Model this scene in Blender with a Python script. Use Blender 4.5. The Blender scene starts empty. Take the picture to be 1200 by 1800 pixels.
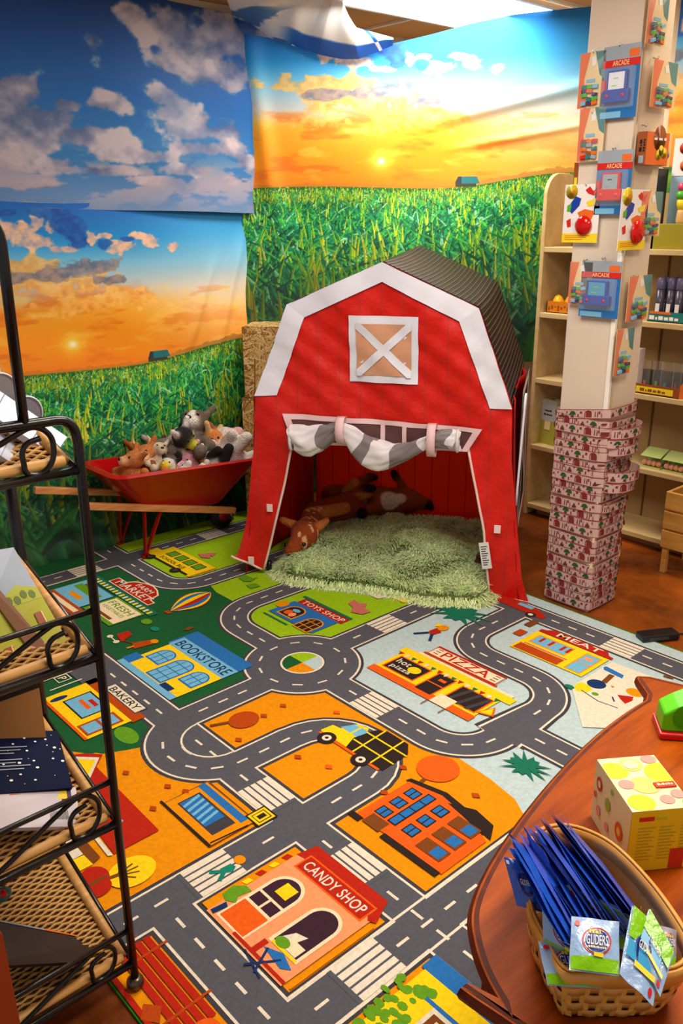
import bpy, bmesh, math, random
import numpy as np
from mathutils import Vector, Matrix
random.seed(7); RNG = np.random.default_rng(7)
SC = bpy.context.scene
COL = SC.collection

# ------------------------------------------------------------------ camera, world, lights, exposure
FPX, PITCH, ROLL, YAW, CAMH = 1495.8, 0.33165, -0.007995, -0.84251, 1.5
def _axes():
    cp, sp = math.cos(PITCH), math.sin(PITCH)
    fw = np.array([0, cp, -sp]); rt = np.array([1, 0, 0.]); up = np.array([0, sp, cp])
    c, s = math.cos(ROLL), math.sin(ROLL)
    r = c*rt + s*up; u = -s*rt + c*up
    M = np.array([[math.cos(YAW), math.sin(YAW), 0], [-math.sin(YAW), math.cos(YAW), 0], [0, 0, 1]])
    return M@r, M@u, M@fw
CR, CU, CW = _axes()
cam_d = bpy.data.cameras.new('camera'); cam = bpy.data.objects.new('camera', cam_d); COL.objects.link(cam)
cam_d.sensor_fit = 'VERTICAL'; cam_d.sensor_height = 36; cam_d.lens = FPX*36/1800
m = Matrix(((CR[0], CU[0], -CW[0], 0), (CR[1], CU[1], -CW[1], 0), (CR[2], CU[2], -CW[2], CAMH), (0, 0, 0, 1)))
cam.matrix_world = m; cam_d.clip_start = 0.02
SC.camera = cam
SC.view_settings.view_transform = 'Standard'; SC.view_settings.look = 'None'
SC.view_settings.gamma = 1; SC.view_settings.use_curve_mapping = False
SC.view_settings.exposure = 0.28
W = bpy.data.worlds.new('world'); SC.world = W; W.use_nodes = True
W.node_tree.nodes['Background'].inputs[0].default_value = (0.98, 0.97, 0.97, 1)
W.node_tree.nodes['Background'].inputs[1].default_value = 0.37
def area(name, loc, sx, sy, power, color=(1, .95, .86), rot=(0, 0, 0)):
    d = bpy.data.lights.new(name, 'AREA'); d.shape = 'RECTANGLE'; d.size = sx; d.size_y = sy; d.energy = power; d.color = color
    o = bpy.data.objects.new(name, d); o.location = loc; o.rotation_euler = rot; COL.objects.link(o); return o
area('ceiling_light_corner', (-2.78, 3.05, 2.375), .5, 1.0, 25)
area('ceiling_light_table', (-.35, 1.55, 2.375), .5, 1.1, 27, (1, .88, .70))
area('ceiling_light_mid', (-1.65, 1.5, 2.375), .5, 1.0, 23, (1, .95, .87))
area('ceiling_light_shelf', (-1.2, 3.3, 2.375), .9, .4, 9, (1, .84, .6))

# ------------------------------------------------------------------ where a line of sight meets a real plane
def _ray(x, y): return CW + (x-600)/FPX*CR - (y-900)/FPX*CU
def F(x, y, z=0.0):
    d = _ray(x, y); t = (z-CAMH)/d[2]; return (d[0]*t, d[1]*t)
def WX(X, x, y):
    d = _ray(x, y); t = X/d[0]; return (d[1]*t, CAMH+d[2]*t)
def WY(Y, x, y):
    d = _ray(x, y); t = Y/d[1]; return (d[0]*t, CAMH+d[2]*t)
def PT(x, y, dist):
    d = _ray(x, y); return Vector((d[0]*dist, d[1]*dist, CAMH+d[2]*dist))

# ------------------------------------------------------------------ materials
MATS = {}
def lin(c): return tuple(((v/255)/12.92 if v/255 <= .04045 else ((v/255+.055)/1.055)**2.4) for v in c)
def mat(name, c, rough=.6, metal=0, bump=0, bscale=60, var=0, vscale=8, spec=.4, trans=0, emit=0, alpha=1, sheen=0):
    if name in MATS: return MATS[name]
    m = bpy.data.materials.new(name); m.use_nodes = True; nt = m.node_tree; b = nt.nodes['Principled BSDF']
    col = lin(c) + (1,)
    b.inputs['Base Color'].default_value = col
    b.inputs['Roughness'].default_value = rough; b.inputs['Metallic'].default_value = metal
    b.inputs['Specular IOR Level'].default_value = spec
    if trans: b.inputs['Transmission Weight'].default_value = trans
    if alpha < 1: b.inputs['Alpha'].default_value = alpha
    if sheen: b.inputs['Sheen Weight'].default_value = sheen
    if emit:
        b.inputs['Emission Color'].default_value = col; b.inputs['Emission Strength'].default_value = emit
    tc = nt.nodes.new('ShaderNodeTexCoord')
    if var:
        n = nt.nodes.new('ShaderNodeTexNoise'); n.inputs['Scale'].default_value = vscale; n.inputs['Detail'].default_value = 5
        nt.links.new(tc.outputs['Object'], n.inputs['Vector'])
        r = nt.nodes.new('ShaderNodeMapRange'); r.inputs[1].default_value = .3; r.inputs[2].default_value = .7
        r.inputs[3].default_value = 1-var; r.inputs[4].default_value = 1+var
        nt.links.new(n.outputs['Fac'], r.inputs[0])
        x = nt.nodes.new('ShaderNodeVectorMath'); x.operation = 'SCALE'; x.inputs[0].default_value = col[:3]
        nt.links.new(r.outputs[0], x.inputs['Scale']); nt.links.new(x.outputs[0], b.inputs['Base Color'])
    if bump:
        n = nt.nodes.new('ShaderNodeTexNoise'); n.inputs['Scale'].default_value = bscale; n.inputs['Detail'].default_value = 4
        nt.links.new(tc.outputs['Object'], n.inputs['Vector'])
        bp = nt.nodes.new('ShaderNodeBump'); bp.inputs['Strength'].default_value = bump; bp.inputs['Distance'].default_value = .01
        nt.links.new(n.outputs['Fac'], bp.inputs['Height']); nt.links.new(bp.outputs[0], b.inputs['Normal'])
    MATS[name] = m; return m
def vmat(name, rough=.7, bump=0, bscale=200, sheen=0):
    """material whose colour is the printed / dyed colour stored on the mesh"""
    if name in MATS: return MATS[name]
    m = mat(name, (255, 255, 255), rough=rough, bump=bump, bscale=bscale, sheen=sheen)
    nt = m.node_tree; a = nt.nodes.new('ShaderNodeAttribute'); a.attribute_name = 'dye'
    nt.links.new(a.outputs['Color'], nt.nodes['Principled BSDF'].inputs['Base Color']); return m
def stripe_mat(name, c1, c2, axis, period, duty, rough=.6, coord='Object', bump=.0):
    """thin printed / woven lines repeated along one axis"""
    if name in MATS: return MATS[name]
    m = mat(name, c1, rough=rough, bump=bump, bscale=25); nt = m.node_tree; b = nt.nodes['Principled BSDF']
    tc = nt.nodes.new('ShaderNodeTexCoord'); sp = nt.nodes.new('ShaderNodeSeparateXYZ'); nt.links.new(tc.outputs[coord], sp.inputs[0])
    d = nt.nodes.new('ShaderNodeMath'); d.operation = 'DIVIDE'; d.inputs[1].default_value = period; nt.links.new(sp.outputs[axis], d.inputs[0])
    f = nt.nodes.new('ShaderNodeMath'); f.operation = 'FRACT'; nt.links.new(d.outputs[0], f.inputs[0])
    l = nt.nodes.new('ShaderNodeMath'); l.operation = 'LESS_THAN'; l.inputs[1].default_value = duty; nt.links.new(f.outputs[0], l.inputs[0])
    x = nt.nodes.new('ShaderNodeMix'); x.data_type = 'RGBA'; x.inputs[6].default_value = lin(c1)+(1,); x.inputs[7].default_value = lin(c2)+(1,)
    nt.links.new(l.outputs[0], x.inputs[0]); nt.links.new(x.outputs[2], b.inputs['Base Color']); return m
def wood_mat(name, ca, cb, scale=3, axis='X', rough=.35, stretch=12, spec=.5):
    if name in MATS: return MATS[name]
    m = mat(name, ca, rough=rough, spec=spec); nt = m.node_tree; b = nt.nodes['Principled BSDF']
    tc = nt.nodes.new('ShaderNodeTexCoord'); mp = nt.nodes.new('ShaderNodeMapping'); nt.links.new(tc.outputs['Object'], mp.inputs[0])
    s = [stretch]*3; s['XYZ'.index(axis)] = 1; mp.inputs['Scale'].default_value = s
    n = nt.nodes.new('ShaderNodeTexNoise'); n.inputs['Scale'].default_value = scale; n.inputs['Detail'].default_value = 8; n.inputs['Roughness'].default_value = .65
    nt.links.new(mp.outputs[0], n.inputs['Vector'])
    r = nt.nodes.new('ShaderNodeValToRGB'); r.color_ramp.elements[0].position = .35; r.color_ramp.elements[1].position = .65
    r.color_ramp.elements[0].color = lin(ca)+(1,); r.color_ramp.elements[1].color = lin(cb)+(1,)
    nt.links.new(n.outputs['Fac'], r.inputs[0]); nt.links.new(r.outputs[0], b.inputs['Base Color']); return m

# ------------------------------------------------------------------ objects
def tag(o, label=None, cat=None, group=None, kind=None):
    if label: o['label'] = label
    if cat: o['category'] = cat
    if group: o['group'] = group
    if kind: o['kind'] = kind
    return o
def thing(name, label, cat, loc=(0, 0, 0), rz=0, group=None):
    o = bpy.data.objects.new(name, None); COL.objects.link(o); o.location = loc; o.rotation_euler = (0, 0, rz)
    o.empty_display_size = .05
    return tag(o, label, cat, group)
class MB:
    def __init__(s): s.v = []; s.f = []; s.m = []; s.mats = []; s.sm = []
    def mi(s, m):
        if m not in s.mats: s.mats.append(m)
        return s.mats.index(m)
    def add(s, vs, fs, m, smooth=False, T=None):
        n = len(s.v); k = s.mi(m)
        if T is not None: vs = [tuple(T @ Vector(p)) for p in vs]
        s.v += [tuple(p) for p in vs]
        for f in fs: s.f.append(tuple(i+n for i in f)); s.m.append(k); s.sm.append(smooth)
    def poly(s, pts, m, T=None): s.add(pts, [tuple(range(len(pts)))], m, T=T)
    def box(s, lo, hi, m, T=None):
        x0, y0, z0 = lo; x1, y1, z1 = hi
        v = [(x0,y0,z0),(x1,y0,z0),(x1,y1,z0),(x0,y1,z0),(x0,y0,z1),(x1,y0,z1),(x1,y1,z1),(x0,y1,z1)]
        s.add(v, [(0,3,2,1),(4,5,6,7),(0,1,5,4),(1,2,6,5),(2,3,7,6),(3,0,4,7)], m, T=T)
    def tube(s, pts, r, m, n=8, closed=False, T=None, cap=True):
        pts = [Vector(p) for p in pts]; N = len(pts); rr = r if hasattr(r, '__len__') else [r]*N
        vs = []; up = None
        for i, p in enumerate(pts):
            a = pts[(i-1) % N] if (i or closed) else p; b = pts[(i+1) % N] if (i < N-1 or closed) else p
            t = (b-a).normalized()
            if up is None: up = Vector((0, 0, 1)) if abs(t.z) < .9 else Vector((1, 0, 0))
            sdir = t.cross(up)
            if sdir.length < 1e-5: sdir = t.cross(Vector((.3, .9, .1)))
            sdir.normalize(); up = sdir.cross(t).normalized()
            for k in range(n):
                q = 2*math.pi*k/n; vs.append(p + rr[i]*(math.cos(q)*sdir+math.sin(q)*up))
        fs = []
        for i in range(N if closed else N-1):
            j = (i+1) % N
            for k in range(n): fs.append((i*n+k, i*n+(k+1) % n, j*n+(k+1) % n, j*n+k))
        if cap and not closed: fs += [tuple(range(n))[::-1], tuple((N-1)*n+k for k in range(n))]
        s.add(vs, fs, m, True, T)
    def lathe(s, prof, m, n=24, c=(0, 0, 0), T=None):
        vs = []; fs = []
        for r, z in prof:
            for k in range(n): a = 2*math.pi*k/n; vs.append((c[0]+r*math.cos(a), c[1]+r*math.sin(a), c[2]+z))
        for i in range(len(prof)-1):
            for k in range(n): fs.append((i*n+k, i*n+(k+1) % n, (i+1)*n+(k+1) % n, (i+1)*n+k))
        fs += [tuple(range(n))[::-1], tuple((len(prof)-1)*n+k for k in range(n))]
        s.add(vs, fs, m, True, T)
    def prism(s, pts, z0, z1, m, T=None):
        n = len(pts); vs = [(x, y, z0) for x, y in pts]+[(x, y, z1) for x, y in pts]
        s.add(vs, [tuple(range(n))[::-1], tuple(range(n, 2*n))]+[(i, (i+1) % n, n+(i+1) % n, n+i) for i in range(n)], m, T=T)
    def grid(s, fn, nu, nv, m, smooth=True, flip=False):
        vs = [fn(i/nu, j/nv) for j in range(nv+1) for i in range(nu+1)]
        fs = [(j*(nu+1)+i, j*(nu+1)+i+1, (j+1)*(nu+1)+i+1, (j+1)*(nu+1)+i) for j in range(nv) for i in range(nu)]
        if flip: fs = [f[::-1] for f in fs]
        s.add(vs, fs, m, smooth)
    def sphere(s, c, r, m, n=12, T=None):
        rx, ry, rz = r if hasattr(r, '__len__') else (r, r, r)
        vs = []; fs = []; h = n//2+1
        for i in range(1, h):
            t = math.pi*i/h
            for k in range(n): a = 2*math.pi*k/n; vs.append((c[0]+rx*math.sin(t)*math.cos(a), c[1]+ry*math.sin(t)*math.sin(a), c[2]+rz*math.cos(t)))
        top = len(vs); vs.append((c[0], c[1], c[2]+rz)); vs.append((c[0], c[1], c[2]-rz))
        for i in range(h-2):
            for k in range(n): fs.append((i*n+k, (i+1)*n+k, (i+1)*n+(k+1) % n, i*n+(k+1) % n))
        for k in range(n): fs.append((top, k, (k+1) % n)); fs.append((top+1, (h-2)*n+(k+1) % n, (h-2)*n+k))
        s.add(vs, fs, m, True, T)
    def build(s, name, parent=None, bevel=0, solid=0, inverse=True):
        me = bpy.data.meshes.new(name); me.from_pydata(s.v, [], s.f)
        for mm in s.mats: me.materials.append(mm)
        me.polygons.foreach_set('material_index', s.m); me.polygons.foreach_set('use_smooth', s.sm); me.update()
        o = bpy.data.objects.new(name, me); COL.objects.link(o)
        if parent is not None: o.parent = parent
        if bevel:
            b = o.modifiers.new('bevel', 'BEVEL'); b.width = bevel; b.segments = 2; b.limit_method = 'ANGLE'
        if solid:
            b = o.modifiers.new('solid', 'SOLIDIFY'); b.thickness = solid; b.offset = 0
        return o
def grid_obj(name, P, C, m, parent=None, smooth=True):
    """dense sheet: P (ny,nx,3) positions, C (ny,nx,3) sRGB 0..1 printed colours"""
    ny, nx = P.shape[:2]; me = bpy.data.meshes.new(name)
    me.vertices.add(nx*ny); me.vertices.foreach_set('co', P.reshape(-1).astype(np.float32))
    i = np.arange(nx*ny).reshape(ny, nx)
    q = np.stack([i[:-1, :-1], i[:-1, 1:], i[1:, 1:], i[1:, :-1]], -1).reshape(-1, 4)
    me.loops.add(q.size); me.loops.foreach_set('vertex_index', q.reshape(-1).astype(np.int32))
    me.polygons.add(len(q)); me.polygons.foreach_set('loop_start', np.arange(0, q.size, 4, dtype=np.int32))
    me.polygons.foreach_set('loop_total', np.full(len(q), 4, dtype=np.int32))
    me.polygons.foreach_set('use_smooth', np.full(len(q), smooth)); me.update(calc_edges=True)
    set_dye(me, C.reshape(-1, 3)); me.materials.append(m)
    o = bpy.data.objects.new(name, me); COL.objects.link(o)
    if parent is not None: o.parent = parent
    return o
def set_dye(me, c):
    c = np.clip(c, 0, 1); l = np.where(c <= .04045, c/12.92, ((c+.055)/1.055)**2.4)
    a = me.color_attributes.new('dye', 'FLOAT_COLOR', 'POINT')
    a.data.foreach_set('color', np.concatenate([l, np.ones((len(l), 1))], 1).astype(np.float32).reshape(-1))
def copy_tree(o, parent=None):
    c = o.copy(); COL.objects.link(c)
    if parent is not None: c.parent = parent
    for ch in list(o.children): copy_tree(ch, c)
    return c
# lettering
_TX = {}
def glyphs(s):
    if s not in _TX:
        cu = bpy.data.curves.new('t', 'FONT'); cu.body = s; cu.resolution_u = 3; cu.space_character = 1.05
        cu.offset = .012
        ob = bpy.data.objects.new('t', cu); COL.objects.link(ob); bpy.context.view_layer.update()
        me = bpy.data.meshes.new_from_object(ob.evaluated_get(bpy.context.evaluated_depsgraph_get()))
        vs = [tuple(v.co)[:2] for v in me.vertices]; fs = [tuple(p.vertices) for p in me.polygons]
        xs = [v[0] for v in vs]; ys = [v[1] for v in vs]
        x0, x1 = min(xs), max(xs); y0, y1 = min(ys), max(ys)
        vs = [((x-x0)/(x1-x0), (y-y0)/(y1-y0)) for x, y in vs]
        bpy.data.objects.remove(ob); bpy.data.curves.remove(cu); bpy.data.meshes.remove(me)
        _TX[s] = (vs, fs)
    return _TX[s]
def text(mb, s, o, u, v, m, T=None):
    """letters filling the parallelogram o + a*u + b*v"""
    o, u, v = Vector(o), Vector(u), Vector(v); vs, fs = glyphs(s)
    mb.add([o+a*u+b*v for a, b in vs], fs, m, T=T)
# noise
def scrib(mb, o, u, v, m, n, seed=1):
    """a line of print too small to read"""
    o, u, v = Vector(o), Vector(u), Vector(v); rg = random.Random(seed); a = 0
    while a < 1:
        w = rg.uniform(.5, 1.6)/n; h = rg.uniform(.6, 1)
        if a+w > 1: break
        mb.poly([tuple(o+u*a), tuple(o+u*(a+w)), tuple(o+u*(a+w)+v*h), tuple(o+u*a+v*h)], m); a += w+.35/n
def vnoise(x, y, seed=0):
    r = np.random.default_rng(seed).random((257, 257))
    xi = np.floor(x).astype(int); yi = np.floor(y).astype(int); fx = x-xi; fy = y-yi
    fx = fx*fx*(3-2*fx); fy = fy*fy*(3-2*fy); xi %= 256; yi %= 256
    return (r[yi, xi]*(1-fx)+r[yi, xi+1]*fx)*(1-fy)+(r[yi+1, xi]*(1-fx)+r[yi+1, xi+1]*fx)*fy
def fbm(x, y, seed=0, o=5):
    t = 0; a = .5; s = 0
    for k in range(o): t = t+a*vnoise(x*2**k, y*2**k, seed+k); s += a; a *= .5
    return t/s
def sst(a, b, x): t = np.clip((x-a)/(b-a), 0, 1); return t*t*(3-2*t)
# ------------------------------------------------------------------ the room
WL, WB, CZ = -3.67, 3.93, 2.42
def floor_mat():
    m = wood_mat('concrete_stained', (58, 22, 6), (168, 84, 22), scale=2.2, rough=.28, stretch=1.0)
    return m
mb = MB(); mb.box((WL-.1, -1.2, -.05), (2.2, WB+.1, 0), floor_mat()); tag(mb.build('floor'), kind='structure')
plaster = mat('plaster_cream', (226, 205, 172), rough=.8, bump=.1, bscale=30)
mb = MB(); mb.box((WL-.1, -1.2, 0), (WL, WB+.1, CZ+.05), plaster); tag(mb.build('wall_left'), kind='structure')
mb = MB(); mb.box((WL, WB, 0), (2.2, WB+.1, CZ+.05), plaster); tag(mb.build('wall_back'), kind='structure')
tile = mat('ceiling_tile_tan', (222, 168, 104), rough=.9, bump=.3, bscale=120)
tbar = mat('ceiling_grid_white', (245, 235, 215), rough=.5)
glow = mat('light_panel', (255, 250, 238), emit=3.0)
mb = MB(); mb.box((WL, -1.2, CZ+.012), (2.2, WB, CZ+.05), tile)
for x in (-3.24, -2.62, -2.0, -1.38, -.76, -.14, .48, 1.1): mb.box((x-.012, -1.2, CZ), (x+.012, WB, CZ+.014), tbar)
for y in (-.8, -.2, .4, 1.0, 1.6, 2.2, 2.8, 3.42): mb.box((WL, y-.012, CZ+.001), (2.2, y+.012, CZ+.013), tbar)
tag(mb.build('ceiling'), kind='structure')
for k, (x0, y0, x1, y1, l) in enumerate(((-3.22, 2.82, -2.64, 3.88, 'bright white light panel in the ceiling above the hanging sunset backdrop'),
                                    (-.74, 1.02, -.16, 2.18, 'white ceiling light panel above the round wooden table'))):
    t = thing('ceiling_light', l, 'light', ((x0+x1)/2, (y0+y1)/2, CZ-.02))
    mb = MB(); cx, cy = (x0+x1)/2, (y0+y1)/2
    mb.box((x0-cx+.02, y0-cy+.02, .004), (x1-cx-.02, y1-cy-.02, .02), glow); mb.build('diffuser', t)
    mb = MB()
    for a in ((x0, y0, x1, y0+.02), (x0, y1-.02, x1, y1), (x0, y0, x0+.02, y1), (x1-.02, y0, x1, y1)):
        mb.box((a[0]-cx, a[1]-cy, 0), (a[2]-cx, a[3]-cy, .022), tbar)
    mb.build('frame', t)

# ------------------------------------------------------------------ play rug (X across the streets' reading direction, Y away)
RX0, RX1, RY0, RY1 = -3.63, -.35, .535, 2.752
def cm(name, c): return mat('rug_'+name, c, rough=.9, bump=.25, bscale=500, var=.10, vscale=90, spec=.1)
RC = dict(road=cm('road', (84, 84, 92)), edge=cm('edge', (64, 60, 66)), white=cm('white', (226, 214, 194)), lime=cm('lime', (150, 190, 22)),
  green=cm('green', (28, 88, 48)), orange=cm('orange', (226, 140, 6)), ice=cm('ice', (180, 200, 204)), red=cm('red', (178, 36, 18)),
  rust=cm('rust', (176, 68, 16)), yellow=cm('yellow', (244, 204, 22)), blue=cm('blue', (40, 108, 176)), sky=cm('sky', (112, 176, 210)),
  navy=cm('navy', (26, 50, 96)), dark=cm('dark', (44, 34, 32)), brown=cm('brown', (120, 66, 26)), cream=cm('cream', (236, 214, 176)),
  pink=cm('pink', (238, 150, 100)), teal=cm('teal', (24, 128, 108)), orangered=cm('orangered', (226, 92, 22)), leaf=cm('leaf', (96, 150, 30)),
  plum=cm('plum', (60, 34, 48)), rose=cm('rose', (196, 108, 96)), fir=cm('fir', (26, 110, 84)), snow=cm('snow', (222, 212, 190)), border=cm('border', (52, 122, 20)),
  dkroad=cm('dkroad', (62, 60, 66)))
rug = MB()
rug.box((RX0, RY0, .001), (RX1, RY1, .007), RC['border'])
LAY = [0, 0]
def lay(n=1): LAY[0] += n; LAY[1] = 0
def base(): LAY[0] = 34; LAY[1] = 0
def Z(): LAY[1] = (LAY[1]+1) % 20; return .0075+LAY[0]*.00010+LAY[1]*.000012
def rp(pts, c):
    z = Z(); rug.poly([(x, y, z) for x, y in pts], RC[c])
def rr(x0, y0, x1, y1, c): rp([(x0, y0), (x1, y0), (x1, y1), (x0, y1)], c)
def re(cx, cy, rx, ry, c, a0=0, a1=360, n=28):
    pts = [(cx+rx*math.cos(math.radians(a0+(a1-a0)*i/n)), cy+ry*math.sin(math.radians(a0+(a1-a0)*i/n))) for i in range(n+(a1-a0 < 360))]
    if 0 < a1-a0 < 360 and (a1-a0) != 180: pts.append((cx, cy))
    rp(pts, c)
def rline(pts, w, c, closed=False):
    pts = [p for i, p in enumerate(pts) if i == 0 or math.dist(p, pts[i-1]) > .0022]
    n = len(pts)
    if closed: pts = pts+[pts[0]]; n += 1
    L = []; R = []; z = Z()
    for i, (x, y) in enumerate(pts):
        if closed and i in (0, n-1): a, b = pts[-2], pts[1]
        else: a = pts[max(i-1, 0)]; b = pts[min(i+1, n-1)]
        tx, ty = b[0]-a[0], b[1]-a[1]; l = math.hypot(tx, ty) or 1; nx, ny = -ty/l, tx/l
        k = 1
        if 0 < i < n-1:
            ux, uy = pts[i+1][0]-x, pts[i+1][1]-y; ul = math.hypot(ux, uy) or 1
            k = 1/max(.5, abs((-uy/ul)*nx+(ux/ul)*ny))
        L.append((x+nx*w/2*k, y+ny*w/2*k, z)); R.append((x-nx*w/2*k, y-ny*w/2*k, z))
    rug.add(L+R, [(i, n+i, n+i+1, i+1) for i in range(n-1)], RC[c])
def rtext(s, x, y, w, h, c, skew=0): text(rug, s, (x, y, Z()), (w, 0, 0), (skew, h, 0), RC[c])
def arc(cx, cy, r, a0, a1, n=14): return [(cx+r*math.cos(math.radians(a0+(a1-a0)*i/n)), cy+r*math.sin(math.radians(a0+(a1-a0)*i/n))) for i in range(n+1)]
# fields of colour
lay()
B = .008
rr(RX0+B, RY0+B, RX1-B, RY1-B, 'ice')
lay()
rr(RX0+B, 1.69, -2.1, RY1-B, 'lime'); rr(RX0+B, RY0+B, -2.1, 1.69, 'green')
rp([(-2.1, 1.68), (-2.1, RY0+B), (RX1-B, RY0+B), (RX1-B, 1.2), (-.9, 1.42), (-1.05, 1.58), (-1.13, 1.63), (-1.23, 1.65), (-1.35, 1.66), (-1.5, 1.68)], 'orange')
lay()
rp([(-3.63+B, 1.69), (-2.95, 1.69), (-2.93, 1.83), (-2.82, 1.80), (-2.68, 1.80), (-2.6, 1.69), (-2.3, 1.5), (-3.2, 1.2)], 'green')
rp([(-2.11, .70), (-2.14, .86), (-2.08, .90), (-2.05, .96), (-2.02, 1.03), (-2.1, 1.14), (-2.3, .6)], 'green')
rp([(-2.6, RY0+B), (-2.3, .62), (-2.15, .84), (-2.09, .88), (-2.0, RY0+B)], 'orange')
re(-2.12, 1.0, .055, .03, 'leaf'); re(-3.12, 1.63, .05, .03, 'leaf')
# streets
NET = [
 [(-3.425, RY0+B), (-3.425, 2.744)],
 [(-3.625+B, 1.686), (-3.11, 1.686)]+arc(-3.11, 1.84, .154, -90, 0)+[(-2.956, 2.3), (-2.956, 2.744)],
 [(-2.64, 2.744), (-2.64, 1.86)]+arc(-2.46, 1.86, .18, 180, 270)+[(-2.1, 1.68)],
 [(-2.115, 1.68), (-2.118, 2.612)],
 [(-2.118, 2.614), (RX1-B, 2.614)],
 [(-1.84, 2.614), (-1.84, 2.35)]+arc(-1.69, 2.35, .15, 180, 270)+[(-1.50, 2.20)]+arc(-1.495, 2.05, .15, 90, 0)+[(-1.345, 1.83)]+arc(-1.495, 1.828, .152, 0, -90)+[(-2.1, 1.677)],
 [(-1.345, 1.903), (RX1-B, 1.903)],
 [(-2.085, 1.68), (-2.08, 1.19)]+arc(-1.925, 1.19, .154, 180, 270)+arc(-1.925, 1.19, .154, 270, 360)+[(-1.768, 1.36)]+arc(-1.61, 1.37, .156, 180, 0)+[(-1.452, 1.2), (-1.45, RY0+B)],
 [(RX0+B, 1.141), (-1.452, 1.141)],
 [(-1.452, .728), (RX1-B, .728)],
 [(-1.452, 1.137), (RX1-B, 1.137)],
 [(-.997, RY0+B), (-.997, 1.9)],
]
RBC = (-2.102, 1.682)
for c, w in (('edge', .134), ('white', .113), ('road', .100)):
    lay(3)
    for r_ in NET: rline(r_, w, c)
    re(RBC[0], RBC[1], {'edge': .219, 'white': .209, 'road': .2015}[c], {'edge': .219, 'white': .209, 'road': .2015}[c], c, n=48)
# the white lines that run through the mouths of the side streets
lay()
for x0, y0, x1, y1 in ((-.94, 1.0805, RX1-B, 1.0805), (-1.39, 1.19, -1.058, 1.19), (-1.394, .785, -1.053, .785)):
    pass
for p in (((-1.396, 1.197), (-1.396, 1.085)), ((-1.942, 1.088), (-1.942, 1.195)), ((-1.82, 1.088), (-1.82, 1.195)), ((-1.054, 1.085), (-1.054, 1.19)), ((-.94, .79), (-.94, 1.08)), ((-1.784, 2.557), (-1.784, 2.5))):
    pass
lay()
rline([(-1.054, .785), (-1.054, 1.9)], .0065, 'white'); rline([(-.941, .785), (-.941, 1.9)], .0065, 'white')
rline([(-3.369, 1.2), (-3.369, 1.63)], .0065, 'white')
lay()
re(*RBC, .083, .083, 'edge', n=40); lay(); re(*RBC, .079, .079, 'white', n=40); lay()
for a, c in ((45, 'ice'), (135, 'lime'), (225, 'green'), (315, 'orange')): re(RBC[0], RBC[1], .071, .071, c, a-45, a+45, n=12)
def dash(x, y, horizontal=True, l=.036, ang=None):
    a = ang if ang is not None else (0 if horizontal else 90)
    dx, dy = math.cos(math.radians(a))*l/2, math.sin(math.radians(a))*l/2
    rline([(x-dx, y-dy), (x+dx, y+dy)], .0075, 'white')
lay(); rline(arc(-1.925, 1.19, .099, 180, 360), .0065, 'white')
for i in range(11):
    a = 20+i*360/11; dash(RBC[0]+.153*math.cos(math.radians(a)), RBC[1]+.153*math.sin(math.radians(a)), ang=a+90)
def dashes(path, step=.0775, start=.03, skip=()):
    d = 0; nxt = start; k = 0
    for (x0, y0), (x1, y1) in zip(path[:-1], path[1:]):
        l = math.hypot(x1-x0, y1-y0)
        if l == 0: continue
        while nxt <= d+l:
            t = (nxt-d)/l; x, y = x0+(x1-x0)*t, y0+(y1-y0)*t
            if not any(a <= x <= b and c <= y <= e for a, b, c, e in skip): dash(x, y, ang=math.degrees(math.atan2(y1-y0, x1-x0)))
            nxt += step; k += 1
        d += l
XW = [('y', -3.425, 2.18), ('y', -3.425, 1.50), ('y', -2.118, 2.12), ('x', -1.395, 2.614), ('x', -1.73, 1.677), ('x', -1.60, 1.141),
      ('y', -1.451, .87), ('x', -1.24, 1.137), ('y', -.997, .955), ('x', -.72, 1.137), ('y', -2.64, 2.5)]
SK = [(x-.09, x+.09, y-.09, y+.09) if True else 0 for _, x, y in XW]
JX = [(-3.5, -3.35, 1.6, 1.76), (-2.33, -1.88, 1.46, 1.9), (-2.19, -2.05, 2.54, 2.68), (-1.91, -1.77, 2.54, 2.68), (-1.42, -1.29, 1.84, 1.96),
      (-2.16, -2.0, 1.06, 1.22), (-1.53, -1.38, 1.06, 1.22), (-1.05, -.94, .67, .78)]
dashes(NET[0][::-1], start=.287-.0, skip=SK+JX); dashes(NET[1], skip=SK+JX, start=.06)
for n_, s_ in ((2, .05), (3, .28), (4, .28), (5, .177), (6, .1), (7, .195), (8, .06), (9, .082), (10, .113), (11, .05)):
    dashes(NET[n_], start=s_, skip=SK+JX+([(-1.78, -1.74, 1.0, 1.3)] if n_ == 8 else []))
lay(); XL = LAY[0]
for ax, x, y in XW:
    L = .062; LAY[0] = XL
    if ax == 'y': rr(x-.0505, y-L-.012, x+.0505, y+L+.012, 'road')
    else: rr(x-L-.012, y-.0505, x+L+.012, y+.0505, 'road')
    lay()
    for k in range(5):
        o = (k-2)*.0215
        ex = .012 if k == 2 else 0
        if ax == 'y': rr(x+o-.008, y-L-ex*0, x+o+.008, y+L+ex*0, 'white')
        else: rr(x-L, y+o-.008, x+L, y+o+.008, 'white')
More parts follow.
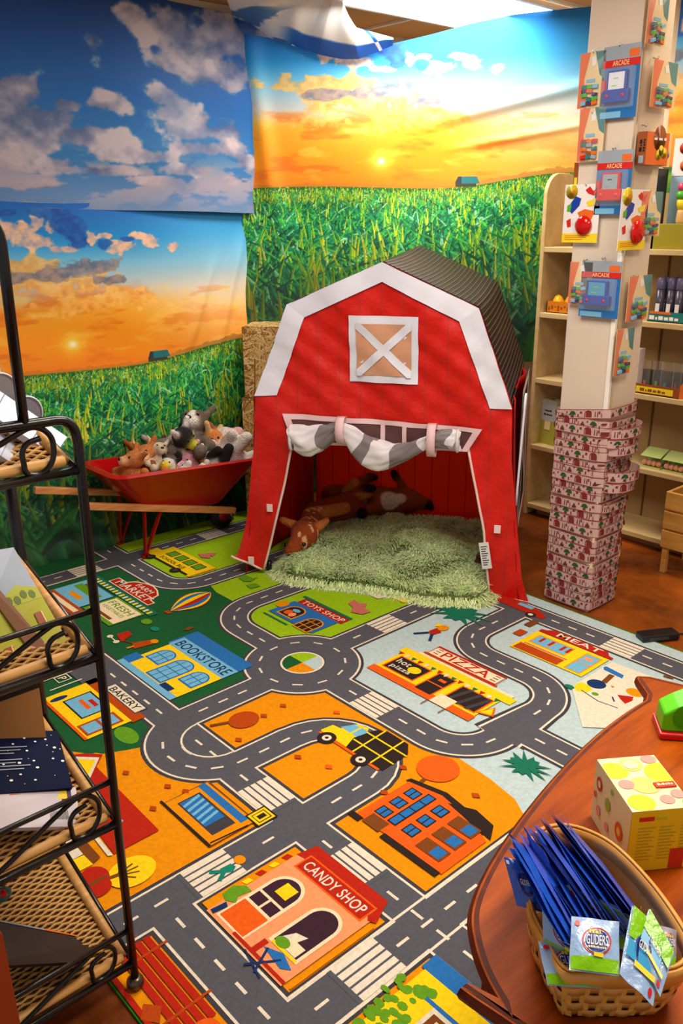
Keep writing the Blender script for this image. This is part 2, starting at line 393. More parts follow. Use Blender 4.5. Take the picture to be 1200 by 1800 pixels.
# ---- buildings and pictures
base()
def win(x0, y0, x1, y1, frame, pane, t=.006, nx=1, ny=1):
    lay(); rr(x0, y0, x1, y1, frame); lay()
    for i in range(nx):
        for j in range(ny):
            w = (x1-x0-t)/nx; h = (y1-y0-t)/ny
            rr(x0+t+i*w, y0+t+j*h, x0+i*w+w, y0+j*h+h, pane)
def archwin(x0, y0, x1, y1, frame, pane, t=.007, bars=2, hb=1):
    lay(); r_ = (x1-x0)/2; cx = (x0+x1)/2; yc = y1-r_*.8
    rp([(x0, y0), (x1, y0)]+[(cx+r_*math.cos(a), yc+r_*.8*math.sin(a)) for a in np.linspace(0, math.pi, 12)], frame); lay(); r2 = r_-t
    rp([(x0+t, y0+t), (x1-t, y0+t)]+[(cx+r2*math.cos(a), yc+r2*.8*math.sin(a)) for a in np.linspace(0, math.pi, 12)], pane); lay()
    for i in range(1, bars+1): xx = x0+(x1-x0)*i/(bars+1); rline([(xx, y0), (xx, y1-.012)], t*.6, frame)
    for i in range(1, hb+1): yy = y0+(y1-y0)*i/(hb+1); rline([(x0, yy), (x1, yy)], t*.6, frame)
# bookstore
base()
lay(); rr(-2.56, 1.41, -2.2, 1.54, 'blue'); lay(); rr(-2.55, 1.405, -2.2, 1.475, 'sky'); lay(); rtext('BOOKSTORE', -2.53, 1.418, .315, .046, 'navy')
lay(); rr(-2.54, 1.225, -2.2, 1.405, 'yellow'); rr(-2.56, 1.20, -2.2, 1.228, 'sky'); lay(); rr(-2.57, 1.225, -2.515, 1.285, 'blue')
archwin(-2.52, 1.29, -2.43, 1.385, 'blue', 'sky', bars=2); archwin(-2.415, 1.232, -2.315, 1.39, 'blue', 'sky', bars=2, hb=3); archwin(-2.30, 1.29, -2.215, 1.385, 'blue', 'sky', bars=2)
lay(); rr(-2.31, 1.225, -2.25, 1.25, 'navy'); re(-2.235, 1.245, .014, .014, 'yellow')
# bakery
base()
lay(); rr(-2.50, 1.045, -2.165, 1.092, 'rust'); lay(); rr(-2.42, 1.075, -2.205, 1.122, 'edge'); lay(); rr(-2.415, 1.079, -2.21, 1.118, 'snow'); lay(); rtext('BAKERY', -2.40, 1.084, .175, .028, 'dark')
lay(); rr(-2.49, .895, -2.175, 1.048, 'yellow'); lay(); rr(-2.49, .89, -2.175, .9, 'orangered')
win(-2.43, .935, -2.29, 1.035, 'dark', 'sky'); lay(); rr(-2.40, .975, -2.33, .99, 'orangered'); rr(-2.38, 1.0, -2.33, 1.015, 'red')
win(-2.262, .905, -2.19, 1.03, 'rust', 'sky', .009, 1, 2); lay(); re(-2.455, .935, .012, .03, 'navy')
# farm market
base()
lay(); rp([(-3.235, 1.515), (-2.895, 1.515), (-2.895, 1.55), (-2.935, 1.555), (-2.95, 1.60), (-3.0, 1.625), (-3.05, 1.635), (-3.1, 1.625), (-3.15, 1.60), (-3.17, 1.57), (-3.235, 1.57)], 'cream'); lay()
rp([(-3.23, 1.52), (-2.90, 1.52), (-2.90, 1.545), (-2.94, 1.55), (-2.957, 1.595), (-3.0, 1.618), (-3.05, 1.628), (-3.1, 1.618), (-3.143, 1.595), (-3.164, 1.565), (-3.23, 1.565)], 'red'); lay()
rtext('MARKET', -3.2, 1.528, .27, .04, 'snow'); rtext('FARM', -3.11, 1.577, .12, .028, 'snow')
lay(); rr(-3.33, 1.47, -2.80, 1.51, 'fir'); lay()
for k in range(18): rr(-3.32+k*.0285, 1.473, -3.306+k*.0285, 1.498, 'yellow' if k % 2 else 'snow')
lay(); rr(-3.31, 1.30, -3.07, 1.455, 'sky'); lay(); rr(-3.29, 1.38, -3.10, 1.42, 'leaf'); rr(-3.24, 1.33, -3.14, 1.355, 'orange'); rr(-3.27, 1.42, -3.2, 1.435, 'brown')
lay(); rr(-3.055, 1.31, -2.83, 1.465, 'leaf'); lay(); rr(-3.045, 1.33, -2.835, 1.455, 'cream'); lay(); rtext('FRESH', -3.03, 1.405, .17, .035, 'leaf'); rtext('VEGETABLES', -3.03, 1.378, .17, .017, 'leaf')
rr(-3.035, 1.335, -2.88, 1.35, 'brown')
lay(); rr(-3.31, 1.245, -3.0, 1.30, 'rust'); lay(); rr(-3.28, 1.262, -3.04, 1.285, 'cream')
# balloon
base()
lay()
for k, c in enumerate(('red', 'yellow', 'blue', 'yellow', 'red', 'blue', 'yellow', 'red')):
    a0, a1 = math.radians(-90+k*22.5), math.radians(-90+(k+1)*22.5)
    cx, cy = -2.83, 1.68
    def bp(t, a):   # from the basket end along the envelope
        s = math.sin(t*math.pi)**.8 if t > 0 else 0; return (-2.785+(-2.83+2.785)*t+.085*math.sin(a)*s*(.6+.4*t), 1.555+.225*t)
    rp([bp(t, a0) for t in np.linspace(0, 1, 10)]+[bp(t, a1) for t in np.linspace(.98, .02, 10)], c)
lay(); rp([(-2.80, 1.535), (-2.77, 1.535), (-2.765, 1.553), (-2.80, 1.553)], 'rust')
# child with red coat, bicycle
base()
lay()
px_ = lambda l, a: [F(60+x/2.727, 900+y/2.727) for x, y in l] if a == 1 else ([F(380+x/2.308, 1000+y/2.308) for x, y in l] if a == 2 else ([F(620+x/2.069, 1020+y/2.069) for x, y in l] if a == 3 else ([F(60+x/2.727, 1260+y/2.727) for x, y in l] if a == 4 else ([F(340+x/2.143, 1340+y/2.143) for x, y in l] if a == 5 else [F(900+x/4, 1000+y/4) for x, y in l]))))
rp(px_([(398, 598), (455, 582), (470, 600), (420, 635), (405, 615)], 1), 'red'); rline(px_([(430, 628), (485, 645)], 1), .006, 'brown')
rp(px_([(470, 640), (560, 625), (570, 645), (480, 668)], 1), 'rust'); re(*px_([(578, 632)], 1)[0], .018, .014, 'orange'); rline(px_([(480, 655), (445, 665)], 1), .01, 'orange')
for q in ((365, 608), (395, 634)): re(*px_([q], 1)[0], .012, .012, 'snow')
rline(px_([(365, 608), (395, 634)], 1), .005, 'snow')
lay(); re(*px_([(540, 537)], 1)[0], .026, .02, 'leaf'); re(*px_([(580, 572)], 1)[0], .022, .015, 'teal')
rp(px_([(715, 578), (745, 560), (770, 565), (740, 580)], 1), 'brown')
# parking bays
base()
lay(); rr(-2.66, 1.035, -2.47, 1.09, 'road'); lay()
for x in (-2.60, -2.525): rline([(x, .935), (x, 1.05)], .006, 'white')
for x in (-2.575, -2.65):
    rline([(x-.02, .98), (x+.022, .98), (x+.022, 1.025), (x-.02, 1.025)], .004, 'white', True); rtext('P', x-.009, .988, .02, .028, 'white')
# school bus
base()
lay(); rr(-3.40, 1.80, -3.04, 1.945, 'yellow'); rr(-3.44, 1.80, -3.38, 1.88, 'yellow'); lay(); rr(-3.04, 1.80, -3.03, 1.945, 'orange'); rr(-3.44, 1.80, -3.06, 1.812, 'dark')
for k in range(4): win(-3.345+k*.072, 1.865, -3.285+k*.072, 1.92, 'dark', 'leaf', .005)
lay(); rtext('SCHOOL BUS', -3.33, 1.825, .2, .022, 'dark')
for x in (-3.36, -3.14): re(x, 1.795, .026, .026, 'dark'); 
lay()
for x in (-3.36, -3.14): re(x, 1.795, .011, .011, 'edge')
rp([(-3.24, 1.98), (-3.2, 2.02), (-3.15, 1.99), (-3.19, 1.965)], 'rose'); rp([(-3.22, 2.01), (-3.19, 2.05), (-3.16, 2.01)], 'rose')
rr(-3.3, 2.3, -3.18, 2.42, 'yellow'); lay(); rr(-3.28, 2.32, -3.2, 2.36, 'sky'); re(-3.3, 2.45, .05, .04, 'leaf')
# toys shop
base()
lay(); rr(-2.53, 2.035, -2.235, 2.05, 'fir'); rr(-2.505, 1.985, -2.235, 2.032, 'red'); lay(); rtext('TOYS SHOP', -2.49, 1.993, .245, .03, 'snow')
lay(); rr(-2.52, 1.85, -2.25, 1.985, 'blue'); rr(-2.52, 1.822, -2.37, 1.83, 'fir')
archwin(-2.49, 1.865, -2.395, 1.965, 'orange', 'dark', bars=0, hb=0); archwin(-2.355, 1.835, -2.265, 1.945, 'orange', 'dark', bars=2, hb=2)
lay(); re(-2.455, 1.90, .018, .02, 'orangered'); re(-2.425, 1.895, .015, .018, 'pink'); re(-2.44, 1.93, .02, .012, 'sky'); re(-2.53, 1.93, .025, .03, 'orange')
rp(px_([(535, 150), (560, 135), (580, 150), (612, 150), (600, 170), (628, 185), (590, 195), (545, 185), (555, 168)], 2), 'rose')
lay(); rp([(-2.33, 2.3), (-2.2, 2.3), (-2.2, 2.42), (-2.33, 2.42)], 'yellow'); rp([(-2.42, 2.25), (-2.3, 2.25), (-2.28, 2.32), (-2.4, 2.34)], 'snow')
rp(px_([(90, 45), (115, 32), (150, 48), (170, 42), (140, 62), (110, 60)], 2), 'leaf'); rp(px_([(120, 75), (160, 68), (180, 80), (140, 90)], 2), 'leaf')
# pizza
base()
lay(); rr(-1.93, 1.995, -1.43, 2.035, 'yellow'); rr(-1.86, 2.05, -1.53, 2.062, 'rust'); lay(); rr(-1.845, 2.062, -1.545, 2.118, 'cream'); rr(-1.87, 2.035, -1.45, 2.048, 'cream')
lay(); rline([(-1.85, 2.06), (-1.54, 2.06), (-1.54, 2.125), (-1.85, 2.125)], .006, 'red', True); lay(); rtext('PIZZA', -1.80, 2.07, .21, .045, 'red')
for x in (-1.835, -1.575):
    for j in range(3): rr(x, 2.075+j*.016, x+.022, 2.08+j*.016, 'fir' if j == 1 else 'red')
lay(); rr(-1.91, 1.86, -1.465, 1.995, 'yellow'); rr(-1.92, 1.825, -1.46, 1.862, 'orangered')
win(-1.895, 1.872, -1.745, 1.975, 'orangered', 'dark'); win(-1.72, 1.845, -1.64, 1.985, 'orangered', 'dark', .006, 1, 2); win(-1.61, 1.872, -1.475, 1.978, 'orangered', 'dark')
lay(); rtext('hot', -1.88, 1.928, .06, .032, 'snow'); rtext('pizza', -1.875, 1.885, .09, .03, 'snow'); re(-1.79, 1.93, .026, .022, 'yellow')
for k in range(3): rp([(-1.6+k*.04, 1.872), (-1.585+k*.04, 1.872), (-1.56+k*.04, 1.975), (-1.575+k*.04, 1.975)], 'edge')
rr(-1.69, 1.94, -1.66, 1.955, 'orangered')
lay()
for k in range(15):
    x = -1.92+k*.031; rp([(x, 1.995), (x+.022, 1.995), (x+.011, 1.972)], ('red', 'snow', 'fir')[k % 3])
lay(); rr(-1.625, 1.825, -1.555, 1.885, 'cream'); rline([(-1.63, 1.825), (-1.63, 1.79)], .004, 'brown'); rline([(-1.555, 1.825), (-1.555, 1.79)], .004, 'brown')
lay(); rp([(-1.475, 1.88), (-1.45, 1.95), (-1.42, 1.90)], 'orangered'); lay(); rp([(-1.468, 1.89), (-1.45, 1.94), (-1.43, 1.903)], 'yellow')
# skating child and winter trees
base()
lay(); rp(px_([(862, 262), (905, 245), (912, 268), (868, 280)], 2), 'red'); re(*px_([(920, 250)], 2)[0], .02, .025, 'orange'); re(*px_([(900, 238)], 2)[0], .01, .015, 'yellow')
rline(px_([(862, 268), (800, 272)], 2), .012, 'navy'); rline(px_([(875, 275), (865, 302)], 2), .012, 'navy')
tr = [(-1.96, 2.38)]
for cx, cy, s in ((-1.985, 2.40, 1), (-1.2, 1.77, .6)):
    lay(); pts = []
    for k in range(26):
        a = k/26*2*math.pi; r_ = s*(.12 if k % 2 else .065)*(1+.25*math.sin(k*2.3)); pts.append((cx+r_*math.cos(a), cy+r_*.8*math.sin(a)))
    rp(pts, 'fir')
# meat shop
base()
lay(); rp([(-1.68, 2.50), (-1.37, 2.50), (-1.37, 2.515), (-1.39, 2.52), (-1.41, 2.545), (-1.64, 2.545), (-1.66, 2.525), (-1.68, 2.52)], 'red'); lay(); rtext('MEAT', -1.61, 2.51, .185, .032, 'snow')
lay(); rr(-1.68, 2.32, -1.375, 2.495, 'yellow'); rr(-1.67, 2.325, -1.48, 2.375, 'rust'); rr(-1.66, 2.378, -1.475, 2.388, 'rose')
win(-1.655, 2.40, -1.50, 2.475, 'orange', 'sky', .005, 2, 1); win(-1.455, 2.33, -1.39, 2.478, 'orange', 'sky', .005, 1, 2)
lay()
for x in (-1.63, -1.59, -1.54, -1.515): rr(x, 2.425, x+.012, 2.465, 'red')
rr(-1.44, 2.43, -1.41, 2.455, 'pink')
lay(); rr(-1.735, 2.41, -1.70, 2.46, 'rust'); rr(-1.75, 2.5, -1.72, 2.56, 'brown')
# winter playground
base()
lay(); rp([(-1.36, 2.24), (-1.36, 2.49), (-1.2, 2.5), (-1.05, 2.45), (-1.05, 2.2), (-1.2, 2.06)], 'snow'); lay()
rp(px_([(640, 710), (660, 705), (782, 768), (770, 792), (745, 780), (640, 728)], 7), 'blue'); rline(px_([(700, 765), (640, 820)], 7), .02, 'brown'); lay()
rp(px_([(430, 840), (480, 815), (540, 840), (560, 870), (520, 890), (450, 880)], 7), 'yellow'); re(*px_([(590, 830)], 7)[0], .032, .03, 'navy')
rp(px_([(735, 905), (850, 920), (840, 950), (790, 970), (760, 940)], 7), 'red'); re(*px_([(860, 890)], 7)[0], .03, .025, 'orange')
rline(px_([(480, 870), (600, 950), (740, 1000)], 7), .004, 'navy'); re(*px_([(400, 848)], 7)[0], .018, .012, 'fir'); re(*px_([(580, 900)], 7)[0], .012, .01, 'leaf')
rp(px_([(690, 840), (720, 850), (700, 858)], 7), 'orangered'); rp(px_([(960, 810), (1010, 840), (1050, 825), (1010, 855), (975, 850)], 7), 'rose')
rline(px_([(1060, 770), (1130, 790)], 7), .012, 'brown'); rline(px_([(700, 920), (715, 955)], 7), .005, 'navy')
# red car on the far street
base()
lay(); rp([(-2.02, 2.60), (-1.73, 2.59), (-1.73, 2.62), (-1.78, 2.645), (-1.86, 2.665), (-2.02, 2.665)], 'red'); lay(); re(-1.785, 2.592, .022, .02, 'dark'); rr(-1.88, 2.632, -1.81, 2.655, 'sky'); lay(); re(-1.785, 2.592, .011, .01, 'snow')
# truck
base()
lay(); rp([(-1.735, 1.455), (-1.73, 1.50), (-1.70, 1.505), (-1.68, 1.56), (-1.64, 1.57), (-1.60, 1.50), (-1.60, 1.44), (-1.71, 1.445)], 'yellow'); lay()
rp([(-1.705, 1.51), (-1.685, 1.552), (-1.662, 1.552), (-1.662, 1.51)], 'sky'); rp([(-1.655, 1.51), (-1.655, 1.555), (-1.63, 1.555), (-1.612, 1.51)], 'sky'); rr(-1.73, 1.44, -1.47, 1.452, 'orangered')
lay(); rp([(-1.615, 1.45), (-1.635, 1.50), (-1.62, 1.575), (-1.59, 1.60), (-1.50, 1.598), (-1.465, 1.56), (-1.46, 1.45)], 'dark'); lay()
for x in (-1.585, -1.51): rline([(x, 1.45), (x-.01, 1.6)], .006, 'yellow')
for y in (1.495, 1.55): rline([(-1.63, y), (-1.46, y)], .006, 'yellow')
lay()
for x in (-1.69, -1.54): re(x, 1.44, .03, .03, 'dark')
lay()
for x in (-1.69, -1.54): re(x, 1.44, .015, .015, 'snow')
lay()
for x in (-1.69, -1.54): re(x, 1.44, .006, .006, 'dark')
# trees and leaves of the autumn blocks
base()
lay()
for (tx, ty), (ux, uy) in (((-1.985, 1.215), (-1.945, 1.31)), ((-1.35, 1.49), (-1.365, 1.575))): rline([(tx, ty), (ux, uy)], .012, 'brown')
lay(); re(-1.942, 1.313, .045, .05, 'rust'); re(-1.36, 1.575, .062, .062, 'orangered')
for q in ((270, 566), (192, 607), (487, 593), (90, 705), (330, 775), (455, 815), (756, 818), (1050, 932), (680, 920)): 
    x, y = px_([q], 2)[0]; a = q[0] % 7; rp([(x-.014, y), (x, y+.012), (x+.016, y+.002), (x, y-.011)], 'orangered' if q[0] % 2 else 'rust')
for q in ((640, 348), (570, 455), (440, 283), (725, 372), (560, 1440)):
    x, y = px_([q], 4)[0]; s = 2.2 if q[1] > 1000 else 1; rp([(x-.013*s, y), (x, y+.011*s), (x+.015*s, y+.002), (x, y-.01*s)], 'rust')
# orange apartment house
base()
lay(); rp([(-1.375, 1.27), (-1.075, 1.27), (-1.075, 1.44), (-1.10, 1.45), (-1.20, 1.475), (-1.27, 1.50), (-1.375, 1.47)], 'orangered'); lay()
rp([(-1.385, 1.468), (-1.38, 1.485), (-1.27, 1.512), (-1.19, 1.50), (-1.09, 1.465), (-1.10, 1.45), (-1.19, 1.478), (-1.27, 1.493)], 'dark'); rp([(-1.24, 1.48), (-1.17, 1.515), (-1.10, 1.50), (-1.07, 1.45)], 'dark')
rr(-1.39, 1.252, -1.35, 1.272, 'dark'); rr(-1.27, 1.252, -1.08, 1.272, 'dark'); rr(-1.345, 1.262, -1.285, 1.305, 'brown')
for x in (-1.35, -1.25):
    for y in (1.31, 1.365, 1.42): win(x, y, x+.04, y+.038, 'dark', 'blue', .004, 2, 1)
win(-1.30, 1.31, -1.27, 1.47, 'dark', 'blue', .004, 1, 4)
for y in (1.295, 1.355, 1.415):
    win(-1.185, y, -1.105, y+.045, 'brown', 'brown', .003); lay(); rr(-1.145, y+.005, -1.112, y+.04, 'blue')
# orange house with the blue shop window
base()
lay(); rr(-1.755, .915, -1.53, 1.055, 'orange'); lay(); rline([(-1.755, .915), (-1.53, .915), (-1.53, 1.055), (-1.755, 1.055)], .004, 'brown', True); rline([(-1.77, .913), (-1.53, .913)], .007, 'dark')
lay(); rr(-1.755, 1.022, -1.55, 1.045, 'blue'); rr(-1.73, .94, -1.56, 1.012, 'edge'); lay(); rr(-1.725, .945, -1.60, 1.005, 'blue'); lay()
for k in range(5): rp([(-1.71+k*.022, .945), (-1.70+k*.022, .945), (-1.715+k*.022, 1.005), (-1.725+k*.022, 1.005)], 'sky')
lay(); rline([(-1.54, .92), (-1.53, 1.03)], .005, 'dark'); rr(-1.565, 1.045, -1.505, 1.11, 'dark'); lay(); rr(-1.56, 1.05, -1.51, 1.105, 'yellow'); lay(); rline([(-1.552, 1.058), (-1.518, 1.058), (-1.518, 1.097), (-1.552, 1.097)], .003, 'dark', True); rr(-1.543, 1.066, -1.527, 1.09, 'dark')
# candy shop
base()
lay(); rr(-1.36, .79, -1.085, 1.06, 'pink'); rr(-1.385, .795, -1.36, 1.07, 'orange'); lay()
rp([(-1.362, 1.055), (-1.35, 1.115), (-1.10, 1.115), (-1.072, 1.05), (-1.09, 1.04), (-1.11, 1.06), (-1.34, 1.06)], 'red'); lay(); rr(-1.335, 1.025, -1.10, 1.082, 'orangered'); lay(); rr(-1.33, 1.03, -1.105, 1.077, 'red'); lay(); rtext('CANDY SHOP', -1.32, 1.038, .205, .031, 'snow')
def aw(x0, x1, y0, y1):
    lay(); r_ = (x1-x0)/2; cx = (x0+x1)/2
    for t, c in ((0, 'cream'), (.009, 'plum')):
        lay(); rp([(x0+t, y0+t), (x1-t, y0+t)]+[(cx+(r_-t)*math.cos(a), y1-r_+(r_-t)*math.sin(a)) for a in np.linspace(0, math.pi, 14)], c)
aw(-1.335, -1.235, .80, 1.005); aw(-1.20, -1.105, .845, 1.005)
lay(); rr(-1.329, .806, -1.241, .876, 'orangered'); rr(-1.329, .876, -1.241, .884, 'cream'); rr(-1.329, .915, -1.241, .922, 'cream'); rr(-1.288, .88, -1.281, .92, 'cream'); rr(-1.30, .94, -1.26, .98, 'yellow')
rp([(-1.19, .86), (-1.15, .88), (-1.14, .91), (-1.17, .90)], 'snow'); rr(-1.165, .855, -1.12, .885, 'cream'); rr(-1.19, .845, -1.11, .853, 'yellow')
lay(); rr(-1.265, .795, -1.085, .803, 'red'); rr(-1.205, .80, -1.19, .84, 'red'); rp([(-1.19, .825), (-1.145, .845), (-1.10, .83), (-1.12, .815)], 'blue'); re(-1.17, .862, .02, .014, 'leaf')
rline([(-1.18, .83), (-1.15, .77)], .006, 'navy'); rline([(-1.135, .83), (-1.18, .765)], .006, 'navy'); rline([(-1.21, .79), (-1.13, .77)], .004, 'navy')
for k in range(5): rp([(-1.377, .86+k*.04), (-1.362, .865+k*.04), (-1.362, .885+k*.04), (-1.377, .88+k*.04)], ('red', 'yellow')[k % 2])
lay(); rp(px_([(110, 510), (150, 480), (200, 480), (220, 500), (170, 520), (160, 545), (120, 535)], 5), 'leaf'); rp(px_([(65, 570), (125, 540), (130, 560), (75, 585)], 5), 'navy')
rr(-1.07, .80, -1.065, 1.04, 'orange')
# running child on the crossing
base()
lay(); rp(px_([(100, 415), (140, 395), (160, 405), (150, 425), (110, 430)], 5), 'teal'); rline(px_([(105, 425), (60, 428)], 5), .011, 'teal'); rline(px_([(115, 428), (98, 460)], 5), .011, 'teal'); re(*px_([(175, 380)], 5)[0], .016, .014, 'orange')
# dark red barn, pumpkin, yellow tree
base()
lay(); rp(px_([(250, 190), (330, 195), (300, 255), (600, 560), (385, 675), (240, 480), (160, 200)], 4), 'red'); lay()
rp(px_([(170, 205), (315, 210), (265, 320)], 4), 'snow'); lay(); rp(px_([(195, 218), (295, 222), (262, 295)], 4), 'yellow')
lay(); rp(px_([(105, 630), (165, 575), (250, 670), (180, 705)], 4), 'snow'); rp(px_([(180, 610), (230, 590), (320, 690), (280, 725)], 4), 'brown'); rp(px_([(270, 575), (290, 570), (380, 680), (355, 685)], 4), 'snow')
rp(px_([(160, 715), (240, 680), (285, 725), (215, 760)], 4), 'yellow'); rp(px_([(350, 470), (372, 455), (385, 480), (430, 515), (400, 550)], 4), 'sky')
lay(); re(-1.585, .725, .05, .06, 'yellow'); lay(); rline([(-1.61, .63), (-1.595, .70)], .012, 'brown')
for a in (-60, -30, 0, 30, 60): rline([(-1.595, .69), (-1.59+.035*math.sin(math.radians(a)), .70+.045*math.cos(math.radians(a)))], .005, 'brown')
x, y = px_([(290, 790)], 4)[0]; lay(); re(x, y, .04, .035, 'red'); re(x+.035, y-.01, .03, .035, 'red'); lay(); re(x+.015, y, .006, .03, 'brown')
# bench
base()
lay()
for k in range(4): rline([(-1.385, .575+k*.021+.01), (-1.12-.015*k*0, .575+k*.021+.01)], .016, 'red')
for x in (-1.34, -1.17): rline([(x, .56), (x-.005, .68)], .006, 'rust')
for k in range(5): rline([(-1.385+.0*k, .545), (-1.15, .545)], .012, 'red')
re(-1.10, .62, .03, .03, 'orangered')
# lower right building with blue roof
base()
lay(); rr(-.915, .80, -.60, 1.065, 'yellow'); rr(-.925, 1.04, -.45, 1.085, 'blue'); lay(); rr(-.90, .985, -.55, .995, 'blue'); rr(-.84, .9, -.6, .985, 'snow'); lay(); rr(-.83, .91, -.6, .975, 'brown'); lay(); rr(-.815, .93, -.80, .965, 'snow')
rug_rng = random.Random(3)
for k in range(40):
    x, y = -.925+rug_rng.uniform(-.012, .07), rug_rng.uniform(.84, 1.01); re(x, y, rug_rng.uniform(.008, .016), rug_rng.uniform(.006, .012), 'leaf', n=8)
    if k % 8 == 0: lay()
rg = rug.build('play_rug'); tag(rg, 'large play rug printed with grey streets, shops and coloured blocks on the floor', 'rug')
# ------------------------------------------------------------------ printed cloth backdrops
def mixc(a, b, t): t = t[..., None]; return a*(1-t)+b*t
def col(*c): return np.array(c, float)/255
def hor(u): return .055*sst(.95, 1.6, u)+.006*np.sin(u*5)
def paint_farm(u, v, seed):
    """the cornfield-at-sunset print: u along the cloth, v above its printed horizon (metres)"""
    vv = v-hor(u)
    stops = [(-.02, (246, 128, 20)), (.06, (250, 142, 12)), (.16, (250, 152, 10)), (.27, (246, 170, 40)), (.35, (196, 196, 190)), (.46, (120, 190, 224)), (.56, (24, 142, 216)), (.70, (0, 96, 186)), (.9, (2, 76, 160))]
    xs = [s[0] for s in stops]; C = np.stack([np.interp(v, xs, [s[1][k] for s in stops]) for k in range(3)], -1)/255
    R = sst(.85, 1.45, u); rs = [(-.02, (252, 160, 60)), (.10, (252, 168, 66)), (.22, (246, 200, 130)), (.33, (226, 214, 196)), (.45, (140, 200, 232)), (.58, (60, 162, 222)), (.75, (16, 122, 208))]
    xs = [s[0] for s in rs]; C2 = np.stack([np.interp(v, xs, [s[1][k] for s in rs]) for k in range(3)], -1)/255
    C = mixc(C, C2, R)
    n1 = fbm(u*5+3, v*22, seed, 5); n2 = fbm(u*9, v*26+7, seed+9, 5)
    band = sst(.0, .06, v)*(1-sst(.30, .40, v))
    C = mixc(C, col(226, 96, 6)+0*C, band*sst(.5, .68, n1)*.55*(1-.5*R)); C = mixc(C, col(255, 208, 92)+0*C, band*sst(.55, .75, n2)*.42)
    # clouds of the print, laid out in the print's own coordinates
    def blobs(L):
        d = np.zeros_like(u)
        for x, y, rx, ry in L:
            cy, cz = WX(-3.642, x, y); ey, _ = WX(-3.642, x+rx, y); _, ez = WX(-3.642, x, y+ry)
            d = np.maximum(d, np.exp(-.7*((u-(cy-.991))/(ey-cy))**2-.7*((v-(cz-.865))/(cz-ez))**2))
        return d
    nc = fbm(u*15, v*20, seed+3, 6); nf = fbm(u*34, v*44, seed+13, 5)
    def puff(L, c0, c1, al, k=.8):
        nonlocal C
        d = blobs(L); t = sst(.40, .54, d*.62+(nc-.5)*k+(nf-.5)*.35+.10)*sst(.06, .26, d); sh = np.clip(.5+(nf-.5)*2.2+(nc-.5)*1.4, 0, 1)
        C = mixc(C, mixc(col(*c0)+0*C, col(*c1)+0*C, sh), t*al)
    puff([(20, 470, 120, 22), (100, 500, 120, 22), (215, 512, 34, 12), (150, 535, 150, 16)], (236, 150, 40), (255, 196, 96), .75)
    puff([(145, 468, 62, 15), (95, 482, 60, 13), (195, 492, 34, 9), (10, 490, 50, 12)], (92, 96, 120), (150, 132, 132), .85, .5)
    puff([(15, 405, 46, 22), (60, 424, 48, 14), (105, 438, 36, 8), (62, 384, 16, 20), (86, 400, 14, 14)], (150, 150, 176), (246, 196, 160), .95)
    puff([(92, 374, 36, 15), (115, 396, 36, 24), (136, 422, 30, 17), (12, 374, 26, 9), (60, 372, 20, 8)], (6, 70, 160), (30, 104, 184), .95, .6)
    puff([(158, 418, 12, 14), (182, 414, 18, 6), (215, 432, 36, 11), (262, 424, 14, 12), (240, 415, 20, 6), (306, 432, 16, 8)], (180, 160, 166), (250, 200, 164), .95)
    puff([(180, 430, 15, 10), (222, 420, 14, 5)], (10, 84, 174), (20, 96, 184), .9, .5)
    # low sun
    d = np.hypot((u-.665), (v-.118)*1.25); C = mixc(C, col(255, 214, 60)+0*C, np.exp(-(d/.055)**2)*.8); C = mixc(C, col(255, 250, 214)+0*C, np.exp(-(d/.020)**2))
    # far trees on the horizon
    tre = (vv < .012+.028*fbm(u*16, u*0+2, seed+5, 4)*sst(1.0, 1.6, u)+.008*sst(.5, .8, fbm(u*30, u*0, seed+2, 3))) & (vv > -.01)
    C = mixc(C, col(158, 112, 54)+0*C, tre*(.35+.3*R))
    # field
    fld = sst(.002, -.002, vv); n3 = fbm(u*14, v*70, seed+4, 4); dep = np.clip(-vv, 0, 1)
    base = mixc(col(60, 128, 34)+0*C, col(112, 158, 30)+0*C, np.exp(-((dep-.055)/.035)**2)); base = mixc(base, col(12, 112, 66)+0*C, sst(.08, .3, dep)); base = mixc(base, col(2, 56, 34)+0*C, sst(.5, .85, dep))
    base = base*(.75+.5*n3[..., None]); base = mixc(base, col(26, 84, 22)+0*C, np.exp(-((dep-.012)/.012)**2)*.7)
    C = mixc(C, base, fld)
    return C
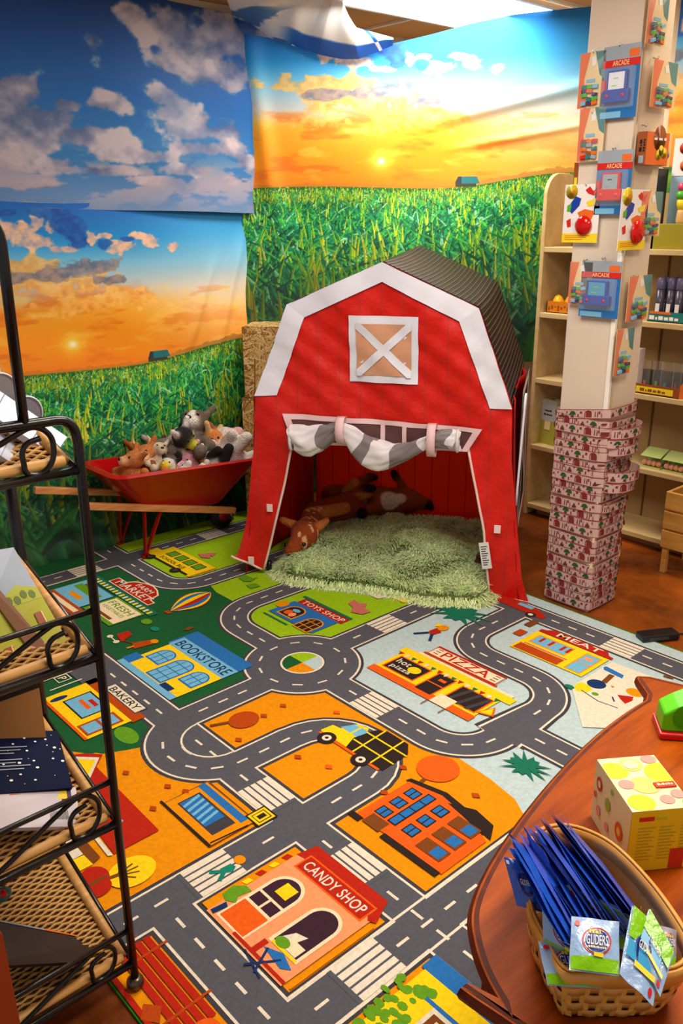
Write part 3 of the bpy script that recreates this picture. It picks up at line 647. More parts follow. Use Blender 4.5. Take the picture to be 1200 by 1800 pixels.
def blades(C, u0, v0, step, seed, n=5200):
    """corn leaves of the print, brushed in from far to near"""
    ny, nx = C.shape[:2]; rg = np.random.default_rng(seed); U = u0+nx*step; vb = v0
    deps = np.sort(.02+rg.random(n)**2.0*(-vb+.02))
    pal = [(46, 176, 66), (80, 204, 80), (14, 128, 72), (150, 210, 40), (6, 104, 74), (26, 158, 98), (206, 222, 34), (4, 92, 60), (150, 232, 170), (232, 232, 60), (0, 70, 46)]
    wts = np.array([.17, .13, .17, .04, .15, .14, .018, .09, .06, .008, .06]); wts /= wts.sum()
    ci = rg.choice(len(pal), n, p=wts)
    for k in range(n):
        dep = deps[k]; uu = rg.uniform(u0-.1, U+.1); s = .014+.36*dep+.04*dep*rg.random(); vv = -dep+float(hor(np.array(uu)))
        yel = ci[k] in (3, 6, 9); c = np.array(pal[ci[k]])/255.
        clump = math.sin(uu*7.3+dep*9)+math.sin(uu*17+2.1)
        if dep < .09 and rg.random() < .28: ci[k] = 6; yel = True; c = np.array(pal[6])/255.*.9
        elif clump > 1.05 and rg.random() < .16: ci[k] = 9; yel = True; c = np.array(pal[(6, 9, 3)[k % 3]])/255.
        if dep > .3: c = c*np.clip(1.2-dep*.85, .4, 1)
        s = s*(1.35 if yel else 1); w = s*((.028+.03*rg.random()) if yel else (.045+.06*rg.random())); lean = rg.normal(0, .13 if yel else .6); droop = rg.random() < (.05 if yel else .5)
        t = np.linspace(0, 1, 7); bx = uu+s*lean*t**1.6; by = vv+s*(t*(1.0 if not droop else 1.6)-(1.5*t**2.4 if droop else 0))*.8
        x0 = int((bx.min()-w-u0)/step); x1 = int((bx.max()+w-u0)/step)+2; y0 = int((by.min()-w-v0)/step); y1 = int((by.max()+w-v0)/step)+2
        x0, y0 = max(x0, 0), max(y0, 0); x1, y1 = min(x1, nx), min(y1, ny)
        if x1-x0 < 1 or y1-y0 < 1: continue
        gx = u0+(np.arange(x0, x1)+.0)*step; gy = v0+np.arange(y0, y1)*step; X, Y = np.meshgrid(gx, gy)
        best = np.full(X.shape, 9.); sd = np.zeros(X.shape)
        for a in range(6):
            ax, ay, bx_, by_ = bx[a], by[a], bx[a+1], by[a+1]; dx, dy = bx_-ax, by_-ay; q = np.clip(((X-ax)*dx+(Y-ay)*dy)/(dx*dx+dy*dy+1e-12), 0, 1)
            ww = w*(1-.85*((a+q)/6)**1.3); ex, ey = X-ax-q*dx, Y-ay-q*dy; d = np.hypot(ex, ey)/ww; cr = (ex*dy-ey*dx)/(np.hypot(dx, dy)+1e-9)/ww
            mk = d < best; best[mk] = d[mk]; sd[mk] = cr[mk]
        al = sst(1.25, .75, best)*.95; tone = 1+.28*np.clip(sd, -1, 1)-.35*np.exp(-(sd/.14)**2)*(.5 if w > 3*step else 0)
        C[y0:y1, x0:x1] = C[y0:y1, x0:x1]*(1-al[..., None])+(c*tone[..., None])*al[..., None]
    return C
def house(C, u, v):
    vh = v-hor(np.array(1.09)); uh = u-1.09
    roof = (np.abs(uh) < .062-.5*np.clip(vh-.012, 0, 1)*.9) & (vh > .012) & (vh < .044); body = (np.abs(uh+.008) < .052) & (vh > -.004) & (vh <= .014)
    C[body] = col(60, 60, 44); C[roof] = col(30, 116, 122); C[roof & (uh < -.03)] = col(44, 60, 66); return C
cloth = vmat('printed_cloth', rough=.62, bump=.04, bscale=350)
# --- field sheet on the left wall
ST = .0030
def sheet(name, u0, u1, v0, v1fn, vmax, place, seed, label, n):
    us = np.arange(u0, u1, ST); vs = np.arange(v0, vmax, ST); Ug, Vg = np.meshgrid(us, vs)
    C = paint_farm(Ug, Vg, seed); C = blades(C, u0, v0, ST, seed+1, n); C = house(C, Ug, Vg)
    top = v1fn(Ug); Vc = np.minimum(Vg, top)
    P = place(Ug, Vc)
    keep = int(np.ceil((float(top.max())-v0)/ST))+1
    o = grid_obj(name, P[:keep], C[:keep], cloth); tag(o, label, 'backdrop'); return o
def place_left(u, v):
    Y = u+.991; z = v+.865
    x = -3.642+.012*np.sin(Y*3+z*2)*sst(0, .3, z)+.020*np.exp(-((Y-2.42+(z-.9)*-.35)/.035)**2)*sst(.6, 1.1, z)*sst(1.5, 1.3, z)+.014*np.exp(-((Y-2.24+(z-.9)*-.45)/.03)**2)*sst(.8, 1.0, z)*sst(1.4, 1.2, z)+.004*np.sin(z*17+Y*4)
    x = x+.03*sst(.12, 0.0, z)
    return np.stack([x, Y, z], -1)
sheet('field_backdrop', .05, 2.1, -.860, lambda u: .712-.020*sst(1.0, 1.7, u)+.006*np.sin(u*7), .73, place_left, 3, 'cloth backdrop of a cornfield under an orange sunset hung low on the left wall', 6800)
# --- the same print hung across the corner
A0 = np.array([-3.64, 2.63]); DG = math.radians(48); DD = np.array([math.cos(DG), math.sin(DG)]); DN = np.array([-DD[1], DD[0]])
def place_diag(u, v):
    z = v+1.645
    off = -.03*np.sin(u*2.2)*0+.012*np.sin(u*6+z*2.5)+.022*np.exp(-((u-.13-(z-1.6)*-.12)/.05)**2)*sst(1.3, 1.7, z)+.018*np.exp(-((z-1.93-.22*(u-.9))/.03)**2)*sst(.75, 1.2, u)+.012*np.exp(-((z-1.80-.16*(u-.9))/.02)**2)*sst(.9, 1.3, u)+.006*np.sin(z*9-u*5)-.05*np.exp(-(u/.03)**2)*0
    return np.stack([A0[0]+DD[0]*u-DN[0]*off, A0[1]+DD[1]*u-DN[1]*off, z], -1)
def top_diag(u): return np.interp(u, [0, .136, .27, .4, .58, .72, .9, 1.08, 1.27, 1.62, 1.8], [2.318, 2.30, 2.26, 2.235, 2.25, 2.275, 2.312, 2.352, 2.383, 2.415, 2.415])-1.645
def place_diag2(u, v):
    P = place_diag(u, v); P[..., 0] += .035*(v-.2)*sst(.12, 0, u)*0; return P
sheet('corner_backdrop', -.02, 1.63, -.86, top_diag, .79, place_diag, 3, 'cloth backdrop of the sunset cornfield hung across the corner behind the red barn', 6200)
# --- blue sky sheet above the field sheet
def sky_sheet():
    st = .004; ys = np.arange(.85, 2.93, st); zs = np.arange(1.525, 2.415, st); Y, Zz = np.meshgrid(ys, zs)
    stops = [(1.5, (112, 132, 170)), (1.62, (84, 128, 182)), (1.8, (22, 108, 174)), (2.0, (2, 96, 176)), (2.2, (0, 78, 160)), (2.42, (0, 56, 128))]
    C = np.stack([np.interp(Zz, [s[0] for s in stops], [s[1][k] for s in stops]) for k in range(3)], -1)/255
    n = fbm(Y*9, Zz*12, 31, 6); nl = fbm(Y*4, Zz*5, 40, 4)
    def blob(plist):
        d = np.zeros_like(Y)
        for x, y, rx, ry in plist:
            cy, cz = WX(-3.65, x, y); ey, _ = WX(-3.65, x+rx, y); _, ez = WX(-3.65, x, y+ry)
            d = np.maximum(d, np.exp(-((Y-cy)/(abs(ey-cy)+1e-6))**2*.7-((Zz-cz)/(abs(ez-cz)+1e-6))**2*.7))
        return d
    big = blob([(230, 30, 34, 26), (290, 45, 55, 42), (330, 80, 70, 50), (385, 70, 55, 40), (360, 130, 60, 34), (400, 130, 40, 34), (300, 110, 50, 25), (440, 90, 40, 40)])
    mid = blob([(185, 182, 38, 20), (280, 170, 32, 22), (305, 200, 42, 25), (330, 225, 55, 30), (385, 230, 45, 22), (350, 262, 55, 16), (160, 75, 20, 34), (420, 285, 20, 16)])
    low = blob([(240, 275, 60, 14), (330, 300, 60, 12), (60, 290, 70, 14), (400, 262, 30, 18), (180, 300, 60, 10), (270, 318, 40, 8), (40, 325, 60, 10), (385, 318, 30, 9), (20, 160, 60, 38), (60, 210, 80, 34), (20, 240, 90, 34), (140, 240, 70, 24), (195, 262, 50, 22), (110, 185, 30, 14)])
    for d, edge in ((big, .0), (mid, .0), (low, .0)):
        t = sst(.40, .56, d*.62+(n-.5)*.75+.12)*sst(.10, .3, d); shade = np.clip(.55+(nl-.5)*1.2+(n-.5)*2.4, 0, 1)
        c = mixc(col(84, 98, 140)+0*C, col(200, 182, 188)+0*C, shade); C = mixc(C, c, t*.93)
    band = np.exp(-((Zz-1.66)/.10)**2); nb = fbm(Y*7, Zz*20, 77, 6); C = mixc(C, col(176, 160, 172)+0*C, sst(.46, .58, nb)*band*.85)
    thin = sst(.5, .8, fbm(Y*4, Zz*6, 90, 5)); C = mixc(C, col(60, 100, 160)+0*C, thin*.35*sst(2.3, 2.0, Zz))
    top = np.interp(Y, [.8, 1.9, 2.2, 2.6, 2.95], [2.42, 2.415, 2.40, 2.385, 2.375]); z = np.minimum(Zz, top)
    bot = 1.553-.022*sst(1.6, 2.6, Y)+.004*np.sin(Y*6); z = np.maximum(z, bot)
    x = -3.622+.010*np.sin(Y*2.6+1)+.004*np.sin(Y*9+z*4)+.003*np.sin(z*21+Y)
    o = grid_obj('sky_backdrop', np.stack([x, Y, z], -1), C, cloth); tag(o, 'cloth backdrop printed with grey clouds on deep blue sky high on the left wall', 'backdrop')
sky_sheet()
# --- loose end of a white-backed sky cloth slung over the corner
def drape():
    topP = [(395, -14), (440, -10), (490, -6), (530, -4), (560, -2), (585, 0), (602, 2), (612, 26), (625, 48), (690, 66)]
    botP = [(412, 34), (440, 42), (470, 62), (500, 70), (524, 84), (560, 96), (600, 104), (630, 104), (662, 92), (690, 80)]
    offT = [.02, .06, .10, .16, .22, .26, .26, .20, .13, .04]; offB = [.02, .05, .03, .06, .05, .06, .05, .05, .04, .03]
    def onp(x, y, off):
        d = _ray(x, y); n = np.array([DN[0], DN[1], 0]); a = np.array([A0[0], A0[1], 0])-np.array([0, 0, CAMH])
        t = ((a-n*off)@n)/(d@n); return d*t+np.array([0, 0, CAMH])
    nu, nv = 200, 90; T_ = np.linspace(0, 1, 10); P = np.zeros((nv+1, nu+1, 3)); C = np.zeros_like(P)
    for i in range(nu+1):
        s = i/nu; tx, ty, ot = [np.interp(s, T_, q) for q in ([p[0] for p in topP], [p[1] for p in topP], offT)]; bx, by, ob = [np.interp(s, T_, q) for q in ([p[0] for p in botP], [p[1] for p in botP], offB)]
        a = onp(tx, ty, ot); b = onp(bx, by, ob)
        if a[2] > 2.405: a = np.array(F(tx, ty, 2.405)+(2.405,))
        for j in range(nv+1):
            t = j/nv; w = .02*math.sin(s*34+2*math.sin(t*3))*math.sin(t*math.pi)*(1-s); p = a*(1-t)+b*t; p[:2] -= DN*(w+.05*math.sin(t*math.pi)); P[j, i] = p
    S, Tt = np.meshgrid(np.linspace(0, 1, nu+1), np.linspace(0, 1, nv+1)); n = fbm(S*5+.6*np.sin(Tt*3), Tt*3+S*3, 5, 4)
    C[:] = col(236, 238, 240); C = mixc(C, col(176, 170, 168)+0*C, sst(.35, .0, S)*.5)
    w = np.sin((S*16+Tt*5*(1-S)+n*6)); sw = sst(.2, .7, w)*sst(.62, .2, S)*sst(.15, .5, Tt); C = mixc(C, col(20, 84, 158)+0*C, sw*.75)
    edge = sst(.70-.25*sst(.9, 1, S), .76-.2*sst(.85, 1, S), Tt+.05*(n-.5))*sst(.25, .42, S); C = mixc(C, col(10, 92, 196)+0*C, edge)
    o = grid_obj('draped_cloth', P, C, cloth); tag(o, 'white and blue loose cloth end slung below the ceiling over the corner backdrop', 'cloth')
drape()
# the sliver of another sheet on the back wall, right of the column
def right_sheet():
    xs = np.arange(-2.15, -1.2, .01); zs = np.arange(1.40, 2.40, .01); X, Zz = np.meshgrid(xs, zs); u = (X+2.6)*1.0+.3; v = (Zz-1.72)
    C = paint_farm(u, v, 8); o = grid_obj('side_backdrop', np.stack([X, 0*X+WB-.012+.004*np.sin(X*9), Zz], -1), C, cloth); tag(o, 'strip of sunset backdrop on the back wall seen right of the white column', 'backdrop')
right_sheet()
# ------------------------------------------------------------------ smooth bodies grown from round limbs
def blobmesh(name, prims, m, parent=None, h=.006, k=.012, spots=(), noise=0):
    """prims: ('c', a, b, ra, rb, colour) or ('e', centre, radii, colour[, rotation])"""
    lo = np.full(3, 9.); hi = -lo
    for p in prims:
        if p[0] == 'c':
            for q, r in ((p[1], p[3]), (p[2], p[4])): lo = np.minimum(lo, np.array(q)-r); hi = np.maximum(hi, np.array(q)+r)
        else: r = max(p[2]); lo = np.minimum(lo, np.array(p[1])-r); hi = np.maximum(hi, np.array(p[1])+r)
    lo -= 2.5*h; hi += 2.5*h; ns = np.ceil((hi-lo)/h).astype(int)+1
    ax = [lo[i]+h*np.arange(ns[i]) for i in range(3)]; G = np.stack(np.meshgrid(*ax, indexing='ij'), -1)
    def dists(G):
        D = []
        for p in prims:
            if p[0] == 'c':
                a, b = np.array(p[1], float), np.array(p[2], float); ab = b-a; L2 = ab@ab+1e-12
                t = np.clip(((G-a)@ab)/L2, 0, 1); D.append(np.linalg.norm(G-a-t[..., None]*ab, axis=-1)-(p[3]+(p[4]-p[3])*t))
            else:
                q = G-np.array(p[1], float); r = np.array(p[2], float)
                if len(p) > 4: q = q@np.array(Matrix.Rotation(p[4][0], 3, 'X') @ Matrix.Rotation(p[4][1], 3, 'Y') @ Matrix.Rotation(p[4][2], 3, 'Z'))
                k0 = np.linalg.norm(q/r, axis=-1); k1 = np.linalg.norm(q/r**2, axis=-1)+1e-9; D.append(k0*(k0-1)/k1)
        return np.stack(D, -1)
    D = dists(G); mn = D.min(-1); S = mn-k*np.log(np.exp(-np.clip((D-mn[..., None])/k, 0, 40)).sum(-1))*.6
    if noise: S = S+noise*(np.sin(G[..., 0]*90+3*np.sin(G[..., 1]*70))*np.sin(G[..., 1]*85+G[..., 2]*60))
    neg = S < 0; nx, ny, nz = S.shape
    cnt = np.zeros((nx-1, ny-1, nz-1), int); acc = np.zeros((nx-1, ny-1, nz-1, 3)); num = np.zeros((nx-1, ny-1, nz-1))
    corners = [(i, j, l) for i in (0, 1) for j in (0, 1) for l in (0, 1)]
    def sub(A, c): return A[c[0]:nx-1+c[0], c[1]:ny-1+c[1], c[2]:nz-1+c[2]]
    for c in corners: cnt += sub(neg, c)
    for a in corners:
        for axk in range(3):
            if a[axk]: continue
            b = list(a); b[axk] = 1; Sa, Sb = sub(S, a), sub(S, b); cr = (Sa < 0) != (Sb < 0)
            t = np.where(cr, Sa/(Sa-Sb+1e-12), 0); pt = np.array(a, float)+0*acc; pt[..., axk] += t
            acc += pt*cr[..., None]; num += cr
    act = (cnt > 0) & (cnt < 8); ids = np.full(act.shape, -1); ids[act] = np.arange(act.sum())
    base = np.stack(np.nonzero(act), -1); V = (base+acc[act]/num[act][:, None])*h+lo
    quads = []
    for axk in range(3):
        o = [i for i in range(3) if i != axk]; sl0 = [slice(None)]*3; sl1 = [slice(None)]*3; sl0[axk] = slice(0, -1); sl1[axk] = slice(1, None)
        cr = neg[tuple(sl0)] != neg[tuple(sl1)]; I = np.stack(np.nonzero(cr), -1)
        I = I[(I[:, o[0]] > 0) & (I[:, o[1]] > 0) & (I[:, o[0]] < S.shape[o[0]]-1) & (I[:, o[1]] < S.shape[o[1]]-1)]
        def g(d0, d1): J = I.copy(); J[:, o[0]] += d0; J[:, o[1]] += d1; return ids[J[:, 0], J[:, 1], J[:, 2]]
        q = np.stack([g(-1, -1), g(0, -1), g(0, 0), g(-1, 0)], -1); inside = neg[I[:, 0], I[:, 1], I[:, 2]]
        flip = ~inside if axk != 1 else inside; q[flip] = q[flip][:, ::-1]; quads.append(q)
    Q = np.concatenate(quads); me = bpy.data.meshes.new(name); me.vertices.add(len(V)); me.vertices.foreach_set('co', V.astype(np.float32).reshape(-1))
    me.loops.add(Q.size); me.loops.foreach_set('vertex_index', Q.reshape(-1).astype(np.int32)); me.polygons.add(len(Q))
    me.polygons.foreach_set('loop_start', np.arange(0, Q.size, 4, dtype=np.int32)); me.polygons.foreach_set('loop_total', np.full(len(Q), 4, dtype=np.int32))
    me.polygons.foreach_set('use_smooth', np.ones(len(Q), bool)); me.update(calc_edges=True)
    DV = dists(V); w = np.exp(-np.clip((DV-DV.min(-1, keepdims=True))/.004, 0, 30)); w /= w.sum(-1, keepdims=True)
    cols = np.array([p[5] if p[0] == 'c' else p[3] for p in prims])/255.; C = w@cols
    for c, r, cc in spots:
        d = np.linalg.norm((V-np.array(c))/np.array(r), axis=-1); C = mixc(C, np.array(cc)/255.+0*C, sst(1.1, .85, d))
    C *= (.9+.2*np.random.default_rng(1).random(len(V)))[:, None]
    set_dye(me, C); me.materials.append(m); o = bpy.data.objects.new(name, me); COL.objects.link(o)
    if parent is not None: o.parent = parent
    return o
plushm = vmat('plush', rough=.95, bump=.8, bscale=260)
glossy_black = mat('glossy_black', (14, 10, 10), rough=.12)
# ------------------------------------------------------------------ barn play tent
BA = np.array([-2.851, 2.070]); BANG = math.radians(33.83)
barn = thing('barn_play_tent', 'red barn-shaped cloth play tent with white trim and black roof', 'play tent', (BA[0], BA[1], 0), BANG)
BW, BD = 1.05, .88
red = stripe_mat('tent_red', (208, 20, 4), (170, 40, 22), 0, .088, .05, rough=.5, bump=.5)
redin = stripe_mat('tent_red_side', (206, 30, 8), (150, 24, 8), 1, .088, .05, rough=.55, bump=.12)
white = mat('tent_white', (226, 226, 238), rough=.6, bump=.1, bscale=30)
wtrim = mat('tent_piping', (235, 205, 195), rough=.7)
def gable(z, back=0):
    """left and right outline of the gable at height z"""
    L = [(0, 0), (.81, .0), (1.18, .145), (1.345, .535)]; zs = [p[0]+(.03*back if i > 0 else 0) for i, p in enumerate(L)]
    x = float(np.interp(z, zs, [p[1] for p in L])); xr = BW-x*.985
    return x, xr
def fy(x, z):
    r = -.012*math.sin(x*5+z*3)+.006*math.sin(x*21+z*13)+.003*math.sin(x*47-z*37)+.010*math.sin(z*8+x*2)*.6
    r += .004*math.sin((x*.7+z)*60)*math.exp(-((z-.95)/.25)**2)
    return r-.02*max(0, .5-z)*(1 if True else 0)
def doorL(z): return float(np.interp(z, [0, .04, .3, .6, .74], [.0, .012, .085, .158, .12]))
def doorR(z): return float(np.interp(z, [0, .3, .628, .73], [1.0, .965, .886, .94]))
def outL(z): return float(np.interp(z, [.02, .08, .3, .6, .81], [-.125, -.105, -.05, -.012, .0]))
def outR(z): return float(np.interp(z, [0, .1, .3, .6, .81], [1.165, 1.13, 1.10, 1.06, BW]))
def fp(x, z, off=0): return (x, fy(x, z)-off, z)
mb = MB()
nz = 60
mb.grid(lambda a, b: (lambda z: fp(gable(z)[0]+(gable(z)[1]-gable(z)[0])*a, z))(.81+(1.345-.81)*b), 60, 40, red)
def lowrow(a, b):
    z = .62+.19*b; l, r = outL(z), outR(z); return fp(l+(r-l)*a, z)
mb.grid(lowrow, 60, 14, red)
def legL(a, b):
    z = .62*b; zb = max(z, .10-.07*a) if b < .2 else z; l = outL(z); d = doorL(z); x = l+(d-l)*a
    return (x, fy(x, zb)-.05*(1-b)**2*(1-a), zb)
def legR(a, b):
    z = .004+.616*b; l = doorR(z); d = outR(z); x = l+(d-l)*a; return (x, fy(x, z)-.03*(1-b)**2*a, z)
mb.grid(legL, 14, 40, red); mb.grid(legR, 14, 40, red)
mb.build('front_panel', barn)
# white roof-line trim
mb = MB()
prof = [(0, .81), (.145, 1.18), (.535, 1.345), (BW-.143, 1.18), (BW, .80)]; inner = [(.095, .815), (.215, 1.13), (.535, 1.272), (BW-.215, 1.13), (BW-.085, .80)]
for i in range(4):
    def g(a, b, i=i):
        o = [prof[i][k]*(1-a)+prof[i+1][k]*a for k in (0, 1)]; n = [inner[i][k]*(1-a)+inner[i+1][k]*a for k in (0, 1)]
        x, z = o[0]*(1-b)+n[0]*b, o[1]*(1-b)+n[1]*b; return fp(x, z, .008)
    mb.grid(g, 12, 4, white)
mb.build('roof_trim', barn)
# printed loft window
mb = MB(); tan = mat('tent_tan', (206, 150, 116), rough=.7, bump=.1, bscale=25)
def quad(x0, z0, x1, z1, off, m_, n=8): mb.grid(lambda a, b: fp(x0+(x1-x0)*a, z0+(z1-z0)*b, off), n, n, m_)
quad(.40, .880, .679, 1.143, .008, white); quad(.430, .910, .652, 1.112, .011, tan)
for s in (0, 1):
    def g(a, b, s=s):
        x = .430+.222*a; zc = .910+.202*(a if s else 1-a); return fp(min(max(x, .425), .657), min(max(zc+(b-.5)*.042, .905), 1.117), .014)
    mb.grid(g, 14, 2, white)
mb.build('loft_window', barn)
def translucent(m, f):
    nt = m.node_tree; b = nt.nodes['Principled BSDF']; out = [n for n in nt.nodes if n.type == 'OUTPUT_MATERIAL'][0]; t = nt.nodes.new('ShaderNodeBsdfTranslucent'); x = nt.nodes.new('ShaderNodeMixShader'); x.inputs[0].default_value = f
    src = b.inputs['Base Color'].links[0].from_socket; nt.links.new(src, t.inputs['Color']); nt.links.new(b.outputs[0], x.inputs[1]); nt.links.new(t.outputs[0], x.inputs[2]); nt.links.new(x.outputs[0], out.inputs[0])
# side walls, back wall, roof
mb = MB()
for s, x0 in ((0, .0), (1, BW)):
    def g(a, b, x0=x0, s=s):
        z = .012+.81*b; y = BD*a; sg = -1 if s == 0 else 1; return (x0+sg*(.07*(1-b)**2*(1-a)+.012*math.sin(y*9+z*3)+.006*math.sin(y*23)), y+(-.03*(1-b)**2 if a < .02 else 0), z+.025*a*b)
    mb.grid(g, 40, 24, redin, flip=(s == 0))
mb.build('side_wall', barn, solid=.003)
mb = MB(); redb = stripe_mat('tent_red_backlit', (255, 96, 18), (214, 70, 16), 0, .088, .05, rough=.55, bump=.12)  # orange base colour stands in for light glowing through the red back cloth
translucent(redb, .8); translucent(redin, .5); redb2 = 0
mb.grid(lambda a, b: (BW*a, BD+.008*math.sin(a*12), .01+.83*b), 30, 16, redb, flip=True)
mb.grid(lambda a, b: (lambda z: (gable(z, 1)[0]+(gable(z, 1)[1]-gable(z, 1)[0])*a, BD, z))(.84+.535*b), 30, 12, redb, flip=True)
mb.build('back_wall', barn, solid=.003)
rf = mat('tent_roof', (28, 23, 18), rough=.5, alpha=.72); rfl = mat('tent_roof_line', (58, 52, 45), rough=.55)
rib = [(0, .81), (.145, 1.18), (.535, 1.345), (BW-.143, 1.18), (BW, .805)]
for i in range(4):
    mb = MB()
    def g(a, b, i=i):
        x = rib[i][0]*(1-b)+rib[i+1][0]*b; z = rib[i][1]*(1-b)+rib[i+1][1]*b+.035*a; sg = .012*math.sin(a*math.pi)*(-1)
        return (x, .004+(BD-.004)*a, z+sg)
    mb.grid(g, 24, 12, rf, flip=False)
    N = 22 if i in (1, 2) else 18
    for k in range(N):
        b0 = (k+.35)/N; b1 = b0+.22/N
        mb.grid(lambda a, b, b0=b0, b1=b1: tuple(Vector(g(a, b0+(b1-b0)*b))+Vector((-.0016 if i == 0 else (.0016 if i == 3 else 0), 0, .0016))), 24, 1, rfl)
    mb.build('roof_panel', barn, solid=.002)
# mesh side window with white surround on the right wall, standing proud like in the photo
mb = MB()
def sidep(y, z, off): return (BW+.03+off+.05*max(0, .6-z)*.6, y, z)
blk = mat('mesh_black', (26, 14, 14), rough=.6)
def sq(y0, z0, y1, z1, o, m_): mb.grid(lambda a, b: sidep(y0+(y1-y0)*a, z0+(z1-z0)*b, o), 4, 10, m_)
sq(.10, .28, .62, .84, .0, blk)
for a in ((.08, .26, .12, .86), (.60, .26, .64, .86), (.10, .82, .62, .86), (.10, .26, .62, .30)): sq(*a, .004, white)
for s in (0, 1):
    mb.grid(lambda a, b, s=s: sidep(.12+.48*a, .30+.52*(a if s else 1-a)+(b-.5)*.04, .006), 8, 1, white)
mb.build('side_window', barn)
mb = MB(); mb.grid(lambda a, b: (BW+.035+.012*b, .02+.05*a, .40+.45*b), 2, 8, white); mb.build('side_flap', barn, solid=.008)
# piping at the door and hem
for pts in ([(doorL(z), fy(doorL(z), z)-.05*(1-z/.62)**2*0-.004, z) for z in np.linspace(.03, .60, 16)],
            [(doorR(z), fy(doorR(z), z)-.004, z) for z in np.linspace(.0, .63, 16)],
            [legL(a, 0) for a in np.linspace(0, 1, 8)], [legR(a, 0) for a in np.linspace(0, 1, 8)]):
    mb = MB(); mb.tube(pts, .0055, wtrim, 6); mb.build('piping', barn)
# mesh valance with white hem
mb = MB(); netm = mat('valance_mesh', (96, 62, 62), rough=.8, alpha=.9)
VT = [(.121, .742), (.94, .717)]; VB = [(.165, .615), (.885, .620)]
def vg(a, b): x = (VT[0][0]+(VT[1][0]-VT[0][0])*a)*(1-b)+(VB[0][0]+(VB[1][0]-VB[0][0])*a)*b; z = (VT[0][1]+(VT[1][1]-VT[0][1])*a)*(1-b)+(VB[0][1]+(VB[1][1]-VB[0][1])*a)*b; return x, z
mb.grid(lambda a, b: fp(*vg(a, b), .010), 40, 6, netm)
pinkw = mat('valance_hem', (232, 196, 198), rough=.7)
mb.grid(lambda a, b: fp(*vg(a, b*.18), .013), 40, 2, pinkw)
mb.grid(lambda a, b: fp(*vg(a*.035, b), .013), 2, 6, pinkw); mb.grid(lambda a, b: fp(*vg(.965+a*.035, b), .013), 2, 6, pinkw)
mb.grid(lambda a, b: fp(*vg(a, .9+.1*b), .013), 40, 2, pinkw)
mb.build('valance', barn)
# the rolled-up door curtain, sagging between its ties
greyc = mat('curtain_grey', (128, 118, 122), rough=.5, bump=.3, bscale=20); whc = mat('curtain_white', (224, 218, 222), rough=.5, bump=.3, bscale=20)
def roll(a):
    x = .165+a*.680; z = float(np.interp(a, [0, .1, .2, .31, .40, .50, .60, .72, .82, .9, 1.0], [.655, .640, .665, .705, .660, .605, .585, .615, .668, .682, .672]))
    r = float(np.interp(a, [0, .06, .16, .24, .31, .38, .5, .62, .74, .82, .88, 1.0], [.050, .060, .058, .040, .020, .034, .050, .046, .034, .024, .034, .040])); return x, z-.006, r
for k, (a0, a1, mm) in enumerate(((0, .17, whc), (.17, .29, greyc), (.29, .44, whc), (.44, .50, greyc), (.50, .64, whc), (.64, .79, greyc), (.79, .84, whc), (.84, .95, greyc), (.95, 1.0, whc))):
    mb = MB()
    def g(s, t, a0=a0, a1=a1, k=k):
        a = a0+(a1-a0)*s; x, z, r = roll(a); q = t*2*math.pi; sw = math.sin(min(max((a-.31)/.5, 0), 1)*math.pi)
        r2 = r*(1+.10*math.sin(q*4+a*22)+.05*math.sin(q*9-a*31)); sk = (.045*math.sin(q+.6)*sw)+.015*math.sin(q*2+a*9)
        return (x+sk, fy(x, z)-.034+r2*.55*math.sin(q), z+r2*math.cos(q)*(1+.15*sw))
    mb.grid(g, 12, 40, mm); mb.build('rolled_curtain', barn)
mb = MB(); x0_, z0_, r0_ = roll(0); mb.tube([(x0_-.002, fy(.17, .65)-.034+r0_*.5*math.cos(t), z0_+r0_*1.0*math.sin(t)) for t in np.linspace(0, 6.28, 20)], .007, whc, 6); mb.build('curtain_edge', barn)
mb = MB(); mb.tube([(roll(1)[0]+.002, fy(.84, .66)-.034+.023*math.cos(t), roll(1)[1]+.042*math.sin(t)) for t in np.linspace(0, 6.28, 18)], .007, whc, 6); mb.build('curtain_edge', barn)
for x, z0, z1 in ((.375, .635, .742), (.745, .60, .73)):
    mb = MB(); q = np.linspace(0, 2*math.pi, 14); zc = (z0+z1)/2-.01
    mb.grid(lambda a, b, x=x, z0=z0, z1=z1: (x+(b-.5)*.034, fy(x, .68)-.030+.045*math.sin(a*2*math.pi), (z0+z1)/2+(z1-z0)*.52*math.cos(a*2*math.pi)), 16, 2, pinkw); mb.build('curtain_tie', barn, solid=.002)
for x in (.53, .62):
    mb = MB(); mb.grid(lambda a, b, x=x: fp(x+.018*a, .60+.11*b, .016), 2, 5, pinkw); mb.build('curtain_tie', barn)
vel = mat('velcro_white', (236, 214, 210), rough=.8)
for x, z in ((.055, .33), (1.02, .31), (-.035, .085)):
    mb = MB(); T = Matrix.Translation((x, fy(x, z)-.010-(.03 if z < .2 else .0)-.008, z)); mb.box((-.013, -.002, -.017), (.013, .002, .017), vel, T=T); mb.build('velcro_tab', barn, bevel=.001)
mb = MB(); lab = mat('care_tag', (226, 226, 224), rough=.6); T = Matrix.Translation((.965, -.018, .245)) @ Matrix.Rotation(-.18, 4, 'Y')
mb.box((-.018, -.002, -.115), (.022, 0, 0), lab, T=T); ink = mat('ink_dark', (60, 58, 60), rough=.6)
for j in range(9): mb.box((-.012, -.0026, -.02-j*.010), (.014-.004*(j % 3), -.0022, -.016-j*.010), ink, T=T)
mb.build('care_tag', barn)
pole = mat('pole_black', (16, 16, 20), rough=.4)
mb = MB(); mb.tube([(.02, .03, .012), (.02, .03, .055)], .012, pole, 8); mb.build('corner_foot', barn)
def B2W(x, y, z=0): c, s = math.cos(BANG), math.sin(BANG); return (BA[0]+x*c-y*s, BA[1]+x*s+y*c, z)
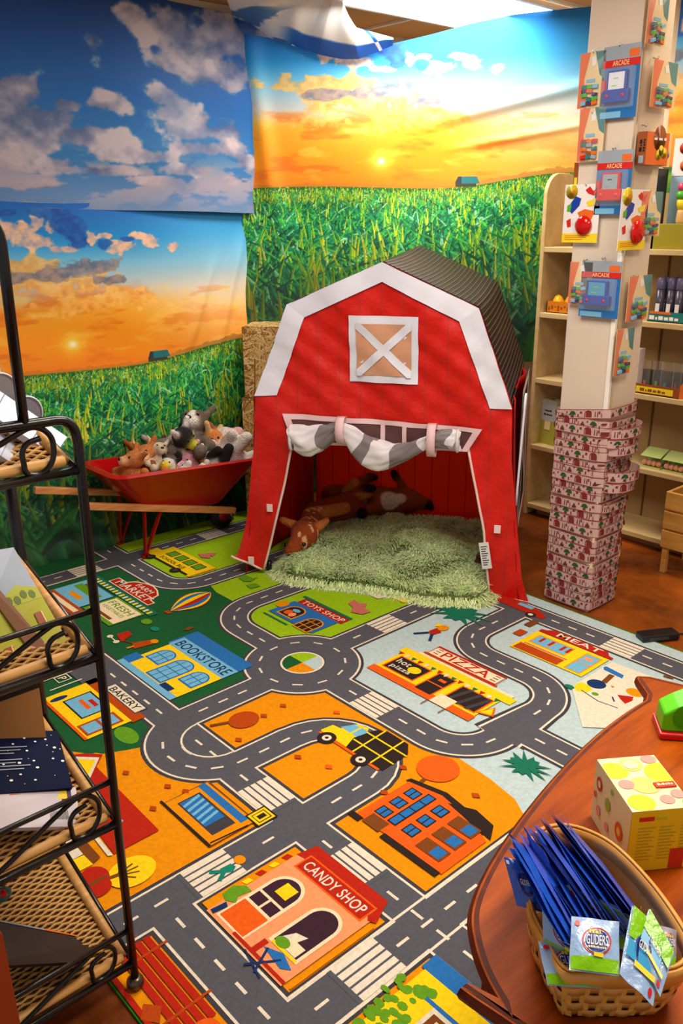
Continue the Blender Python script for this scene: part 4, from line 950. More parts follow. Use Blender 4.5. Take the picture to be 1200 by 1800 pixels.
# ------------------------------------------------------------------ shaggy rug spilling from the barn
out_px = [(476, 1000), (500, 1016), (560, 1024), (620, 1030), (680, 1038), (740, 1052), (800, 1058), (850, 1058), (872, 1040), (868, 1005)]
outl = [F(x, y, .03) for x, y in out_px]+[B2W(1.0, .12)[:2], B2W(1.01, .5)[:2], B2W(1.0, .84)[:2], B2W(.75, .85)[:2], B2W(.45, .84)[:2], B2W(.10, .80)[:2], B2W(.05, .5)[:2], B2W(.05, .2)[:2]]
def furmesh():
    pg = np.array(outl); lo = pg.min(0)-.03; hi = pg.max(0)+.03; st = .014; xs = np.arange(lo[0], hi[0], st); ys = np.arange(lo[1], hi[1], st); X, Y = np.meshgrid(xs, ys)
    def sd(X, Y):
        d = np.full(X.shape, 9.); ins = np.zeros(X.shape, bool); n = len(pg)
        for i in range(n):
            a, b = pg[i], pg[(i+1) % n]; e = b-a; t = np.clip(((X-a[0])*e[0]+(Y-a[1])*e[1])/(e@e), 0, 1); d = np.minimum(d, np.hypot(X-a[0]-t*e[0], Y-a[1]-t*e[1]))
            c = ((a[1] > Y) != (b[1] > Y)) & (X < (b[0]-a[0])*(Y-a[1])/(b[1]-a[1]+1e-12)+a[0]); ins ^= c
        return np.where(ins, d, -d)
    def H(X, Y):
        q = sd(X, Y); return .012+.045*sst(0, .09, q)+.030*sst(0, .1, q)*(fbm(X*5+20, Y*5+20, 12, 3)-.35)+.05*sst(0, .12, q)*sst(.62, .75, fbm(X*3+9, Y*3+2, 15, 2)), q
    Z_, q = H(X, Y); m = q > -.006; ids = np.full(X.shape, -1); ids[m] = np.arange(m.sum()); V = [tuple(p) for p in np.stack([X[m], Y[m], np.where(q[m] < .01, .008, Z_[m]-.012)], -1)]
    Fc = []
    for j in range(X.shape[0]-1):
        for i in range(X.shape[1]-1):
            f = (ids[j, i], ids[j, i+1], ids[j+1, i+1], ids[j+1, i])
            if min(f) >= 0: Fc.append(f)
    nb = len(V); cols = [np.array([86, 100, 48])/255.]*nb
    N = 42000; P = RNG.random((N*2, 2))*(hi-lo)+lo; z, q = H(P[:, 0], P[:, 1]); k = q > 0; P, z, q = P[k][:N], z[k][:N], q[k][:N]; N = len(P)
    ang = fbm(P[:, 0]*6+3, P[:, 1]*6, 19, 3)*14+RNG.normal(0, .9, N); L = RNG.uniform(.025, .05, N); wd = RNG.uniform(.0012, .0024, N)
    # hair at the rim hangs outwards
    qx = (H(P[:, 0]+.01, P[:, 1])[1]-q); qy = (H(P[:, 0], P[:, 1]+.01)[1]-q); rim = q < .05; ang = np.where(rim, np.arctan2(-qy, -qx)+RNG.normal(0, .5, N), ang)
    dx, dy = np.cos(ang), np.sin(ang); zb = np.maximum(z-.014, .009); tone = RNG.uniform(.8, 1.15, N)
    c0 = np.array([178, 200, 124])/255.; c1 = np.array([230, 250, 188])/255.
    VV = []; F2 = []; CC = []
    seg = [(0, 0, 1), (.35, .75, .9), (.75, 1.0, .6), (1.0, .8, .1)]
    for s, (h, v, w) in enumerate(seg):
        cx = P[:, 0]+dx*L*h; cy = P[:, 1]+dy*L*h; cz = np.maximum(zb+v*L*.55, .010); cz = np.where(rim, np.maximum(zb+v*L*.35-h*h*.03, .010), cz)
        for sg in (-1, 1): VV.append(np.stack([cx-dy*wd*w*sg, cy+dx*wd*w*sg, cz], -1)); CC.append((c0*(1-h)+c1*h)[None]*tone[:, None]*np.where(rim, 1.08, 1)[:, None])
    VV = np.stack(VV, 1).reshape(-1, 3); CC = np.stack(CC, 1).reshape(-1, 3); b = nb+np.arange(N)*8
    for s in range(3): F2.append(np.stack([b+2*s, b+2*s+1, b+2*s+3, b+2*s+2], -1))
    F2 = np.concatenate(F2); me = bpy.data.meshes.new('shaggy_rug'); Va = np.concatenate([np.array(V), VV]); Fa = np.concatenate([np.array(Fc), F2])
    me.vertices.add(len(Va)); me.vertices.foreach_set('co', Va.astype(np.float32).reshape(-1)); me.loops.add(Fa.size); me.loops.foreach_set('vertex_index', Fa.reshape(-1).astype(np.int32))
    me.polygons.add(len(Fa)); me.polygons.foreach_set('loop_start', np.arange(0, Fa.size, 4, dtype=np.int32)); me.polygons.foreach_set('loop_total', np.full(len(Fa), 4, dtype=np.int32)); me.update(calc_edges=True)
    me.polygons.foreach_set('use_smooth', np.ones(len(Fa), bool))
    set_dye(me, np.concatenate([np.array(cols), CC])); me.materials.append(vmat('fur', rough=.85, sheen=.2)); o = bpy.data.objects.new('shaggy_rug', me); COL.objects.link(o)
    tag(o, 'pale green shaggy fur rug spilling out of the barn tent', 'rug')
furmesh()
# ------------------------------------------------------------------ hay bales printed with straw
strawb = mat('straw_base', (158, 114, 56), rough=.9, bump=.4, bscale=60); straws = [mat('straw_%s' % n_, c, rough=.9) for n_, c in (('pale', (232, 194, 126)), ('mid', (206, 160, 88)), ('deep', (156, 108, 46)), ('light', (240, 208, 148)))]
def bale(loc, rz, w, d, h, label):
    mb = MB(); mb.box((-w/2, -d/2, 0), (w/2, d/2, h), strawb); rg = random.Random(hash(label) % 1000+int(h*1000))
    rg = random.Random(len(label))
    for fi, (W_, H_, fn, cnt) in enumerate(((w, h, lambda a, b, o: (a-w/2, -d/2-o, b), 430), (d, h, lambda a, b, o: (w/2+o, a-d/2, b), 430), (d, h, lambda a, b, o: (-w/2-o, a-d/2, b), 430), (w, d, lambda a, b, o: (a-w/2, b-d/2, h+o), 300))):
        for k in range(cnt):
            L = rg.uniform(.06, .19); t = rg.uniform(0, math.pi); cx, cy = rg.uniform(.0, W_), rg.uniform(.0, H_); tw = rg.uniform(.0020, .0042)
            ex, ey = math.cos(t)*L/2, math.sin(t)*L/2; s = 1
            for q, lim, c in ((ex, W_, cx), (ey, H_, cy)):
                if abs(q) > 1e-6: s = min(s, max(0, (c-.002)/abs(q)), max(0, (lim-.002-c)/abs(q)))
            ex *= s; ey *= s; nx, ny = -math.sin(t)*tw, math.cos(t)*tw
            if s < .15: continue
            o = .0006+.0001*(k % 20)
            pts = [(cx-ex-nx, cy-ey-ny), (cx+ex-nx, cy+ey-ny), (cx+ex+nx, cy+ey+ny), (cx-ex+nx, cy-ey+ny)]; pts = [(min(max(a, 0), W_), min(max(b, 0), H_)) for a, b in pts]
            mb.poly([fn(a, b, o) for a, b in pts], straws[rg.choice((0, 0, 1, 1, 2, 3))])
    o = mb.build('hay_bale'); o.location = loc; o.rotation_euler = (0, 0, rz); tag(o, label, 'hay bale', None); return o
bx, by = -3.468, 2.652
bale((bx, by, .652), BANG+.1, .27, .25, .35, 'topmost straw-printed hay bale of the stack left of the barn')
bale((bx-.0, by, .327), BANG+.02, .285, .27, .322, 'middle straw-printed hay bale of the stack behind the wheelbarrow')
bale((bx, by, .008), BANG, .28, .28, .316, 'bottom straw-printed hay bale standing on the play rug')
# ------------------------------------------------------------------ wheelbarrow
wb = thing('wheelbarrow', 'red toy wheelbarrow with wooden handles heaped with plush animals', 'wheelbarrow', (-3.42, 1.98, 0))
tubm = mat('barrow_red', (176, 8, 10), rough=.22, bump=.05, bscale=15); legm = mat('barrow_leg_red', (150, 12, 14), rough=.35)
hand = wood_mat('handle_wood', (186, 112, 56), (224, 152, 92), scale=5, axis='Y', rough=.5)
def ringpts(y0, y1, x0, x1, z0, z1, r, n=6):
    pts = []
    for cx, cy, a in ((x1-r, y1-r, 0), (x0+r, y1-r, 90), (x0+r, y0+r, 180), (x1-r, y0+r, 270)):
        for k in range(n+1):
            t = math.radians(a+90*k/n); x = cx+r*math.cos(t); y = cy+r*math.sin(t); pts.append((x, y, z0+(z1-z0)*((y-y0)/(y1-y0))))
    return pts
# local frame: y along the barrow towards the wheel, x across (towards the room)
rim = ringpts(-.36, .40, -.20, .15, .455, .400, .06); rimo = ringpts(-.375, .415, -.213, .163, .445, .392, .065)
bot = ringpts(-.16, .25, -.13, .03, .215, .17, .04); rimi = ringpts(-.345, .385, -.187, .137, .452, .398, .055)
mb = MB(); n = len(rim)
for A_, B_ in ((rimo, rim), (rim, rimi), (rimo, bot)): 
    mb.add(A_+B_, [(i, (i+1) % n, n+(i+1) % n, n+i) for i in range(n)], tubm, True)
boti = ringpts(-.15, .24, -.12, .02, .225, .18, .035); mb.add(rimi+boti, [(i, (i+1) % n, n+(i+1) % n, n+i) for i in range(n)], tubm, True)
mb.add(bot, [tuple(range(n))], tubm); mb.add(boti, [tuple(range(n))], tubm); mb.build('tub', wb)
for pts in (((.05, -.60, .40), (.05, -.28, .275), (.05, .29, .118)), ((-.175, -.60, .40), (-.175, -.28, .285), (-.175, .29, .135))):
    pass
for x, ya, za, yb, zb in ((.062, -.50, .335, .30, .128), (-.17, -.60, .375, .28, .16)):
    mb = MB(); a, b = Vector((x, ya, za)), Vector((x, yb, zb)); d = (b-a); L = d.length; T = Matrix.Translation(a) @ d.to_track_quat('Y', 'Z').to_matrix().to_4x4()
    mb.box((-.014, 0, -.016), (.014, L, .016), hand, T=T); mb.build('handle', wb, bevel=.004)
def strap(p, q, w=.011):
    mb = MB(); a, b = Vector(p), Vector(q); d = b-a; T = Matrix.Translation(a) @ d.to_track_quat('Z', 'X').to_matrix().to_4x4(); mb.box((-.004, -w, 0), (.004, w, d.length), legm, T=T); return mb
for x in (.052, -.19):
    for y in (-.19, -.10): mb = strap((x, -.205, .018), (x, y+.0, .255 if y < -.15 else .235)); mb.build('leg', wb)
    mb = MB(); mb.box((x-.012, -.222, .007), (x+.006, -.188, .022), legm); mb.build('foot', wb)
rubber = mat('rubber_black', (18, 16, 16), rough=.7)
mb = MB(); T = Matrix.Translation((-.055, .30, .078)) @ Matrix.Rotation(math.pi/2, 4, 'Y')
mb.lathe([(.03, -.022), (.058, -.022), (.068, -.012), (.068, .012), (.058, .022), (.03, .022)], rubber, 24, T=T); w_ = mb.build('wheel', wb)
mb = MB(); mb.lathe([(.005, -.024), (.032, -.024), (.034, 0), (.032, .024), (.005, .024)], legm, 16, T=T); h_ = mb.build('hub', w_)
mb = MB(); mb.tube([(-.17, .27, .15), (-.15, .30, .078), (.045, .30, .078), (.062, .27, .135)], .005, mat('steel', (180, 180, 184), rough=.3, metal=1), 6); mb.build('axle', wb)
# ------------------------------------------------------------------ plush animals of the barrow
def plush(kind, label, loc, rot, s, body, head=None, muzzle=None, ears=None, limb=None, spots=(), horn=None, cat='plush animal', group=None, beak=None, long_snout=0, earlen=1.0, tail=None):
    head = head or body; muzzle = muzzle or head; ears = ears or body; limb = limb or body
    t = thing(kind, label, cat, loc, 0, group); t.rotation_euler = rot; t.scale = (s, s, s)
    ls = long_snout
    P = [('e', (0, 0, .045), (.040, .036, .050), body), ('e', (0, -.012, .115), (.036, .034, .032), head), ('c', (0, -.035, .105), (0, -.052-ls, .100), .020, .018, muzzle),
         ('c', (-.034, -.012, .065), (-.058, -.038, .040), .014, .014, limb), ('c', (.034, -.012, .065), (.058, -.038, .040), .014, .014, limb),
         ('c', (-.026, -.02, .018), (-.038, -.062, .016), .018, .017, limb), ('c', (.026, -.02, .018), (.038, -.062, .016), .018, .017, limb),
         ('c', (-.027, -.004, .138), (-.043*earlen, .0, .150+.01*earlen), .010, .009, ears), ('c', (.027, -.004, .138), (.043*earlen, .0, .150+.01*earlen), .010, .009, ears)]
    if tail: P.append(('c', (0, .034, .025), (0, .07, .045), .010, .012, tail))
    blobmesh('body', P, plushm, t, h=.0048, k=.006, spots=spots)
    for sx in (-1, 1):
        mb = MB(); mb.sphere((sx*.015, -.041, .124), .0048, glossy_black, 10); mb.build('eye', t)
    mb = MB(); mb.sphere((0, -.068-ls, .106), (.008, .005, .006), beak or glossy_black, 10); mb.build('nose', t)
    if horn:
        for sx in (-1, 1): mb = MB(); mb.tube([(sx*.018, -.006, .143), (sx*.028, -.008, .160), (sx*.024, -.010, .175)], [.006, .004, .001], mat('horn_cream', (226, 190, 140), rough=.7), 8); mb.build('horn', t)
    return t
def pos(px, py, X, dz=0): y, z = WX(X, px, py); return (X, y, z+dz)
TAN, BRN, WHT, BLK, GRY, PNK, ORG = (190, 112, 56), (120, 62, 26), (226, 216, 206), (22, 18, 20), (122, 104, 94), (232, 160, 178), (206, 116, 40)
yb = mat('beak_yellow', (224, 190, 30), rough=.6)
R_ = math.radians
camz = R_(130)*0
# facing: local -y is the face; rotating about z by ~50 deg turns it to the camera
def face(a): return R_(52+a)
pl = [
 ('plush_bear', 'tan bear plush at the near left end of the wheelbarrow', 232, 826, -3.44, (R_(-20), R_(10), face(-60)), 1.0, dict(body=TAN, muzzle=(222, 164, 120))),
 ('plush_cow', 'tan cow plush with cream horns beside the tan bear plush', 262, 818, -3.50, (R_(-10), R_(-15), face(-5)), 1.1, dict(body=TAN, muzzle=(226, 176, 134), horn=1)),
 ('plush_horse', 'brown plush with a white blaze lying on the near rim of the wheelbarrow', 272, 836, -3.46, (R_(-75), 0, face(10)), .95, dict(body=(196, 116, 52), muzzle=WHT, spots=[((0, -.04, .12), (.012, .03, .03), WHT)])),
 ('plush_dog', 'dark brown round plush half hidden behind the tan cow plush', 268, 800, -3.60, (R_(30), 0, face(150)), .9, dict(body=(92, 60, 40))),
 ('plush_donkey', 'grey donkey plush seen from behind in the middle of the heap', 293, 806, -3.52, (R_(35), R_(10), face(190)), 1.15, dict(body=GRY, ears=(170, 150, 146), earlen=1.3)),
 ('plush_pig', 'pink pig plush leaning over the near rim of the wheelbarrow', 318, 818, -3.48, (R_(50), R_(30), face(120)), 1.15, dict(body=PNK, muzzle=(240, 180, 190))),
 ('plush_duck', 'black and white striped plush with yellow beak left of the pink pig', 291, 832, -3.40, (R_(-30), R_(10), face(-20)), .8, dict(body=BLK, head=WHT, muzzle=(224, 190, 30), beak=yb, limb=(196, 190, 60), spots=[((0, -.03, .08), (.05, .05, .006), WHT), ((0, -.03, .06), (.05, .05, .006), WHT)])),
 ('plush_penguin', 'black and white plush with yellow patch on top of the heap', 318, 783, -3.50, (R_(20), R_(-20), face(60)), 1.15, dict(body=WHT, head=BLK, limb=BLK, muzzle=(200, 190, 60), spots=[((.03, .02, .06), (.03, .03, .03), BLK)])),
 ('plush_badger', 'shaggy grey badger plush with a white muzzle stripe at the top of the heap', 340, 768, -3.545, (R_(-35), 0, face(-10)), 1.45, dict(body=(112, 98, 84), head=(96, 78, 60), muzzle=WHT, spots=[((0, -.05, .06), (.012, .03, .06), WHT), ((0, -.045, .125), (.010, .02, .03), WHT)])),
 ('plush_fox', 'orange fox plush with white face left of the white cow plush', 366, 790, -3.49, (R_(10), R_(20), face(60)), 1.15, dict(body=ORG, head=(208, 120, 50), muzzle=WHT, ears=(226, 180, 130), tail=WHT)),
 ('plush_cow', 'black and white cow plush lying on the near rim right of the fox plush', 372, 806, -3.40, (R_(-70), R_(30), face(70)), 1.1, dict(body=WHT, limb=BLK, ears=BLK, muzzle=(238, 190, 180), spots=[((.02, -.01, .06), (.028, .04, .025), BLK), ((-.02, -.01, .14), (.018, .04, .02), BLK)])),
 ('plush_calf', 'white and tan calf plush at the wheel end of the heap', 402, 786, -3.43, (R_(-60), R_(50), face(50)), 1.35, dict(body=WHT, head=(224, 206, 196), ears=(160, 84, 44), muzzle=(226, 170, 160), limb=WHT)),
 ('plush_dog', 'small orange and white plush tucked under the pink pig', 338, 830, -3.37, (R_(-80), 0, face(80)), .75, dict(body=ORG, head=WHT, limb=WHT)),
 ('plush_cow', 'black plush cow with a white face wedged below the calf plush', 392, 800, -3.50, (R_(-20), R_(-40), face(40)), 1.0, dict(body=BLK, head=WHT, muzzle=PNK, ears=BLK)),
 ('plush_sheep', 'grey plush deep in the heap behind the fox plush', 350, 800, -3.55, (R_(0), R_(20), face(0)), 1.1, dict(body=(150, 140, 130))),
 ('plush_lamb', 'cream plush peeking up between the brown plush and the grey donkey', 280, 806, -3.47, (R_(-30), R_(10), face(20)), .85, dict(body=(214, 196, 170))),
 ('plush_cat', 'charcoal plush sunk between the fox plush and the calf plush', 386, 796, -3.55, (R_(-10), R_(-10), face(-30)), 1.0, dict(body=(50, 44, 46), muzzle=WHT)),
 ('plush_horse', 'chestnut plush lying at the far left behind the tan bear plush', 248, 812, -3.56, (R_(-40), R_(30), face(60)), 1.0, dict(body=(150, 78, 36), muzzle=(210, 170, 130))),
 ('plush_frog', 'yellow green plush with webbed feet hanging over the rim', 305, 836, -3.36, (R_(60), 0, face(30)), .62, dict(body=(190, 184, 70), limb=(206, 204, 92))),
]
for kind, lb, px, py, X, rot, s, kw in pl:
    s *= 1.28; x, y, z = pos(px, py, X); R3 = Matrix.Rotation(rot[2], 3, 'Z') @ Matrix.Rotation(rot[1], 3, 'Y') @ Matrix.Rotation(rot[0], 3, 'X')
    c = R3 @ Vector((0, -.01, .075*s)); plush(kind, lb, (x-c.x, y-c.y, z-c.z), rot, s, **kw)
# filling below the visible plush so that the heap rests on something
for i, (dy, dx) in ():
    c = ((170, 110, 70), (200, 190, 180), (110, 90, 80), (60, 50, 50), (180, 120, 60))[i]
    nm = ('brown', 'cream', 'grey', 'charcoal', 'tan')[i]
    plush('plush_bear', '%s plush buried at the bottom of the wheelbarrow heap' % nm, (-3.42+dx, 1.98+dy, .275-.07*(dy)), (R_(-70), 0, R_(60*i)), .8, body=c)
# ------------------------------------------------------------------ fawns lying in the barn
DB, DL, DC, DK = (160, 66, 20), (206, 116, 50), (214, 166, 110), (24, 12, 8)
fawnm = vmat('fawn_fur', rough=.95, bump=1.0, bscale=180)
def spots_on(rg, n, cx, cy, cz, r): return [((cx+rg.uniform(-.06, .06), cy+rg.uniform(-.05, .05), cz+rg.uniform(-.01, .06)), (.009, .009, .012), (226, 178, 124)) for _ in range(n)]
def local(px, py, z):  # point over the barn floor in the tent's own frame
    X, Y = F(px, py, z); c, s = math.cos(BANG), math.sin(BANG); dx, dy = X-BA[0], Y-BA[1]; return (dx*c+dy*s, -dx*s+dy*c, z)
def L(px, py, z): x, y = F(px, py, z); return (x, y, z)
def fawn(label, P, eyes=(), nose=None, spots=(), k=.010, h=.0065):
    t = thing('plush_fawn', label, 'plush fawn'); lo = Vector(P[0][1]); t.location = (lo.x, lo.y, .05); o = blobmesh('body', [tuple((tuple(np.array(q)-np.array(t.location)) if i in ((1, 2) if p[0] == 'c' else (1,)) else q) for i, q in enumerate(p)) for p in P], fawnm, t, h=h, k=k, spots=[(tuple(np.array(c)-np.array(t.location)), r, cc) for c, r, cc in spots], noise=.0008)
    for e in eyes: mb = MB(); mb.sphere(tuple(Vector(e)-t.location), .010, glossy_black, 12); mb.build('eye', t)
    if nose: mb = MB(); mb.sphere(tuple(Vector(nose)-t.location), (.014, .014, .011), glossy_black, 12); mb.build('nose', t)
    return t
rgf = random.Random(5)
# 1: spotted fawn, head on the rug edge at the left doorway, muzzle pointing to the camera
h1 = L(535, 938, .13); m1 = L(512, 968, .075)
P = [('c', L(555, 905, .10), L(610, 892, .10), .068, .072, DB), ('c', L(548, 912, .13), h1, .05, .052, DB), ('e', h1, (.064, .064, .058), DB), ('c', L(528, 950, .11), m1, .046, .032, DB),
     ('c', L(514, 922, .16), L(496, 914, .185), .022, .015, DL), ('c', L(560, 925, .16), L(574, 915, .18), .022, .015, DL), ('c', L(612, 880, .13), L(650, 868, .16), .026, .02, DL), ('c', L(600, 875, .13), L(640, 858, .19), .022, .017, DB), ('c', L(640, 858, .19), L(655, 858, .195), .018, .018, DK),
     ('c', L(545, 905, .15), L(606, 893, .155), .035, .03, DL)]
sp = [(L(540+rgf.uniform(-14, 22), 925+rgf.uniform(-10, 18), .15), (.008, .008, .12), (236, 176, 120)) for _ in range(22)]+[(L(540+rgf.uniform(0, 66), 906-.2*k+rgf.uniform(-12, 8), .15), (.007, .007, .12), (236, 176, 120)) for k in range(20)]
fawn('spotted brown fawn plush lying at the left doorway with its head toward the room', P, [L(534, 957, .115), L(503, 958, .10)], L(507, 978, .07), sp)
# 2: fawn behind it on its side, legs bundled up
P = [('c', L(585, 870, .10), L(625, 862, .12), .060, .055, DB), ('c', L(612, 866, .15), L(622, 850, .20), .040, .030, DL), ('c', L(620, 850, .18), L(650, 838, .22), .022, .018, DB), ('c', L(650, 838, .22), L(660, 838, .22), .018, .018, DK),
     ('c', L(625, 860, .17), L(652, 850, .17), .022, .018, DB), ('c', L(652, 850, .17), L(662, 852, .16), .020, .018, DK), ('c', L(630, 872, .13), L(655, 870, .12), .030, .022, DB), ('e', L(642, 880, .10), (.022, .022, .02), WHT), ('c', L(592, 862, .12), L(575, 850, .13), .03, .016, DB), ('e', L(570, 848, .13), (.012, .012, .02), DK)]
fawn('fawn plush with folded legs lying behind the spotted fawn along the left tent wall', P, spots=[(L(610, 855, .2), (.02, .02, .03), DC)])
# 3: fawn lying on its side with white belly
P = [('c', L(668, 882, .10), L(720, 878, .10), .070, .070, DB), ('c', L(720, 878, .11), L(750, 885, .09), .055, .03, DB), ('c', L(715, 862, .15), L(696, 838, .24), .020, .016, DB), ('c', L(696, 838, .24), L(692, 832, .26), .016, .018, DK),
     ('c', L(720, 860, .14), L(745, 862, .12), .022, .018, DL), ('c', L(750, 885, .09), L(757, 892, .085), .018, .018, DK), ('c', L(660, 892, .09), L(640, 898, .09), .035, .022, DB), ('e', L(636, 903, .085), (.026, .026, .026), DK), ('c', L(660, 862, .14), L(680, 855, .16), .03, .02, DB),
     ('c', L(672, 858, .155), L(712, 858, .15), .03, .03, DB)]
fawn('fawn plush on its side showing a white belly at the back of the fur rug', P, spots=[((-2.940, 2.960, .125), (.062, .050, .055), (240, 214, 180)), ((-2.905, 2.995, .14), (.04, .04, .04), (240, 214, 180))], k=.012)
# tiny owl-like plush by the right doorway
P_ = L(845, 990, .06)
t = thing('plush_owl', 'small brown plush peeking out beside the right doorway of the barn', 'plush animal', (P_[0], P_[1], .06), R_(50))
blobmesh('body', [('e', (0, 0, .0), (.030, .026, .030), (92, 46, 20)), ('e', (0, -.004, .034), (.024, .022, .022), (110, 60, 28)), ('c', (-.015, -.01, -.02), (-.03, -.03, -.03), .01, .008, DK)], plushm, t, h=.004, k=.005)
for sx in (-1, 1): mb = MB(); mb.sphere((sx*.012, -.020, .036), .010, glossy_black, 12); mb.build('eye', t)
# ------------------------------------------------------------------ white column with its hanging toys
CX0, CX1, CY0, CY1 = -1.855, -1.655, 2.790, 2.985
cpaint = mat('column_paint', (218, 200, 180), rough=.55, bump=.05, bscale=12)
colm = thing('column', 'cream painted square column standing at the far edge of the play rug', 'column', ((CX0+CX1)/2, (CY0+CY1)/2, 0))
def loc(o, p): return (p[0]-o.location[0], p[1]-o.location[1], p[2]-o.location[2])
T0 = Matrix.Translation(-Vector(colm.location))
mb = MB(); mb.box((CX0, CY0, 0), (CX1, CY1, CZ), cpaint, T=T0); mb.build('shaft', colm, bevel=.003)
mb = MB(); wt = mat('corner_trim_white', (244, 236, 226), rough=.4)
mb.box((CX1-.012, CY0-.005, .80), (CX1+.006, CY0+.010, 1.38), wt, T=T0); mb.build('corner_trim', colm, bevel=.002)
mb = MB(); mb.box((CX1+.0, CY0+.018, .80), (CX1+.004, CY0+.03, CZ-.01), mat('trim_beige', (206, 184, 152), rough=.6), T=T0); mb.build('trim_strip', colm)
# paper border strips printed with little barns, wound round the lower column
MR, GRN, BRW, PAP = [mat('border_'+n_, c, rough=.6) for n_, c in (('maroon', (122, 38, 34)), ('green', (34, 82, 48)), ('brown', (96, 50, 34)), ('paper', (200, 164, 158)))]
EDG = mat('border_edge', (150, 44, 40), rough=.6); CRM = mat('border_back_cream', (238, 214, 178), rough=.7)
wrap = thing('paper_border', 'paper border strips printed with tiny barns and tractors wound round the lower column', 'paper border', ((CX0+CX1)/2, (CY0+CY1)/2, 0))
def strip_print(mb, place, Lt, h, ph):
    """motifs along a strip: s along, t up (0..h)"""
    def q(pts, m_, o): mb.add([place(s, t, o) for s, t in pts], [tuple(range(len(pts)))], m_)
    s = -ph
    while s < Lt:
        def ok(a, b): return s+a >= .001 and s+b <= Lt-.001
        if ok(0, .034):
            q([(s, .006), (s+.030, .006), (s+.030, h*.55), (s+.015+.012, h*.80), (s+.015, h*.92), (s+.003, h*.8), (s, h*.55)], MR, .0012)
            q([(s-.0+.004, .006), (s+.006, .006), (s+.006, h*.6), (s+.004, h*.6)], PAP, .0016)
        for k, (a, w, y0, y1, m_) in enumerate(((.042, .004, .2, .75, MR), (.052, .004, .2, .75, MR), (.058, .006, .5, .8, BRW), (.068, .003, .15, .6, MR), (.078, .020, .15, .42, BRW), (.084, .008, .42, .62, BRW),
                              (.105, .006, .6, .8, MR), (.118, .030, .42, .70, GRN), (.124, .018, .66, .82, GRN), (.126, .012, .15, .38, BRW), (.155, .006, .2, .5, MR), (.165, .010, .55, .78, MR), (.135, .004, .1, .45, BRW))):
            if ok(a, a+w): q([(s+a, h*y0), (s+a+w, h*y0), (s+a+w*.9, h*y1), (s+a+w*.15, h*y1)], m_, .0012)
        for a in (.012, .048, .075, .1, .13, .16):
            if ok(a+.02, a+.024): q([(s+a+.02, h*.86), (s+a+.024, h*.86), (s+a+.022, h*.93)], MR, .0012)
        s += .185
def band(z, h, tilt=0, tilt2=0, off=.003, ph=0, bulge=0, name='border_strip', face_lo=0, face_hi=1):
    mb = MB(); per = [(CX0, CY1), (CX0, CY0), (CX1, CY0), (CX1, CY1), (CX0, CY1)]
    w, d = CX1-CX0, CY1-CY0; r = .012; lens = [d, w, d, w]; Lt = sum(lens)
    def xy(s, o):
        k = 0
        while k < 3 and s > lens[k]: s -= lens[k]; k += 1
        a, b = per[k], per[k+1]; t = s/lens[k]; x, y = a[0]+(b[0]-a[0])*t, a[1]+(b[1]-a[1])*t; nx, ny = [(-1, 0), (0, -1), (1, 0), (0, 1)][k]
        o += bulge*math.exp(-((t-.75)/.3)**2)*(k == 2) + .004*math.sin(t*math.pi)
        # rounded corners
        cdist = min(t, 1-t)*lens[k]; o -= .0*max(0, .01-cdist)
        return x+nx*(off+o), y+ny*(off+o), k, t
    def place(s, t, o=0):
        s = min(max(s, 0), Lt-1e-6); x, y, k, f = xy(s, o); zz = z+t+(tilt*f if k == 1 else (tilt+tilt2*f if k == 2 else (tilt+tilt2)*(1-f) if k == 3 else 0))
        return (x-wrap.location[0], y-wrap.location[1], zz)
    N = 48; ss = []
    acc = 0
    for k in range(4):
        for j in range(12): ss.append(acc+lens[k]*(j/12 if j else .0001))
        acc += lens[k]
    ss.append(Lt-1e-5)
    vs = [place(s_, 0) for s_ in ss]+[place(s_, h) for s_ in ss]; n = len(ss)
    mb.add(vs, [(i, i+1, n+i+1, n+i) for i in range(n-1)], PAP)
    for t0, t1 in ((0, .0022), (h-.0022, h)):
        vs = [place(s_, t0, .0008) for s_ in ss]+[place(s_, t1, .0008) for s_ in ss]; mb.add(vs, [(i, i+1, n+i+1, n+i) for i in range(n-1)], EDG)
    strip_print(mb, place, Lt, h, ph); return mb.build(name, wrap)
rgb = random.Random(11); z = .012; k = 0
tops = []
while z < .765:
    gap = .012 if k in (6, 9, 13) else 0
    if gap:
        mb = MB(); e = .0045+k*.0001
        mb.box((CX0-e-wrap.location[0], CY0-e-wrap.location[1], z-.012), (CX1+e-wrap.location[0], CY1+e-wrap.location[1], z+gap+.004), CRM); mb.build('border_back', wrap)
    z += gap; h = .038
    band(z, h, tilt=rgb.uniform(-.006, .004), tilt2=rgb.uniform(-.003, .006), off=.005+.0006*k+(.004 if k % 3 == 0 else 0), ph=rgb.uniform(0, .18), bulge=.0)
    z += h-.006; k += 1
